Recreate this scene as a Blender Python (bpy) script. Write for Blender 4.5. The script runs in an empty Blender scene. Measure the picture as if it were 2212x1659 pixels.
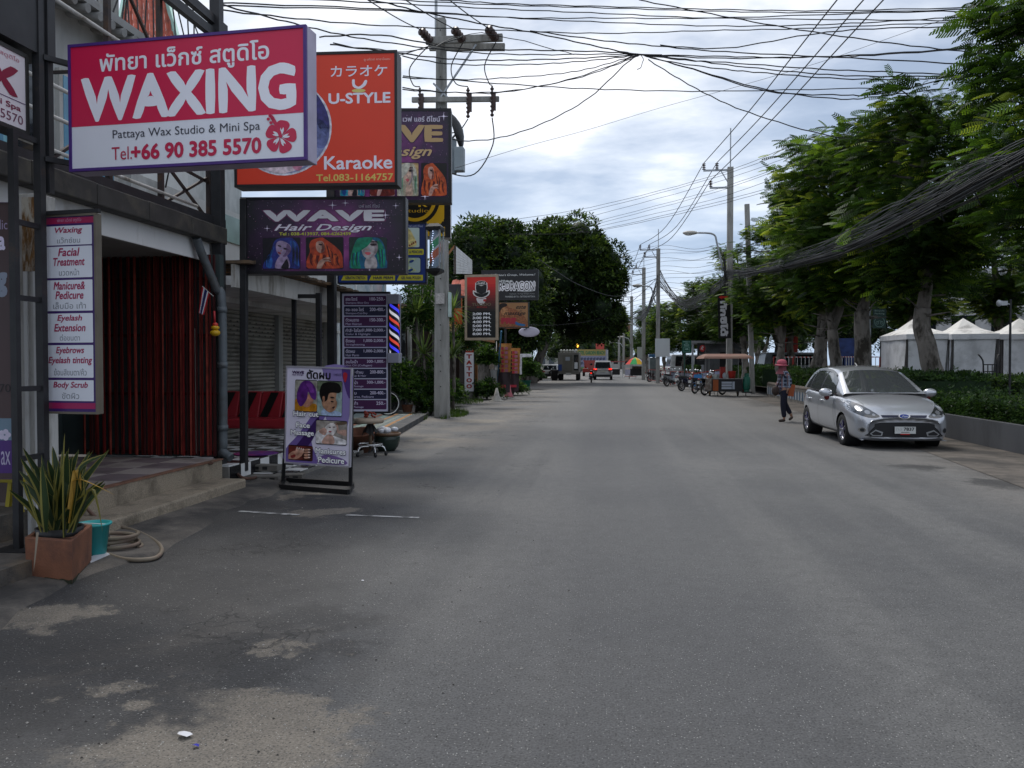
import bpy, bmesh, math, random
import numpy as np
from mathutils import Vector, Matrix, geometry
from mathutils.bvhtree import BVHTree
random.seed(7)
SC = bpy.context.scene
COL = SC.collection
D = bpy.data
R = math.radians
# ------------------------------------------------------------------ camera
F = 1789.0; CX = 1106.0; CY = 829.5; EYE = 1.55       # picture measured on a 2212 x 1659 grid
YAW = math.atan(219 / F); PIT = math.atan(43.5 / F)
cam = D.cameras.new('camera'); cam.sensor_width = 36; cam.lens = 36 * F / 2212
cam.clip_start = 0.05; cam.clip_end = 3000
camo = D.objects.new('camera', cam); COL.objects.link(camo)
camo.location = (0, 0, EYE); camo.rotation_euler = (R(90) - PIT, 0, YAW)
SC.camera = camo
# ------------------------------------------------------------------ world
SUN_EL, SUN_AZ = 58, -28          # azimuth measured from +Y (road direction), negative = left
wd = D.worlds.new('World'); SC.world = wd; wd.use_nodes = True
nt = wd.node_tree; N = nt.nodes; L = nt.links; N.clear()
def nd(t, **k):
    n = N.new(t)
    for a, b in k.items(): setattr(n, a, b)
    return n
tc = nd('ShaderNodeTexCoord'); sx = nd('ShaderNodeSeparateXYZ'); L.new(tc.outputs['Generated'], sx.inputs[0])
def mth(op, a, b=None, clamp=False):
    m = nd('ShaderNodeMath', operation=op, use_clamp=clamp)
    for i, q in enumerate((a, b)):
        if q is None: continue
        if isinstance(q, (int, float)): m.inputs[i].default_value = q
        else: L.new(q, m.inputs[i])
    return m.outputs[0]
zz = mth('ADD', mth('MAXIMUM', sx.outputs['Z'], 0.0), 0.22)
cv = nd('ShaderNodeCombineXYZ'); L.new(mth('DIVIDE', sx.outputs['X'], zz), cv.inputs[0]); L.new(mth('DIVIDE', sx.outputs['Y'], zz), cv.inputs[1])
mp = nd('ShaderNodeMapping'); L.new(cv.outputs[0], mp.inputs[0]); mp.inputs['Location'].default_value = (2.35, 0.2, 0); mp.inputs['Rotation'].default_value = (0, 0, 0.35); mp.inputs['Scale'].default_value = (0.9, 1.5, 1)
n1 = nd('ShaderNodeTexNoise'); n1.inputs['Scale'].default_value = 1.15; n1.inputs['Detail'].default_value = 7; n1.inputs['Roughness'].default_value = .52; n1.inputs['Distortion'].default_value = .25
L.new(mp.outputs[0], n1.inputs[0])
n2 = nd('ShaderNodeTexNoise'); n2.inputs['Scale'].default_value = 4.2; n2.inputs['Detail'].default_value = 6; n2.inputs['Roughness'].default_value = .6
L.new(mp.outputs[0], n2.inputs[0])
s_ = mth('ADD', mth('MULTIPLY', n1.outputs[0], 0.78), mth('MULTIPLY', n2.outputs[0], 0.22))
rp = nd('ShaderNodeValToRGB'); L.new(s_, rp.inputs[0]); e = rp.color_ramp.elements
e[0].position = .40; e[0].color = (.27, .33, .44, 1)
e[1].position = .60; e[1].color = (.84, .84, .87, 1)
for ps, cc in ((.46, (.36, .42, .53, 1)), (.505, (.49, .54, .63, 1)), (.55, (.62, .66, .73, 1))):
    q = e.new(ps); q.color = cc
# pale blue haze towards the horizon
hz = nd('ShaderNodeMapRange'); L.new(sx.outputs['Z'], hz.inputs[0]); hz.inputs[1].default_value = 0.02; hz.inputs[2].default_value = .34; hz.inputs[3].default_value = .7; hz.inputs[4].default_value = 0
mh = nd('ShaderNodeMix', data_type='RGBA'); L.new(hz.outputs[0], mh.inputs['Factor']); L.new(rp.outputs[0], mh.inputs['A']); mh.inputs['B'].default_value = (.38, .50, .67, 1)
sky = nd('ShaderNodeTexSky', sky_type='NISHITA', sun_disc=False); sky.sun_elevation = R(SUN_EL); sky.sun_rotation = R(SUN_AZ)
sc_ = nd('ShaderNodeVectorMath', operation='SCALE'); L.new(mh.outputs['Result'], sc_.inputs[0]); sc_.inputs['Scale'].default_value = 9.6
mx = nd('ShaderNodeMix', data_type='RGBA'); mx.inputs['Factor'].default_value = .93
L.new(sky.outputs[0], mx.inputs['A']); L.new(sc_.outputs[0], mx.inputs['B'])
bg = nd('ShaderNodeBackground'); bg.inputs['Strength'].default_value = .1; L.new(mx.outputs['Result'], bg.inputs[0])
wo = nd('ShaderNodeOutputWorld'); L.new(bg.outputs[0], wo.inputs[0])
# ------------------------------------------------------------------ sun behind thin cloud
sl = D.lights.new('sun', 'SUN'); sl.energy = 1.5; sl.angle = R(18); sl.color = (1, .96, .9)
so = D.objects.new('sun', sl); COL.objects.link(so)
sd = Vector((math.sin(R(SUN_AZ)) * math.cos(R(SUN_EL)), math.cos(R(SUN_AZ)) * math.cos(R(SUN_EL)), math.sin(R(SUN_EL))))
so.rotation_euler = sd.to_track_quat('Z', 'Y').to_euler(); so.location = (0, 0, 40)
vs = SC.view_settings; vs.view_transform = 'Standard'; vs.look = 'None'; vs.gamma = 1; vs.use_curve_mapping = False
vs.exposure = 0.6
SC.cycles.max_bounces = 6; SC.cycles.transparent_max_bounces = 8
SC.cycles.use_denoising = True
# ------------------------------------------------------------------ picking points in the place
def ray(px, py):
    x = (px - CX) / F; y = -(py - CY) / F
    f = math.cos(PIT) + y * math.sin(PIT); z = -math.sin(PIT) + y * math.cos(PIT)
    return x, f, z
def at(px, py, d):
    x, f, z = ray(px, py); t = d / f
    return Vector((x * t * math.cos(YAW) - d * math.sin(YAW), x * t * math.sin(YAW) + d * math.cos(YAW), EYE + z * t))
def gnd(px, py, z=0.0):
    x, f, r = ray(px, py); t = (z - EYE) / r
    return Vector((x * t * math.cos(YAW) - f * t * math.sin(YAW), x * t * math.sin(YAW) + f * t * math.cos(YAW), z))
def atX(px, py, X):
    x, f, z = ray(px, py)
    wx = x * math.cos(YAW) - f * math.sin(YAW); wy = x * math.sin(YAW) + f * math.cos(YAW); t = X / wx
    return Vector((X, wy * t, EYE + z * t))
def atY(px, py, Y):
    x, f, z = ray(px, py)
    wx = x * math.cos(YAW) - f * math.sin(YAW); wy = x * math.sin(YAW) + f * math.cos(YAW); t = Y / wy
    return Vector((wx * t, Y, EYE + z * t))
# ------------------------------------------------------------------ materials
def lin(c):
    c = c / 255.0
    return c / 12.92 if c <= .04045 else ((c + .055) / 1.055) ** 2.4
def rgb(h):
    return tuple(lin(int(h[i:i + 2], 16)) for i in (0, 2, 4))
MATS = {}
def mat(name, col, rough=.6, metal=0., var=.18, scale=3., bump=0., bscale=60., spec=.4, emit=0., dirt=None, dscale=1.5, dlo=.5, dhi=.68, stretch=None, coat=0.):
    if name in MATS: return MATS[name]
    if isinstance(col, str): col = rgb(col)
    m = D.materials.new(name); m.use_nodes = True; t = m.node_tree; n = t.nodes; l = t.links
    b = n['Principled BSDF']; b.inputs['Roughness'].default_value = rough; b.inputs['Metallic'].default_value = metal
    b.inputs['Specular IOR Level'].default_value = spec; b.inputs['Coat Weight'].default_value = coat; b.inputs['Coat Roughness'].default_value = .05
    g = n.new('ShaderNodeNewGeometry'); src = g.outputs['Position']
    if stretch:
        q = n.new('ShaderNodeMapping'); q.inputs['Scale'].default_value = stretch; l.new(src, q.inputs[0]); src = q.outputs[0]
    tx = n.new('ShaderNodeTexNoise'); tx.inputs['Scale'].default_value = scale; tx.inputs['Detail'].default_value = 5; l.new(src, tx.inputs[0])
    r = n.new('ShaderNodeMapRange'); r.inputs[1].default_value = .3; r.inputs[2].default_value = .7; r.inputs[3].default_value = 1 - var; r.inputs[4].default_value = 1 + var
    l.new(tx.outputs[0], r.inputs[0])
    v = n.new('ShaderNodeVectorMath'); v.operation = 'SCALE'; v.inputs[0].default_value = col[:3]; l.new(r.outputs[0], v.inputs['Scale'])
    out = v.outputs[0]
    if dirt is not None:
        if isinstance(dirt, str): dirt = rgb(dirt)
        d = n.new('ShaderNodeTexNoise'); d.inputs['Scale'].default_value = dscale; d.inputs['Detail'].default_value = 8; d.inputs['Roughness'].default_value = .65; l.new(src, d.inputs[0])
        dr = n.new('ShaderNodeMapRange'); dr.inputs[1].default_value = dlo; dr.inputs[2].default_value = dhi; l.new(d.outputs[0], dr.inputs[0])
        mx = n.new('ShaderNodeMix'); mx.data_type = 'RGBA'; l.new(dr.outputs[0], mx.inputs['Factor']); l.new(out, mx.inputs['A']); mx.inputs['B'].default_value = (*dirt, 1)
        out = mx.outputs['Result']
    l.new(out, b.inputs['Base Color'])
    if emit: l.new(out, b.inputs['Emission Color']); b.inputs['Emission Strength'].default_value = emit
    if bump:
        bn = n.new('ShaderNodeTexNoise'); bn.inputs['Scale'].default_value = bscale; bn.inputs['Detail'].default_value = 4; l.new(src, bn.inputs[0])
        bp = n.new('ShaderNodeBump'); bp.inputs['Strength'].default_value = bump; bp.inputs['Distance'].default_value = .02
        l.new(bn.outputs[0], bp.inputs['Height']); l.new(bp.outputs[0], b.inputs['Normal'])
    MATS[name] = m
    return m
def ink(h, rough=.42):
    return mat('print_' + h, h, rough=rough, var=.05, scale=1.2, spec=.45)
def leafmat(name, col, tr=.45):
    if name in MATS: return MATS[name]
    if isinstance(col, str): col = rgb(col)
    m = D.materials.new(name); m.use_nodes = True; n = m.node_tree.nodes; l = m.node_tree.links
    b = n['Principled BSDF']; b.inputs['Base Color'].default_value = (*col, 1); b.inputs['Roughness'].default_value = .5; b.inputs['Specular IOR Level'].default_value = .25
    tl = n.new('ShaderNodeBsdfTranslucent'); tl.inputs[0].default_value = (col[0] * 1.5, col[1] * 1.45, col[2] * .7, 1)
    g = n.new('ShaderNodeNewGeometry'); tx = n.new('ShaderNodeTexNoise'); tx.inputs['Scale'].default_value = 1.1; tx.inputs['Detail'].default_value = 3; l.new(g.outputs['Position'], tx.inputs[0])
    r = n.new('ShaderNodeMapRange'); r.inputs[1].default_value = .3; r.inputs[2].default_value = .7; r.inputs[3].default_value = .55; r.inputs[4].default_value = 1.45; l.new(tx.outputs[0], r.inputs[0])
    for nm, sk in ((b, b.inputs['Base Color']), (tl, tl.inputs[0])):
        v = n.new('ShaderNodeVectorMath'); v.operation = 'SCALE'; v.inputs[0].default_value = sk.default_value[:3]; l.new(r.outputs[0], v.inputs['Scale']); l.new(v.outputs[0], sk)
    mx = n.new('ShaderNodeMixShader'); mx.inputs[0].default_value = tr
    l.new(b.outputs[0], mx.inputs[1]); l.new(tl.outputs[0], mx.inputs[2]); l.new(mx.outputs[0], n['Material Output'].inputs[0])
    MATS[name] = m
    return m
# ------------------------------------------------------------------ mesh builder
W = {}
def tag(o, label=None, cat=None, group=None, kind=None):
    if label: o['label'] = label
    if cat: o['category'] = cat
    if group: o['group'] = group
    if kind: o['kind'] = kind
    return o
def thing(name, label, cat, loc=(0, 0, 0), rz=0., group=None, rot=None):
    o = D.objects.new(name, None); COL.objects.link(o); o.empty_display_size = .1
    o.location = loc; o.rotation_euler = rot if rot else (0, 0, rz)
    W[o] = Matrix.Translation(Vector(loc)) @ (Matrix.Rotation(rz, 4, 'Z') if not rot else o.rotation_euler.to_matrix().to_4x4())
    return tag(o, label, cat, group)
def finish(o, parent):
    COL.objects.link(o)
    if parent is not None: o.parent = parent; W[o] = W[parent]
    else: W[o] = Matrix()
class MB:
    def __init__(s): s.v = []; s.f = []; s.m = []; s.s = []
    def add(s, vs, fs, mi=0, sm=False):
        b = len(s.v); s.v += [tuple(p) for p in vs]
        for f in fs: s.f.append([i + b for i in f]); s.m.append(mi); s.s.append(sm)
        return s
    def box(s, c, d, rz=0., mi=0, rot=None):
        x, y, z = (q / 2 for q in d); M = rot if rot is not None else Matrix.Rotation(rz, 3, 'Z'); c = Vector(c)
        P = [c + M @ Vector((a * x, b * y, e * z)) for e in (-1, 1) for a, b in ((-1, -1), (1, -1), (1, 1), (-1, 1))]
        return s.add(P, [(0, 3, 2, 1), (4, 5, 6, 7), (0, 1, 5, 4), (1, 2, 6, 5), (2, 3, 7, 6), (3, 0, 4, 7)], mi)
    def bb(s, a, b, mi=0):
        a = Vector(a); b = Vector(b); return s.box((a + b) / 2, [abs(q) for q in (b - a)], mi=mi)
    def bar(s, p, q, w, h=None, mi=0, up=(0, 0, 1)):
        p = Vector(p); q = Vector(q); h = h or w; dz = (q - p); ln = dz.length
        if ln < 1e-6: return s
        dz.normalize(); u = Vector(up)
        if abs(dz.dot(u)) > .98: u = Vector((0, 1, 0))
        x = dz.cross(u).normalized(); y = x.cross(dz)
        P = [b + x * a * w / 2 + y * e * h / 2 for b in (p, q) for a, e in ((-1, -1), (1, -1), (1, 1), (-1, 1))]
        return s.add(P, [(0, 3, 2, 1), (4, 5, 6, 7), (0, 1, 5, 4), (1, 2, 6, 5), (2, 3, 7, 6), (3, 0, 4, 7)], mi)
    def tube(s, pts, r, n=6, mi=0, sm=True, cap=True, closed=False):
        pts = [Vector(p) for p in pts]; k = len(pts)
        if not hasattr(r, '__len__'): r = [r] * k
        ref = None; V = []
        for i, p in enumerate(pts):
            a = pts[i - 1] if (i or closed) else p; b = pts[(i + 1) % k] if (i < k - 1 or closed) else p
            t = (b - a)
            t = t.normalized() if t.length > 1e-9 else Vector((0, 0, 1))
            if ref is None: ref = t.orthogonal().normalized()
            ref = (ref - t * ref.dot(t))
            ref = ref.normalized() if ref.length > 1e-6 else t.orthogonal().normalized()
            bi = t.cross(ref)
            for j in range(n):
                an = 2 * math.pi * j / n; V.append(p + (ref * math.cos(an) + bi * math.sin(an)) * r[i])
        Fc = []
        for i in range(k if closed else k - 1):
            for j in range(n):
                a = i * n + j; b = i * n + (j + 1) % n; c = ((i + 1) % k) * n + (j + 1) % n; d = ((i + 1) % k) * n + j
                Fc.append((a, b, c, d))
        s.add(V, Fc, mi, sm)
        if cap and not closed:
            b0 = len(s.v) - len(V)
            s.f.append([b0 + j for j in range(n)][::-1]); s.m.append(mi); s.s.append(False)
            s.f.append([b0 + (k - 1) * n + j for j in range(n)]); s.m.append(mi); s.s.append(False)
        return s
    def lathe(s, prof, c=(0, 0, 0), n=16, mi=0, sm=True, M=None, cap=True):
        c = Vector(c); V = []
        for r, z in prof:
            for j in range(n):
                a = 2 * math.pi * j / n; p = Vector((r * math.cos(a), r * math.sin(a), z))
                V.append(c + (M @ p if M is not None else p))
        Fc = [(i * n + j, i * n + (j + 1) % n, (i + 1) * n + (j + 1) % n, (i + 1) * n + j) for i in range(len(prof) - 1) for j in range(n)]
        s.add(V, Fc, mi, sm); b0 = len(s.v) - len(V); k = len(prof)
        if not cap or prof[0] == prof[-1]: return s
        if prof[0][0] > 1e-4: s.f.append([b0 + j for j in range(n)][::-1]); s.m.append(mi); s.s.append(False)
        if prof[-1][0] > 1e-4: s.f.append([b0 + (k - 1) * n + j for j in range(n)]); s.m.append(mi); s.s.append(False)
        return s
    def prism(s, poly, o, ex, ey, ez, mi=0):
        """polygon (a,b) in the plane o + a*ex + b*ey, extruded by ez"""
        o = Vector(o); ex = Vector(ex); ey = Vector(ey); ez = Vector(ez); n = len(poly)
        P = [o + ex * a + ey * b for a, b in poly]; Q = [p + ez for p in P]
        return s.add(P + Q, [list(range(n))[::-1], list(range(n, 2 * n))] + [(i, (i + 1) % n, n + (i + 1) % n, n + i) for i in range(n)], mi)
    def ell(s, c, r, nu=12, nv=8, mi=0, M=None):
        c = Vector(c); r = r if hasattr(r, '__len__') else (r, r, r); V = []
        for i in range(nv + 1):
            th = math.pi * i / nv
            for j in range(nu):
                a = 2 * math.pi * j / nu; p = Vector((r[0] * math.sin(th) * math.cos(a), r[1] * math.sin(th) * math.sin(a), -r[2] * math.cos(th)))
                V.append(c + (M @ p if M is not None else p))
        return s.add(V, [(i * nu + j, i * nu + (j + 1) % nu, (i + 1) * nu + (j + 1) % nu, (i + 1) * nu + j) for i in range(nv) for j in range(nu)], mi, True)
    def build(s, name, mats, parent=None, bevel=0., sub=0, smooth=None, **tg):
        if not isinstance(mats, (list, tuple)): mats = [mats]
        me = D.meshes.new(name); V = s.v
        if parent is not None and parent in W and W[parent] != Matrix():
            M = W[parent].inverted(); V = [M @ Vector(p) for p in V]
        me.from_pydata([tuple(p) for p in V], [], s.f)
        for m in mats: me.materials.append(m)
        me.polygons.foreach_set('material_index', s.m)
        me.polygons.foreach_set('use_smooth', [True] * len(s.f) if smooth else s.s)
        me.update()
        o = D.objects.new(name, me); finish(o, parent)
        if bevel:
            b = o.modifiers.new('b', 'BEVEL'); b.width = bevel; b.segments = 2; b.limit_method = 'ANGLE'; b.angle_limit = R(40)
        if sub:
            b = o.modifiers.new('s', 'SUBSURF'); b.levels = b.render_levels = sub
        if tg: tag(o, tg.get('label'), tg.get('cat'), tg.get('group'), tg.get('kind'))
        return o
def copy_tree(o, parent=None, swap=None):
    c = o.copy(); COL.objects.link(c); c.parent = parent
    if swap and c.type == 'MESH':
        for i, sl_ in enumerate(c.material_slots):
            if sl_.material and sl_.material.name in swap:
                nm = sl_.material.name; sl_.link = 'OBJECT'; sl_.material = swap[nm]
    for ch in list(o.children): copy_tree(ch, c, swap)
    return c
def dup(root, loc, rz=0., label=None, scale=None, swap=None, group=None):
    c = copy_tree(root, None, swap); c.location = loc; c.rotation_euler = (0, 0, rz)
    if scale is not None: c.scale = scale if hasattr(scale, '__len__') else (scale,) * 3
    if label: c['label'] = label
    if group: c['group'] = group
    return c
def np_mesh(name, V, Fq, mats, mi, parent=None, **tg):
    me = D.meshes.new(name); V = np.asarray(V, np.float32); Fq = np.asarray(Fq, np.int32); k = Fq.shape[1]; m = len(Fq)
    if parent is not None and parent in W and W[parent] != Matrix():
        M = np.array(W[parent].inverted()); V = V @ M[:3, :3].T + M[:3, 3]
    me.vertices.add(len(V)); me.vertices.foreach_set('co', V.astype(np.float32).ravel())
    me.loops.add(m * k); me.loops.foreach_set('vertex_index', Fq.ravel())
    me.polygons.add(m); me.polygons.foreach_set('loop_start', np.arange(m, dtype=np.int32) * k)
    for q in mats: me.materials.append(q)
    me.polygons.foreach_set('material_index', np.asarray(mi, np.int32))
    me.update(calc_edges=True); me.validate()
    o = D.objects.new(name, me); finish(o, parent)
    if tg: tag(o, tg.get('label'), tg.get('cat'), tg.get('group'), tg.get('kind'))
    return o
def crom(pts, k=6, closed=False):
    P = [Vector(p) for p in pts]; n = len(P); out = []
    for i in range(n if closed else n - 1):
        if closed: a, b, c, d = P[i - 1], P[i], P[(i + 1) % n], P[(i + 2) % n]
        else: a, b, c, d = P[max(i - 1, 0)], P[i], P[i + 1], P[min(i + 2, n - 1)]
        for j in range(k):
            t = j / k
            out.append(.5 * ((2 * b) + (c - a) * t + (2 * a - 5 * b + 4 * c - d) * t * t + (3 * b - a - 3 * c + d) * t ** 3))
    if not closed: out.append(P[-1])
    return out
# ------------------------------------------------------------------ lettering
TXT = {}
def glyphs(s):
    if s in TXT: return TXT[s]
    cu = D.curves.new('lettering', 'FONT'); cu.body = s; ob = D.objects.new('lettering', cu); COL.objects.link(ob)
    dg = bpy.context.evaluated_depsgraph_get(); c2 = ob.to_curve(dg)
    polys = []
    for sp in c2.splines:
        pts = []
        if sp.type == 'BEZIER':
            bp = sp.bezier_points; n = len(bp)
            for i in range(n):
                a = bp[i]; b = bp[(i + 1) % n]
                straight = (a.handle_right - a.co).length < 1e-4 and (b.handle_left - b.co).length < 1e-4
                q = geometry.interpolate_bezier(a.co, a.handle_right, b.handle_left, b.co, 2 if straight else 4)[:-1]
                pts += [(p[0], p[1]) for p in q]
        else: pts = [(p.co[0], p.co[1]) for p in sp.points]
        if len(pts) > 2: polys.append(np.array(pts))
    ob.to_curve_clear(); D.objects.remove(ob); D.curves.remove(cu)
    TXT[s] = polys
    return polys
TRI = {}
def letter_tris(s, bold=0.):
    """triangles of a string in font units, outlines pushed out by bold"""
    key = (s, bold)
    if key in TRI: return TRI[key]
    polys = glyphs(s); out = []
    areas = [.5 * np.sum(p[:, 0] * np.roll(p[:, 1], -1) - np.roll(p[:, 0], -1) * p[:, 1]) for p in polys]
    sg = 1 if areas[int(np.argmax(np.abs(areas)))] > 0 else -1
    for p in polys:
        keep = np.linalg.norm(p - np.roll(p, 1, 0), axis=1) > 1e-5; p = p[keep]
        if len(p) < 3: continue
        if bold:
            a = p - np.roll(p, 1, 0); b = np.roll(p, -1, 0) - p
            a /= np.linalg.norm(a, axis=1)[:, None] + 1e-9; b /= np.linalg.norm(b, axis=1)[:, None] + 1e-9
            na = np.stack([a[:, 1], -a[:, 0]], 1); nb = np.stack([b[:, 1], -b[:, 0]], 1); n = na + nb
            l = np.linalg.norm(n, axis=1)[:, None]; n = n / np.maximum(l, .6)
            p = p + n * sg * bold * 1.0 / np.maximum(.6, 1)
        out.append(p)
    Vv = []; E_ = []; seg = []
    for p in out:
        b0 = len(Vv); n = len(p)
        Vv += [Vector(q) for q in p]; E_ += [(b0 + i, b0 + (i + 1) % n) for i in range(n)]
        seg.append(np.hstack([p, np.roll(p, -1, 0)]))
    r = geometry.delaunay_2d_cdt(Vv, E_, [], 0, 1e-6)
    V2 = np.array([tuple(v) for v in r[0]]); T = np.array([f for f in r[2] if len(f) == 3]); S = np.vstack(seg)
    c = V2[T].mean(1); x, y = c[:, 0:1], c[:, 1:2]; x1, y1, x2, y2 = S.T
    up = (y1 <= y) & (y2 > y); dn = (y1 > y) & (y2 <= y)
    cr = (x2 - x1) * (y - y1) - (x - x1) * (y2 - y1)
    w = (up & (cr > 0)).sum(1) - (dn & (cr < 0)).sum(1)
    T = T[w != 0]
    TRI[key] = (V2, T)
    return TRI[key]
# ------------------------------------------------------------------ sign boards
class Sign:
    """A board between bottom corners A and B (left and right as read), height h. Print uses u,v in 0..1, v down from the top."""
    def __init__(s, name, label, cat, A, B, h, thick=.15, fw=.03, frame='202022', face='ffffff', side=None, group=None, roll=0., facemat=None, box=True, parent=None, framemat=None):
        A = Vector(A); B = Vector(B); dd = B - A; dd.z = 0; s.w = dd.length; s.h = h; rz = math.atan2(dd.y, dd.x)
        rm = Matrix.Rotation(rz, 3, 'Z') @ Matrix.Rotation(roll, 3, 'Y')
        s.root = thing(name, label, cat, A, group=group, rot=rm.to_euler()); s.M = W[s.root]; s.fw = fw
        fm = framemat or mat('frame_' + frame, frame, rough=.45, var=.12, scale=5, spec=.4)
        sm_ = mat('frame_' + (side or frame), side or frame, rough=.45, var=.15, scale=4, spec=.4)
        if box:
            b = MB(); s.raw(b, 0, 0, s.w, h, .006, thick); b.build('box', [sm_], s.root, bevel=.006)
        b = MB(); f = fw
        for (x0, z0, x1, z1) in ((0, 0, s.w, f), (0, h - f, s.w, h), (0, f, f, h - f), (s.w - f, f, s.w, h - f)): s.raw(b, x0, z0, x1, z1, -.014, .012)
        b.build('frame', [fm], s.root)
        b = MB(); s.raw(b, f, f, s.w - f, h - f, -.004, .005); b.build('panel', [facemat or ink(face)], s.root)
        s.g = {}
    def pt(s, x, y, z): return s.M @ Vector((x, y, z))
    def raw(s, b, x0, z0, x1, z1, y0, y1, mi=0):
        P = [s.pt(x, y, z) for z in (z0, z1) for x, y in ((x0, y0), (x1, y0), (x1, y1), (x0, y1))]
        b.add(P, [(0, 3, 2, 1), (4, 5, 6, 7), (0, 1, 5, 4), (1, 2, 6, 5), (2, 3, 7, 6), (3, 0, 4, 7)], mi)
    def lay(s, grp, col):
        g = s.g.setdefault(grp, ([], [], [], [])) 
        k = col if not isinstance(col, str) else (mat('photo_' + col, col, rough=.4, var=.42, scale=17) if grp == 'picture' else ink(col))
        if k not in g[3]: g[3].append(k)
        return g, g[3].index(k)
    def tris(s, P, T, col, layer, grp):
        g, mi = s.lay(grp, col); y = -.004 - .0016 * layer; b0 = len(g[0])
        g[0].extend([(s.fw + u * (s.w - 2 * s.fw), y, s.h - s.fw - v * (s.h - 2 * s.fw)) for u, v in P])
        g[1].extend([[i + b0 for i in t] for t in T]); g[2].extend([mi] * len(T))
    def rect(s, u0, v0, u1, v1, col, layer=1, grp='print'):
        s.tris([(u0, v1), (u1, v1), (u1, v0), (u0, v0)], [(0, 1, 2, 3)], col, layer, grp)
    def rrect(s, u0, v0, u1, v1, col, layer=1, r=.02, grp='print'):
        W_, H_ = s.w - 2 * s.fw, s.h - 2 * s.fw; rx = r / W_; ry = r / H_; P = []
        for cx, cy, a0 in ((u1 - rx, v0 + ry, -90), (u1 - rx, v1 - ry, 0), (u0 + rx, v1 - ry, 90), (u0 + rx, v0 + ry, 180)):
            for k in range(4): a = R(a0 + k * 30); P.append((cx + rx * math.cos(a), cy + ry * math.sin(a)))
        s.poly(P, col, layer, grp)
    def poly(s, P, col, layer=1, grp='print', smooth=0):
        if smooth: P = [(p[0], p[1]) for p in crom([(a, b, 0) for a, b in P], smooth, True)]
        T = geometry.tessellate_polygon([[Vector((a, b, 0)) for a, b in P]])
        T = [t if (P[t[1]][0] - P[t[0]][0]) * (P[t[2]][1] - P[t[0]][1]) - (P[t[2]][0] - P[t[0]][0]) * (P[t[1]][1] - P[t[0]][1]) < 0 else t[::-1] for t in T]
        s.tris(P, T, col, layer, grp)
    def ell(s, u, v, ru, rv, col, layer=1, grp='print', n=20, rot=0.):
        c, q = math.cos(rot), math.sin(rot); W_, H_ = s.w, s.h; P = []
        for k in range(n):
            a = 2 * math.pi * k / n; x = ru * W_ * math.cos(a); y = rv * H_ * math.sin(a); P.append((u + (x * c - y * q) / W_, v + (x * q + y * c) / H_))
        s.poly(P, col, layer, grp)
    def text(s, t, u0, v0, u1, v1, col, layer=2, bold=0., shear=0., grp='lettering', rot=0, fit=True, align='l', arc=0.):
        V2, T = letter_tris(t, bold); P = V2.copy()
        if shear: P[:, 0] += P[:, 1] * shear
        if rot: 
            c, q = math.cos(R(rot)), math.sin(R(rot)); P = np.stack([P[:, 0] * c - P[:, 1] * q, P[:, 0] * q + P[:, 1] * c], 1)
        lo, hi = P.min(0), P.max(0); Q = (P - lo) / (hi - lo)
        if fit: U = u0 + Q[:, 0] * (u1 - u0)
        else:
            ratio = (hi[0] - lo[0]) / (hi[1] - lo[1]) * (v1 - v0) * (s.h - 2 * s.fw) / (s.w - 2 * s.fw)
            a0 = u0 if align == 'l' else (u1 - ratio if align == 'r' else (u0 + u1 - ratio) / 2)
            U = a0 + Q[:, 0] * ratio
        Vv = v1 - Q[:, 1] * (v1 - v0)
        if arc: Vv = Vv + arc * (U - (u0 + u1) / 2) ** 2
        s.tris(list(zip(U, Vv)), T.tolist(), col, layer, grp)
    def star(s, u, v, r, col='e8d8f0', layer=3):
        q = r * s.w / s.h
        s.poly([(u - r, v), (u - r * .08, v - q * .08), (u, v - q), (u + r * .08, v - q * .08), (u + r, v), (u + r * .08, v + q * .08), (u, v + q), (u - r * .08, v + q * .08)], col, layer)
    def portrait(s, u0, v0, u1, v1, bgc, hair, hair2, skin, style=0, L0=2, fr='3a1440'):
        w_, h_ = u1 - u0, v1 - v0; X = lambda a: u0 + a * w_; Y = lambda b: v0 + b * h_; G = 'picture'
        if fr: s.rrect(u0 - .004, v0 - .008, u1 + .004, v1 + .008, fr, L0, .02, G)
        s.rrect(u0, v0, u1, v1, bgc, L0 + 1, .015, G)
        pl = lambda pts, c, l, k=4: s.poly([(X(min(max(a, .0), 1.)), Y(min(max(b, .0), 1.))) for a, b in [(q[0], q[1]) for q in crom([(a, b, 0) for a, b in pts], k, True)]], c, L0 + l, G)
        if style == 0:      # three quarter face, long hair
            pl([(.32, .12), (.5, .01), (.8, .02), (.97, .3), (.96, .6), (.98, .99), (.7, .97), (.3, .99), (.02, .99), (.08, .7), (.22, .45)], hair, 2)
            pl([(.74, .1), (.9, .2), (.93, .55), (.97, .9), (.84, .8), (.78, .5)], hair2, 3)
            pl([(.1, .9), (.2, .6), (.27, .75), (.22, .98)], hair2, 3)
            for k in range(6): pl([(.76 + .035 * k, .08 + .05 * k), (.775 + .035 * k, .1 + .05 * k), (.80 + .03 * k, .6), (.74 + .04 * k, .96), (.77 + .03 * k, .6)], (hair, '10182c', bgc)[k % 3], 4, 3); pl([(.30 - .03 * k, .3 + .06 * k), (.315 - .03 * k, .32 + .06 * k), (.2 - .02 * k, .75), (.22 - .03 * k, .97), (.18 - .02 * k, .7)], (hair2, '10182c')[k % 2], 4, 3)
            pl([(.34, .98), (.44, .62), (.66, .6), (.72, .98)], skin, 4)
            pl([(.37, .2), (.5, .1), (.72, .22), (.76, .42), (.62, .62), (.48, .6), (.38, .45)], skin, 5)
            pl([(.66, .2), (.74, .28), (.76, .42), (.64, .6), (.54, .6), (.62, .48)], '6c5478' if bgc == '14101c' else 'a07c78', 6, 3)
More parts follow.
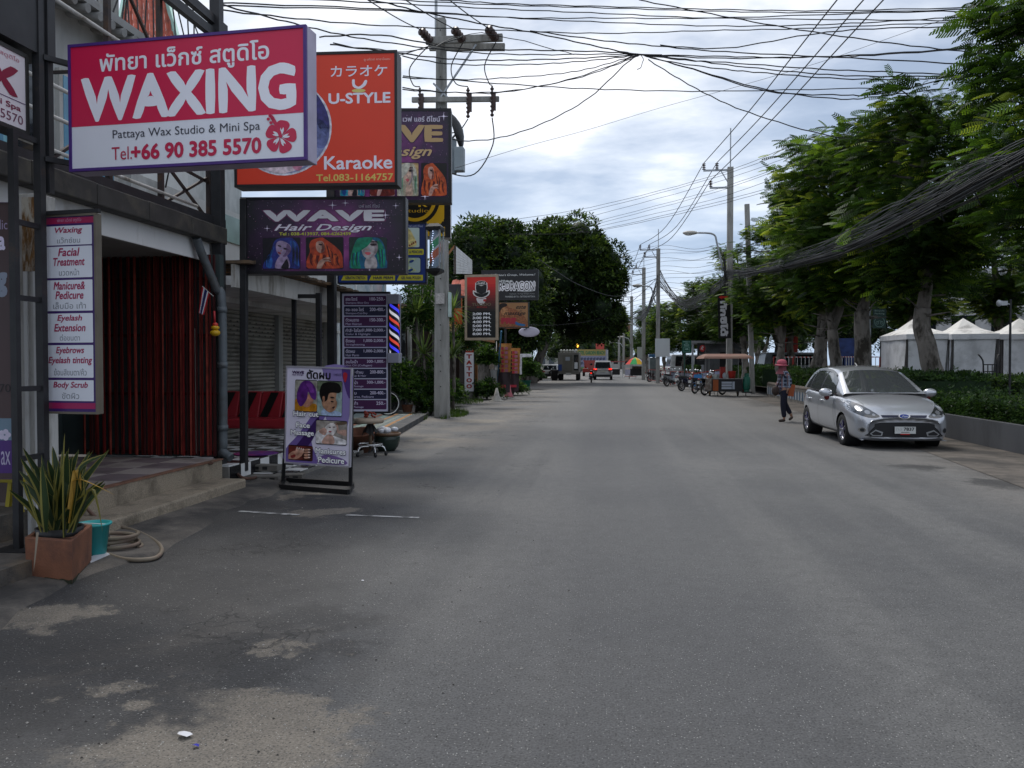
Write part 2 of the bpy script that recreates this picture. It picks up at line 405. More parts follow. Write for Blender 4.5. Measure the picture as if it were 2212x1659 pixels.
            pl([(.42, .24), (.5, .26), (.5, .3), (.42, .28)], '241418', 6, 2); pl([(.58, .33), (.7, .36), (.69, .4), (.58, .38)], '241418', 6, 2)
            pl([(.42, .46), (.5, .49), (.48, .53), (.42, .5)], 'a83848', 6, 2)
            pl([(.5, .4), (.53, .42), (.5, .45), (.47, .43)], 'a07868', 6, 2)
            pl([(.5, .99), (.58, .8), (.66, .7), (.7, .99)], '18101c', 7, 3)
        elif style == 1:    # flowing curls, head turned
            pl([(.16, .08), (.42, .0), (.55, .08), (.75, .25), (.95, .5), (.99, .85), (.9, .99), (.05, .99), (.02, .7), (.1, .45), (.08, .25)], hair, 2)
            for k in range(9):
                a = .12 + .09 * k; pl([(a, .5 + .04 * (k % 3)), (a + .06, .6), (a + .02, .75), (a + .07, .93), (a - .02, .8), (a - .03, .62)], hair2 if k % 2 else '5a1408', 3, 3)
            pl([(.28, .15), (.44, .12), (.5, .3), (.47, .46), (.36, .49), (.27, .36)], skin, 4)
            for k in range(7): pl([(.5 + .05 * k, .2 + .07 * k), (.53 + .05 * k, .22 + .07 * k), (.58 + .05 * k, .55), (.55 + .06 * k, .9), (.56 + .05 * k, .55)], (hair2, '3c0c06')[k % 2], 4, 3)
            pl([(.42, .14), (.5, .3), (.46, .46), (.4, .48), (.43, .3)], '7c4c40', 5, 3)
            pl([(.34, .2), (.43, .21), (.42, .26), (.35, .24)], '241018', 5, 2); pl([(.42, .37), (.48, .39), (.46, .43), (.41, .42)], '8c1c24', 5, 2)
            pl([(.28, .99), (.36, .75), (.55, .64), (.66, .66), (.6, .72), (.68, .78), (.52, .78), (.4, .99)], skin, 6)
            for k in range(3): pl([(.48 + .06 * k, .69), (.56 + .06 * k, .7), (.55 + .06 * k, .73), (.47 + .06 * k, .72)], '8a5a48', 7, 2)
        elif style == 2:    # frontal face with a fringe over one eye
            pl([(.1, .35), (.25, .02), (.75, .01), (.93, .3), (.97, .7), (.99, .99), (.01, .99), (.03, .7)], hair2, 2)
            pl([(.1, .35), (.22, .05), (.4, .1), (.2, .6), (.3, .99), (.05, .98), (.04, .6)], hair, 3); pl([(.75, .1), (.9, .3), (.95, .8), (.85, .98), (.75, .7), (.72, .4)], hair, 3)
            pl([(.42, .99), (.45, .66), (.68, .62), (.72, .99)], skin, 4)
            pl([(.34, .2), (.56, .06), (.74, .2), (.74, .45), (.6, .66), (.44, .66), (.34, .5)], skin, 5)
            pl([(.56, .2), (.72, .2), (.71, .26), (.58, .27)], '281820', 6, 2); pl([(.56, .13), (.72, .12), (.74, .17), (.56, .17)], '3a2428', 6, 2)
            pl([(.4, .5), (.48, .47), (.58, .5), (.5, .58)], 'c05860', 6, 2); pl([(.46, .36), (.52, .38), (.5, .42), (.44, .41)], 'b09088', 6, 2)
            for k in range(6): pl([(.10 + .03 * k, .45), (.12 + .03 * k, .47), (.08 + .035 * k, .75), (.1 + .04 * k, .98), (.06 + .035 * k, .75)], ('083828', hair2, '0ca078')[k % 3], 6, 3); pl([(.76 + .03 * k, .4), (.78 + .03 * k, .42), (.82 + .02 * k, .7), (.78 + .03 * k, .98), (.80 + .02 * k, .7)], ('083828', hair2, '0ca078')[k % 3], 6, 3)
            pl([(.66, .14), (.74, .22), (.74, .45), (.6, .66), (.54, .65), (.67, .45)], '8c8084', 6, 3)
            pl([(.15, .2), (.4, .0), (.62, .02), (.5, .26), (.3, .42), (.1, .5)], hair, 7)
        elif style == 3:    # bowed young man, dark quiff
            pl([(0, 0), (1, 0), (1, .3), (0, .3)], '6f7a62', 2, 2)
            pl([(.2, .99), (.3, .78), (.6, .82), (.98, .9), (.98, .99)], 'a8bcd8', 3)
            pl([(.18, .45), (.3, .25), (.55, .24), (.78, .3), (.76, .5), (.82, .62), (.74, .82), (.5, .9), (.24, .74)], skin, 4)
            pl([(.1, .3), (.2, .08), (.5, .01), (.85, .05), (.97, .2), (.9, .32), (.62, .32), (.48, .36), (.4, .55), (.22, .6), (.12, .45)], hair, 5)
            pl([(.55, .44), (.7, .45), (.68, .48), (.56, .48)], '20181a', 6, 2); pl([(.56, .56), (.68, .57), (.66, .6), (.58, .6)], '30201c', 6, 2)
            pl([(.62, .74), (.74, .72), (.7, .78), (.64, .78)], '4a2c28', 6, 2)
            pl([(.22, .46), (.3, .44), (.32, .58), (.25, .6)], 'a8765c', 6, 3)
        elif style == 4:    # rounded bob seen from the side
            pl([(.05, .6), (.4, .75), (.95, .75), (.98, .99), (.02, .99)], 'c08020', 2)
            pl([(.3, .5), (.7, .45), (.85, .65), (.6, .86), (.35, .8)], skin, 3)
            pl([(.1, .4), (.3, .06), (.65, .0), (.95, .25), (.95, .6), (.75, .55), (.6, .35), (.55, .6), (.3, .85), (.12, .7)], hair, 4)
            pl([(.5, .1), (.75, .1), (.88, .35), (.75, .4), (.6, .22)], hair2, 5)
        elif style == 5:    # reclining face with a white mask
            pl([(.02, .5), (.3, .42), (.5, .6), (.98, .8), (.98, .99), (.02, .99)], 'e8e4e4', 2)
            pl([(.3, .3), (.45, .1), (.62, .12), (.68, .35), (.55, .62), (.4, .6)], 'e4dcd8', 3)
            pl([(.2, .98), (.35, .62), (.55, .62), (.6, .98)], skin, 3); pl([(.1, .45), (.26, .3), (.36, .42), (.3, .62), (.16, .56)], skin, 4)
            pl([(.7, .42), (.98, .35), (.98, .6), (.74, .52)], skin, 4); pl([(.62, .1), (.7, .12), (.74, .4), (.66, .36)], skin, 3)
            for a, b in ((.42, .26), (.55, .24)): pl([(a, b), (a + .07, b - .01), (a + .06, b + .03), (a + .01, b + .03)], '5a3c38', 5, 2)
            pl([(.43, .43), (.52, .44), (.49, .49), (.44, .48)], 'b85860', 5, 2)
            pl([(.6, .06), (.98, .0), (.98, .1), (.7, .16)], '6a5848', 3)
        elif style == 6:    # hands with painted nails
            pl([(.0, .7), (.2, .4), (.55, .3), (.6, .6), (.35, .95), (.0, .98)], skin, 2); pl([(.6, .2), (.98, .15), (.98, .95), (.62, .9)], '3a1c14', 2)
            for k in range(4):
                a = .3 + .085 * k; pl([(a, .38), (a + .05, .08 + .03 * k), (a + .09, .1 + .03 * k), (a + .08, .5)], 'd8a890', 3, 3); pl([(a + .045, .1 + .03 * k), (a + .09, .1 + .03 * k), (a + .08, .2 + .03 * k), (a + .045, .2 + .03 * k)], 'e8d8d4', 4, 2)
            for k in range(4): pl([(.66, .2 + .19 * k), (.84, .16 + .19 * k), (.9, .24 + .19 * k), (.7, .32 + .19 * k)], 'b88870', 3, 3); pl([(.83, .17 + .19 * k), (.92, .18 + .19 * k), (.9, .25 + .19 * k), (.83, .25 + .19 * k)], 'e8c8b8', 4, 2)
            pl([(.1, .75), (.28, .62), (.3, .8), (.15, .9)], '8a2c2c', 4, 3)
    def done(s):
        for name, (V, T, mi, ms) in s.g.items():
            me = D.meshes.new(name); me.from_pydata(V, [], T)
            for m in ms: me.materials.append(m)
            me.polygons.foreach_set('material_index', mi); me.update()
            o = D.objects.new(name, me); finish(o, s.root)
        return s.root
def cosmic(name, centre, rad):
    m = D.materials.new(name); m.use_nodes = True; n = m.node_tree.nodes; l = m.node_tree.links; b = n['Principled BSDF']; b.inputs['Roughness'].default_value = .35
    tc = n.new('ShaderNodeTexCoord'); sub = n.new('ShaderNodeVectorMath'); sub.operation = 'SUBTRACT'; sub.inputs[1].default_value = centre; l.new(tc.outputs['Object'], sub.inputs[0])
    ln = n.new('ShaderNodeVectorMath'); ln.operation = 'LENGTH'; l.new(sub.outputs[0], ln.inputs[0])
    nz = n.new('ShaderNodeTexNoise'); nz.inputs['Scale'].default_value = 2.4; nz.inputs['Detail'].default_value = 5; l.new(tc.outputs['Object'], nz.inputs[0])
    mr = n.new('ShaderNodeMapRange'); l.new(ln.outputs['Value'], mr.inputs[0]); mr.inputs[1].default_value = 0; mr.inputs[2].default_value = rad; mr.inputs[3].default_value = .56; mr.inputs[4].default_value = -.3
    ad = n.new('ShaderNodeMath'); l.new(mr.outputs[0], ad.inputs[0]); l.new(nz.outputs[0], ad.inputs[1])
    sm_ = n.new('ShaderNodeMath'); sm_.operation = 'SUBTRACT'; l.new(ad.outputs[0], sm_.inputs[0]); sm_.inputs[1].default_value = .3
    rp = n.new('ShaderNodeValToRGB'); l.new(sm_.outputs[0], rp.inputs[0]); e = rp.color_ramp.elements
    e[0].position = .02; e[0].color = (*rgb('120a18'), 1); e[1].position = .95; e[1].color = (*rgb('d878b0'), 1)
    for p, c in ((.3, '34103c'), (.55, '6c2468'), (.75, '9a4888')): q = e.new(p); q.color = (*rgb(c), 1)
    vo = n.new('ShaderNodeTexVoronoi'); vo.inputs['Scale'].default_value = 22; l.new(tc.outputs['Object'], vo.inputs[0])
    vr = n.new('ShaderNodeMapRange'); l.new(vo.outputs['Distance'], vr.inputs[0]); vr.inputs[1].default_value = .05; vr.inputs[2].default_value = .13; vr.inputs[3].default_value = .7; vr.inputs[4].default_value = 0
    sp = n.new('ShaderNodeMath'); sp.operation = 'MULTIPLY'; l.new(vr.outputs[0], sp.inputs[0]); l.new(vo.outputs['Color'], sp.inputs[1])
    mx = n.new('ShaderNodeMix'); mx.data_type = 'RGBA'; l.new(sp.outputs[0], mx.inputs['Factor']); l.new(rp.outputs[0], mx.inputs['A']); mx.inputs['B'].default_value = (*rgb('e0b0d8'), 1)
    l.new(mx.outputs['Result'], b.inputs['Base Color'])
    return m
def pole_thing(name, label, cat, p0, p1, w, m, group=None):
    t = thing(name, label, cat, p0, group=group); MB().bar(p0, p1, w).build('post', m, t, bevel=.004); return t
# ------------------------------------------------------------------ ground and road
def road_material():
    m = D.materials.new('asphalt'); m.use_nodes = True; n = m.node_tree.nodes; l = m.node_tree.links; b = n['Principled BSDF']
    g = n.new('ShaderNodeNewGeometry'); P = g.outputs['Position']; sx = n.new('ShaderNodeSeparateXYZ'); l.new(P, sx.inputs[0])
    def noise(sc, det=5, st=None, ro=.55, dist=0):
        src = P
        if st: q = n.new('ShaderNodeMapping'); q.inputs['Scale'].default_value = st; l.new(P, q.inputs[0]); src = q.outputs[0]
        t = n.new('ShaderNodeTexNoise'); t.inputs['Scale'].default_value = sc; t.inputs['Detail'].default_value = det; t.inputs['Roughness'].default_value = ro; t.inputs['Distortion'].default_value = dist; l.new(src, t.inputs[0]); return t.outputs[0]
    def mr(src, a, b_, c, d, sm=True):
        q = n.new('ShaderNodeMapRange'); q.interpolation_type = 'SMOOTHSTEP' if sm else 'LINEAR'; l.new(src, q.inputs[0])
        for i, v in enumerate((a, b_, c, d)): q.inputs[i + 1].default_value = v
        return q.outputs[0]
    def mm(op, a, b_):
        q = n.new('ShaderNodeMath'); q.operation = op
        for i, v in enumerate((a, b_)):
            if isinstance(v, (int, float)): q.inputs[i].default_value = v
            else: l.new(v, q.inputs[i])
        return q.outputs[0]
    def mix(f, a, c):
        q = n.new('ShaderNodeMix'); q.data_type = 'RGBA'; l.new(f, q.inputs['Factor'])
        if isinstance(a, tuple): q.inputs['A'].default_value = (*a, 1)
        else: l.new(a, q.inputs['A'])
        if isinstance(c, tuple): q.inputs['B'].default_value = (*c, 1)
        else: l.new(c, q.inputs['B'])
        return q.outputs['Result']
    big = noise(.22, 4, ro=.6); streak = noise(1.0, 4, st=(1.1, .045, 1)); fine = noise(85, 3, ro=.7); mid = noise(7, 6, ro=.7)
    base = mix(mr(big, .35, .68, 0, 1), (.080, .081, .083), (.128, .127, .124))
    base = mix(mr(streak, .42, .66, 0, .75), base, (.150, .148, .143))
    # far stretch is paler
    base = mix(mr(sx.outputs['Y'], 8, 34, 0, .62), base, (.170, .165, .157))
    # dark worn strip along the shops, near
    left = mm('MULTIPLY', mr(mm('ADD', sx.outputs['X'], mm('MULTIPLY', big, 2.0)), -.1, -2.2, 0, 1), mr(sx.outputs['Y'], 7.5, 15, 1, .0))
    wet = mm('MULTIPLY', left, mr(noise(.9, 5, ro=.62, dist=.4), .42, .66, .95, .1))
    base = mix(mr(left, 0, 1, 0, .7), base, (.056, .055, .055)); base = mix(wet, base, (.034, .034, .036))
    # warm paler patches shaped by noise
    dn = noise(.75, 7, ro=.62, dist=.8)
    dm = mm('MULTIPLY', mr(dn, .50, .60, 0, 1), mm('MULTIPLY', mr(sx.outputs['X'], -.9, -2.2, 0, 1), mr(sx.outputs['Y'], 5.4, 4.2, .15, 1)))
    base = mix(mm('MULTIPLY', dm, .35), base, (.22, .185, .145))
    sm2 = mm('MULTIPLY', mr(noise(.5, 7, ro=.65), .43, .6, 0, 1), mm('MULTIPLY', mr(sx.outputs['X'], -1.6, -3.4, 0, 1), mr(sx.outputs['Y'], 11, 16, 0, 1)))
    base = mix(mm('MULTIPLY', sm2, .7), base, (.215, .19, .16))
    sm3 = mm('MULTIPLY', mr(noise(.4, 6, ro=.6), .40, .62, .2, 1), mr(sx.outputs['X'], 3.6, 5.2, 0, .5)); base = mix(sm3, base, (.175, .155, .135))
    right_dark = mm('MULTIPLY', mr(noise(.45, 5, ro=.6, dist=.5), .47, .58, 0, 1), mr(sx.outputs['X'], 4.6, 5.6, 0, .75)); base = mix(right_dark, base, (.06, .056, .052))  # darker noise patches towards the right kerb
    nP = n.new('ShaderNodeTexNoise'); nP.inputs['Scale'].default_value = 1.7; nP.inputs['Detail'].default_value = 9; nP.inputs['Roughness'].default_value = .72; l.new(P, nP.inputs[0])
    wv = n.new('ShaderNodeVectorMath'); wv.operation = 'MULTIPLY_ADD'; l.new(nP.outputs['Color'], wv.inputs[0]); wv.inputs[1].default_value = (1.9, 1.9, 0); l.new(P, wv.inputs[2])
    def blobs(cs, soft):
        out = None
        for (px, py, r_) in cs:
            c = gnd(px, py); q = n.new('ShaderNodeVectorMath'); q.operation = 'DISTANCE'; l.new(wv.outputs[0], q.inputs[0]); q.inputs[1].default_value = (c.x + .95, c.y + .95, 0)
            v_ = mr(q.outputs['Value'], r_ * soft, r_ * 1.1, 1, 0); out = v_ if out is None else mm('MAXIMUM', out, v_)
        return out
    dk = blobs(((330, 1235, .9), (600, 1180, .8), (470, 1420, .85), (420, 1280, 1.25), (640, 1330, .5), (690, 1400, .3), (540, 1490, .4), (150, 1400, .7), (300, 1540, .5), (60, 1520, .4), (350, 1150, .5), (1990, 1010, .5), (2150, 1045, .5)), .2); base = mix(mm('MULTIPLY', dk, .85), base, (.026, .026, .027))  # last two blobs paint the tree shade by the right kerb into the asphalt
    du = blobs(((590, 1540, .24), (700, 1545, .2), (420, 1650, .6), (640, 1395, .2), (240, 1500, .2), (560, 1610, .4), (90, 1330, .25), (690, 1103, .3), (925, 950, .5), (1040, 910, .8), (640, 1070, .25)), .5); base = mix(mm('MULTIPLY', du, .78), base, (.235, .205, .165))  # tan blobs at set points, edges broken by noise
    ln_ = mm('MULTIPLY', mr(sx.outputs['X'], -1.3, -.5, 0, 1), mr(sx.outputs['X'], .5, 1.5, 1, 0)); base = mix(mm('MULTIPLY', ln_, .5), base, (.085, .086, .09))
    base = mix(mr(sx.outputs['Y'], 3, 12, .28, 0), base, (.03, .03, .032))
    # aggregate
    base = mix(mr(mid, .3, .62, .3, 0), base, (.03, .03, .03))
    v = n.new('ShaderNodeTexVoronoi'); v.inputs['Scale'].default_value = 80; l.new(P, v.inputs[0])
    cs = n.new('ShaderNodeSeparateXYZ'); l.new(v.outputs['Color'], cs.inputs[0])
    spk = mm('MULTIPLY', mr(v.outputs['Distance'], .14, .26, 1, 0), mr(cs.outputs[0], .76, .84, 0, .75)); base = mix(spk, base, (.42, .42, .40))
    spd = mm('MULTIPLY', mr(v.outputs['Distance'], .25, .42, 1, 0), mr(cs.outputs[0], .36, .30, 0, .75)); base = mix(spd, base, (.025, .025, .026))
    grain = mr(fine, .32, .68, .58, 1.42, False)
    q = n.new('ShaderNodeVectorMath'); q.operation = 'SCALE'; l.new(base, q.inputs[0]); l.new(grain, q.inputs['Scale']); base = q.outputs[0]
    # cracks
    cw = n.new('ShaderNodeTexVoronoi'); cw.feature = 'DISTANCE_TO_EDGE'; cw.inputs['Scale'].default_value = 1.0
    wp = n.new('ShaderNodeTexNoise'); wp.inputs['Scale'].default_value = 2.2; wp.inputs['Detail'].default_value = 6; l.new(P, wp.inputs[0])
    va = n.new('ShaderNodeVectorMath'); va.operation = 'ADD'; l.new(P, va.inputs[0]); l.new(wp.outputs['Color'], va.inputs[1]); sc2 = n.new('ShaderNodeVectorMath'); sc2.operation = 'SCALE'; sc2.inputs['Scale'].default_value = 3.3; l.new(va.outputs[0], sc2.inputs[0]); l.new(sc2.outputs[0], cw.inputs[0])
    ck = mm('MULTIPLY', mr(cw.outputs['Distance'], .012, .035, 1, 0), mm('MULTIPLY', mr(noise(.55, 4), .56, .63, 0, .9), mr(sx.outputs['X'], -.5, -2, .0, 1)))
    base = mix(ck, base, (.018, .018, .018))
    l.new(base, b.inputs['Base Color']); b.inputs['Specular IOR Level'].default_value = .35
    l.new(mm('SUBTRACT', mm('ADD', mm('MULTIPLY', mid, .18), .68), mm('MULTIPLY', wet, .12)), b.inputs['Roughness'])
    bp = n.new('ShaderNodeBump'); bp.inputs['Strength'].default_value = .55; bp.inputs['Distance'].default_value = .006
    l.new(mm('SUBTRACT', mm('ADD', fine, v.outputs['Distance']), mm('MULTIPLY', ck, 2.0)), bp.inputs['Height']); l.new(bp.outputs[0], b.inputs['Normal'])
    return m
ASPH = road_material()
EARTH = mat('earth', (.10, .088, .07), rough=.95, var=.35, scale=.6, bump=.5, bscale=20, dirt=(.05, .06, .03), dscale=.3)
MB().add([(-400, -60, -.03), (400, -60, -.03), (400, 900, -.03), (-400, 900, -.03)], [(0, 1, 2, 3)]).build('ground', EARTH, kind='structure')
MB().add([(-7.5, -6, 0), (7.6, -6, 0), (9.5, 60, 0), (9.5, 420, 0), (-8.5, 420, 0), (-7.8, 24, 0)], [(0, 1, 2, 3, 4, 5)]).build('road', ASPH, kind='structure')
CONC = mat('concrete', (.21, .20, .18), rough=.9, var=.22, scale=4, bump=.35, bscale=90, dirt=(.07, .065, .058), dscale=1.6, dlo=.48, dhi=.66)
CONCD = mat('stained_concrete', (.13, .115, .10), rough=.9, var=.3, scale=3, bump=.5, bscale=60, dirt=(.045, .042, .04), dscale=1.3, dlo=.42, dhi=.6)
POLEC = mat('pole_concrete', (.30, .295, .275), rough=.88, var=.16, scale=3, bump=.25, bscale=70, dirt=(.15, .145, .13), dscale=1.2, stretch=(3, 3, .5))
TERR = mat('washed_terrazzo', (.33, .275, .205), rough=.9, var=.3, scale=70, bump=.6, bscale=150, dirt=(.10, .082, .06), dscale=2.2, dlo=.47, dhi=.7)
STEEL = mat('dark_steel', (.022, .022, .024), rough=.5, var=.3, scale=6, spec=.4, dirt=(.06, .04, .03), dscale=6, dlo=.6, dhi=.75)
STEEL2 = mat('brown_steel', (.035, .024, .022), rough=.6, var=.3, scale=6, dirt=(.09, .045, .02), dscale=5, dlo=.52, dhi=.7)
WHITE = mat('white_paint', (.70, .70, .69), rough=.6, var=.06, scale=2, dirt=(.34, .32, .28), dscale=2.5, dlo=.55, dhi=.78, stretch=(1, 1, .4))
WHITED = mat('weathered_white', (.55, .54, .51), rough=.75, var=.12, scale=2, dirt=(.18, .16, .13), dscale=2.0, dlo=.47, dhi=.68, stretch=(2, 2, .5))
BLACK = mat('matt_black', (.012, .012, .013), rough=.5, var=.2)
GLASSD = mat('dark_glass', (.015, .02, .024), rough=.06, var=.1, spec=.7)
CHROME = mat('chrome', (.6, .6, .6), rough=.18, metal=1, var=.05)
# broken apron between steps and asphalt
ap = []
for i in range(27):
    y = 2.2 + i * .32; ap.append((-3.45 - .105 * (y - 3) + .10 * math.sin(y * 2.1) + random.uniform(-.06, .06), y))
m_ = MB(); V_ = [(x, y, .022) for x, y in ap]; n_ = len(ap)
m_.add(V_ + [(-4.6, y, .055) for x, y in ap] + [(x + .05, y, -.01) for x, y in ap], [(i, i + 1, n_ + i + 1, n_ + i) for i in range(n_ - 1)] + [(2 * n_ + i, 2 * n_ + i + 1, i + 1, i) for i in range(n_ - 1)], 0, True)
m_.build('apron_pavement', CONCD, kind='structure')
# painted parking lines (worn)
def worn_paint():
    m = mat('worn_road_paint', (.50, .50, .49), rough=.7, var=.15, scale=9, dirt=(.10, .10, .10), dscale=9, dlo=.42, dhi=.58); return m
m_ = MB()
for a, b, w_ in (((515, 1104), (645, 1112), .035), ((748, 1112), (905, 1118), .03), ((1400 * 0 + 762, 985), (805, 987), .03), ((812, 907), (828, 907), .03)):
    p, q = gnd(*a, .005), gnd(*b, .005); t = (q - p).normalized(); s_n = Vector((-t.y, t.x, 0)) * w_
    m_.add([p - s_n, q - s_n, q + s_n, p + s_n], [(0, 1, 2, 3)])
m_.build('parking_line', worn_paint(), kind='structure')
# ------------------------------------------------------------------ left frontages
m_ = MB(); m_.bb((-8, 1.0, 0), (-4.12, 6.35, .15)); m_.bb((-8, 1.0, .15), (-4.75, 6.35, .36)); m_.build('near_pavement', mat('dark_paving', (.10, .09, .08), rough=.9, var=.3, scale=8, bump=.5, dirt=(.16, .12, .08), dscale=2), kind='structure')
plat = thing('stepped_platform', 'terrazzo step and raised platform in front of the red slatted porch', 'platform', (-4.45, 8, 0))
MB().bb((-4.87, 6.36, 0), (-4.45, 9.62, .15)).build('step', TERR, plat, bevel=.02)
MB().bb((-7.6, 6.36, 0), (-4.87, 9.86, .345)).build('platform_base', TERR, plat, bevel=.015)
MB().bb((-4.93, 6.36, .346), (-4.86, 9.86, .362)).build('edge_strip', mat('terracotta_edge', (.20, .10, .065), var=.3, scale=9, dirt='6a5c4c', dscale=6), plat)
tl = [mat('floor_tile_pale', (.36, .31, .285), rough=.5, var=.12, dirt=(.14, .11, .10), dscale=2), mat('floor_tile_mauve', (.20, .16, .165), rough=.5, var=.15, dirt=(.09, .075, .07), dscale=2)]
for i in range(5):
    for j in range(7):
        x0 = -4.935 - .5 * i; y0 = 9.85 - .5 * j
        MB().bb((x0 - .494, y0 - .494, .345), (x0 - .006, y0 - .006, .36)).build('floor_tile', tl[(i + j) % 2], plat)
# --- waxing shop
SLAT = mat('red_slat', (.17, .014, .012), rough=.5, var=.45, scale=9, stretch=(6, 6, .3), dirt=(.03, .008, .008), dscale=7, dlo=.45, dhi=.7)
b1 = thing('shop_building', 'waxing shop with red slatted porch, dark gutter and white fascia', 'building', (-6, 8, .36))
DK = mat('dim_teal_wall', (.045, .06, .06), rough=.7, var=.2)
m_ = MB(); m_.bb((-7.4, 6.36, .36), (-7.2, 10.2, 2.95)); m_.bb((-7.2, 10.09, .36), (-5.0, 10.2, 2.95)); m_.build('back_wall', DK, b1)
MB().bb((-7.4, 3.0, 2.92), (-5.2, 10.3, 3.05)).build('soffit', mat('soffit_grey', (.30, .29, .275), rough=.8, var=.12, dirt=(.2, .18, .16), dscale=1), b1)
MB().bb((-5.2, 3.0, 2.86), (-5.17, 10.3, 3.14)).build('fascia', WHITE, b1, bevel=.004)
gt = MB()
for k in range(8): gt.bb((-5.165, 3.0 + k * .915, 3.10), (-5.0, 3.91 + k * .915, 3.32 - .006 * (k % 2)))
gt.build('gutter', mat('gutter_grey', (.045, .042, .038), rough=.7, var=.25, scale=5, dirt=(.09, .08, .06), dscale=3), b1, bevel=.015)
gate = MB(); 
for z in (.40, 1.15, 1.9, 2.62): gate.bb((-6.85, 10.03, z), (-5.02, 10.07, z + .035))
gate = gate.build('folding_gate', mat('gate_rail', (.03, .012, .012), var=.2), b1)
for k in range(62):
    x = -6.84 + k * .0298 + random.uniform(-.013, .013); w_ = random.choice((.014, .018, .024)); y_ = 10 - .022 * (k % 3)
    MB().bar((x, y_, .375 + random.uniform(0, .02)), (x + random.uniform(-.014, .014), y_, 2.93), w_, w_, up=(0, 1, 0)).build('slat', (SLAT, SLAT, mat('worn_slat', (.27, .045, .03), rough=.6, var=.4, scale=8), mat('dark_slat', (.05, .008, .008), var=.3))[k * 7 % 4], gate)
MB().bb((-5.3, 10.0, .4), (-5.29, 10.01, 2.0)).build('white_strip', ink('a8a8a0'), b1)
PVC = mat('grey_pvc', (.10, .115, .125), rough=.45, var=.2, scale=4, dirt=(.06, .055, .05), dscale=3)
pp = MB(); pp.tube(crom([(-5.08, 9.65, 3.1), (-5.08, 9.75, 2.95), (-4.98, 9.95, 2.5), (-4.93, 10.0, 2.3), (-4.93, 10.0, .55), (-4.93, 9.98, .44), (-4.8, 9.95, .36)], 4), .055, 10)
for z in (.7, 1.5, 2.2): pp.tube([(-4.93, 10, z), (-4.93, 10, z + .07)], .066, 10)
pp.build('drain_pipe', PVC, b1)
# upper floor facade behind the scaffold
AQ = mat('aqua_paint', (.25, .52, .60), rough=.6, var=.12, dirt=(.12, .25, .28), dscale=2); AQW = mat('aqua_glass', (.16, .36, .52), rough=.15, var=.3, scale=1.2)
UW = mat('pale_render', (.50, .51, .50), rough=.85, var=.08, dirt=(.28, .29, .28), dscale=1.2, stretch=(1, 1, .4))
m_ = MB(); m_.bb((-7.4, 2.6, 3.06), (-6.75, 10.7, 5.9)); m_.build('upper_wall', UW, b1)
for k, y in enumerate((3.4, 4.9, 6.4, 7.9, 9.4)):
    f_ = MB(); f_.bb((-6.75, y, 3.55), (-6.69, y + 1.15, 5.15)); f_ = f_.build('window', [WHITED, AQ][k % 2], b1)
    MB().bb((-6.69, y + .07, 3.62), (-6.68, y + .54, 5.08)).build('pane', AQW, f_); MB().bb((-6.69, y + .61, 3.62), (-6.68, y + 1.08, 5.08)).build('pane', GLASSD if k % 2 else AQW, f_)
m_ = MB(); m_.bb((-7.5, 2.6, 5.9), (-6.3, 10.8, 6.0))
for k in range(33): m_.tube([(-6.3 + .0, 2.65 + k * .25, 5.84), (-7.4, 2.65 + k * .25, 6.04)], .06, 6)
m_.build('corrugated_awning', mat('sheet_grey', (.30, .30, .29), rough=.6, var=.15, dirt=(.15, .13, .11)), b1)
# steel sign scaffold along the eave
sc = thing('steel_scaffold', 'rusty steel sign scaffold with white pipe rails above the waxing shop gutter', 'scaffold', (-5.15, 8, 3.3))
for y in (6.15, 7.1, 8.1, 9.1, 10.25): MB().bar((-5.22, y, 3.3), (-5.22, y, 5.95 if y > 6.2 else 6.6), .055).build('upright', STEEL2, sc)
for z, y1 in ((4.97, 10.2), (4.16, 9.4), (3.87, 8.6), (3.55, 9.9)): MB().tube([(-5.2, 5.2, z), (-5.2, y1, z - .02)], .021, 8).build('pipe_rail', WHITED, sc)
for p, q in (((-5.1, 4.5, 5.95), (-5.1, 10.5, 5.95)), ((-5.1, 4.5, 5.72), (-5.1, 10.5, 5.78)), ((-5.15, 4.2, 3.36), (-5.15, 10.5, 3.40))): MB().bar(p, q, .075, .11).build('beam', STEEL, sc)
for p, q in (((-5.22, 8.1, 4.0), (-5.22, 10.25, 3.9)), ((-5.22, 9.1, 4.35), (-5.22, 10.25, 4.32)), ((-5.22, 9.1, 3.4), (-5.22, 10.2, 3.95)), ((-5.22, 9.1, 3.95), (-5.22, 10.2, 3.42)), ((-5.2, 7.1, 3.4), (-5.2, 8.1, 4.1)), ((-5.22, 7.1, 5.0), (-5.22, 8.1, 5.9)), ((-5.22, 8.1, 5.9), (-5.22, 9.1, 5.0)), ((-5.22, 6.2, 4.5), (-6.6, 6.3, 4.5)), ((-5.22, 8.1, 4.6), (-6.7, 8.1, 4.6)), ((-5.22, 10.2, 4.6), (-6.6, 10.2, 4.6))): MB().bar(p, q, .03).build('brace', STEEL2, sc)
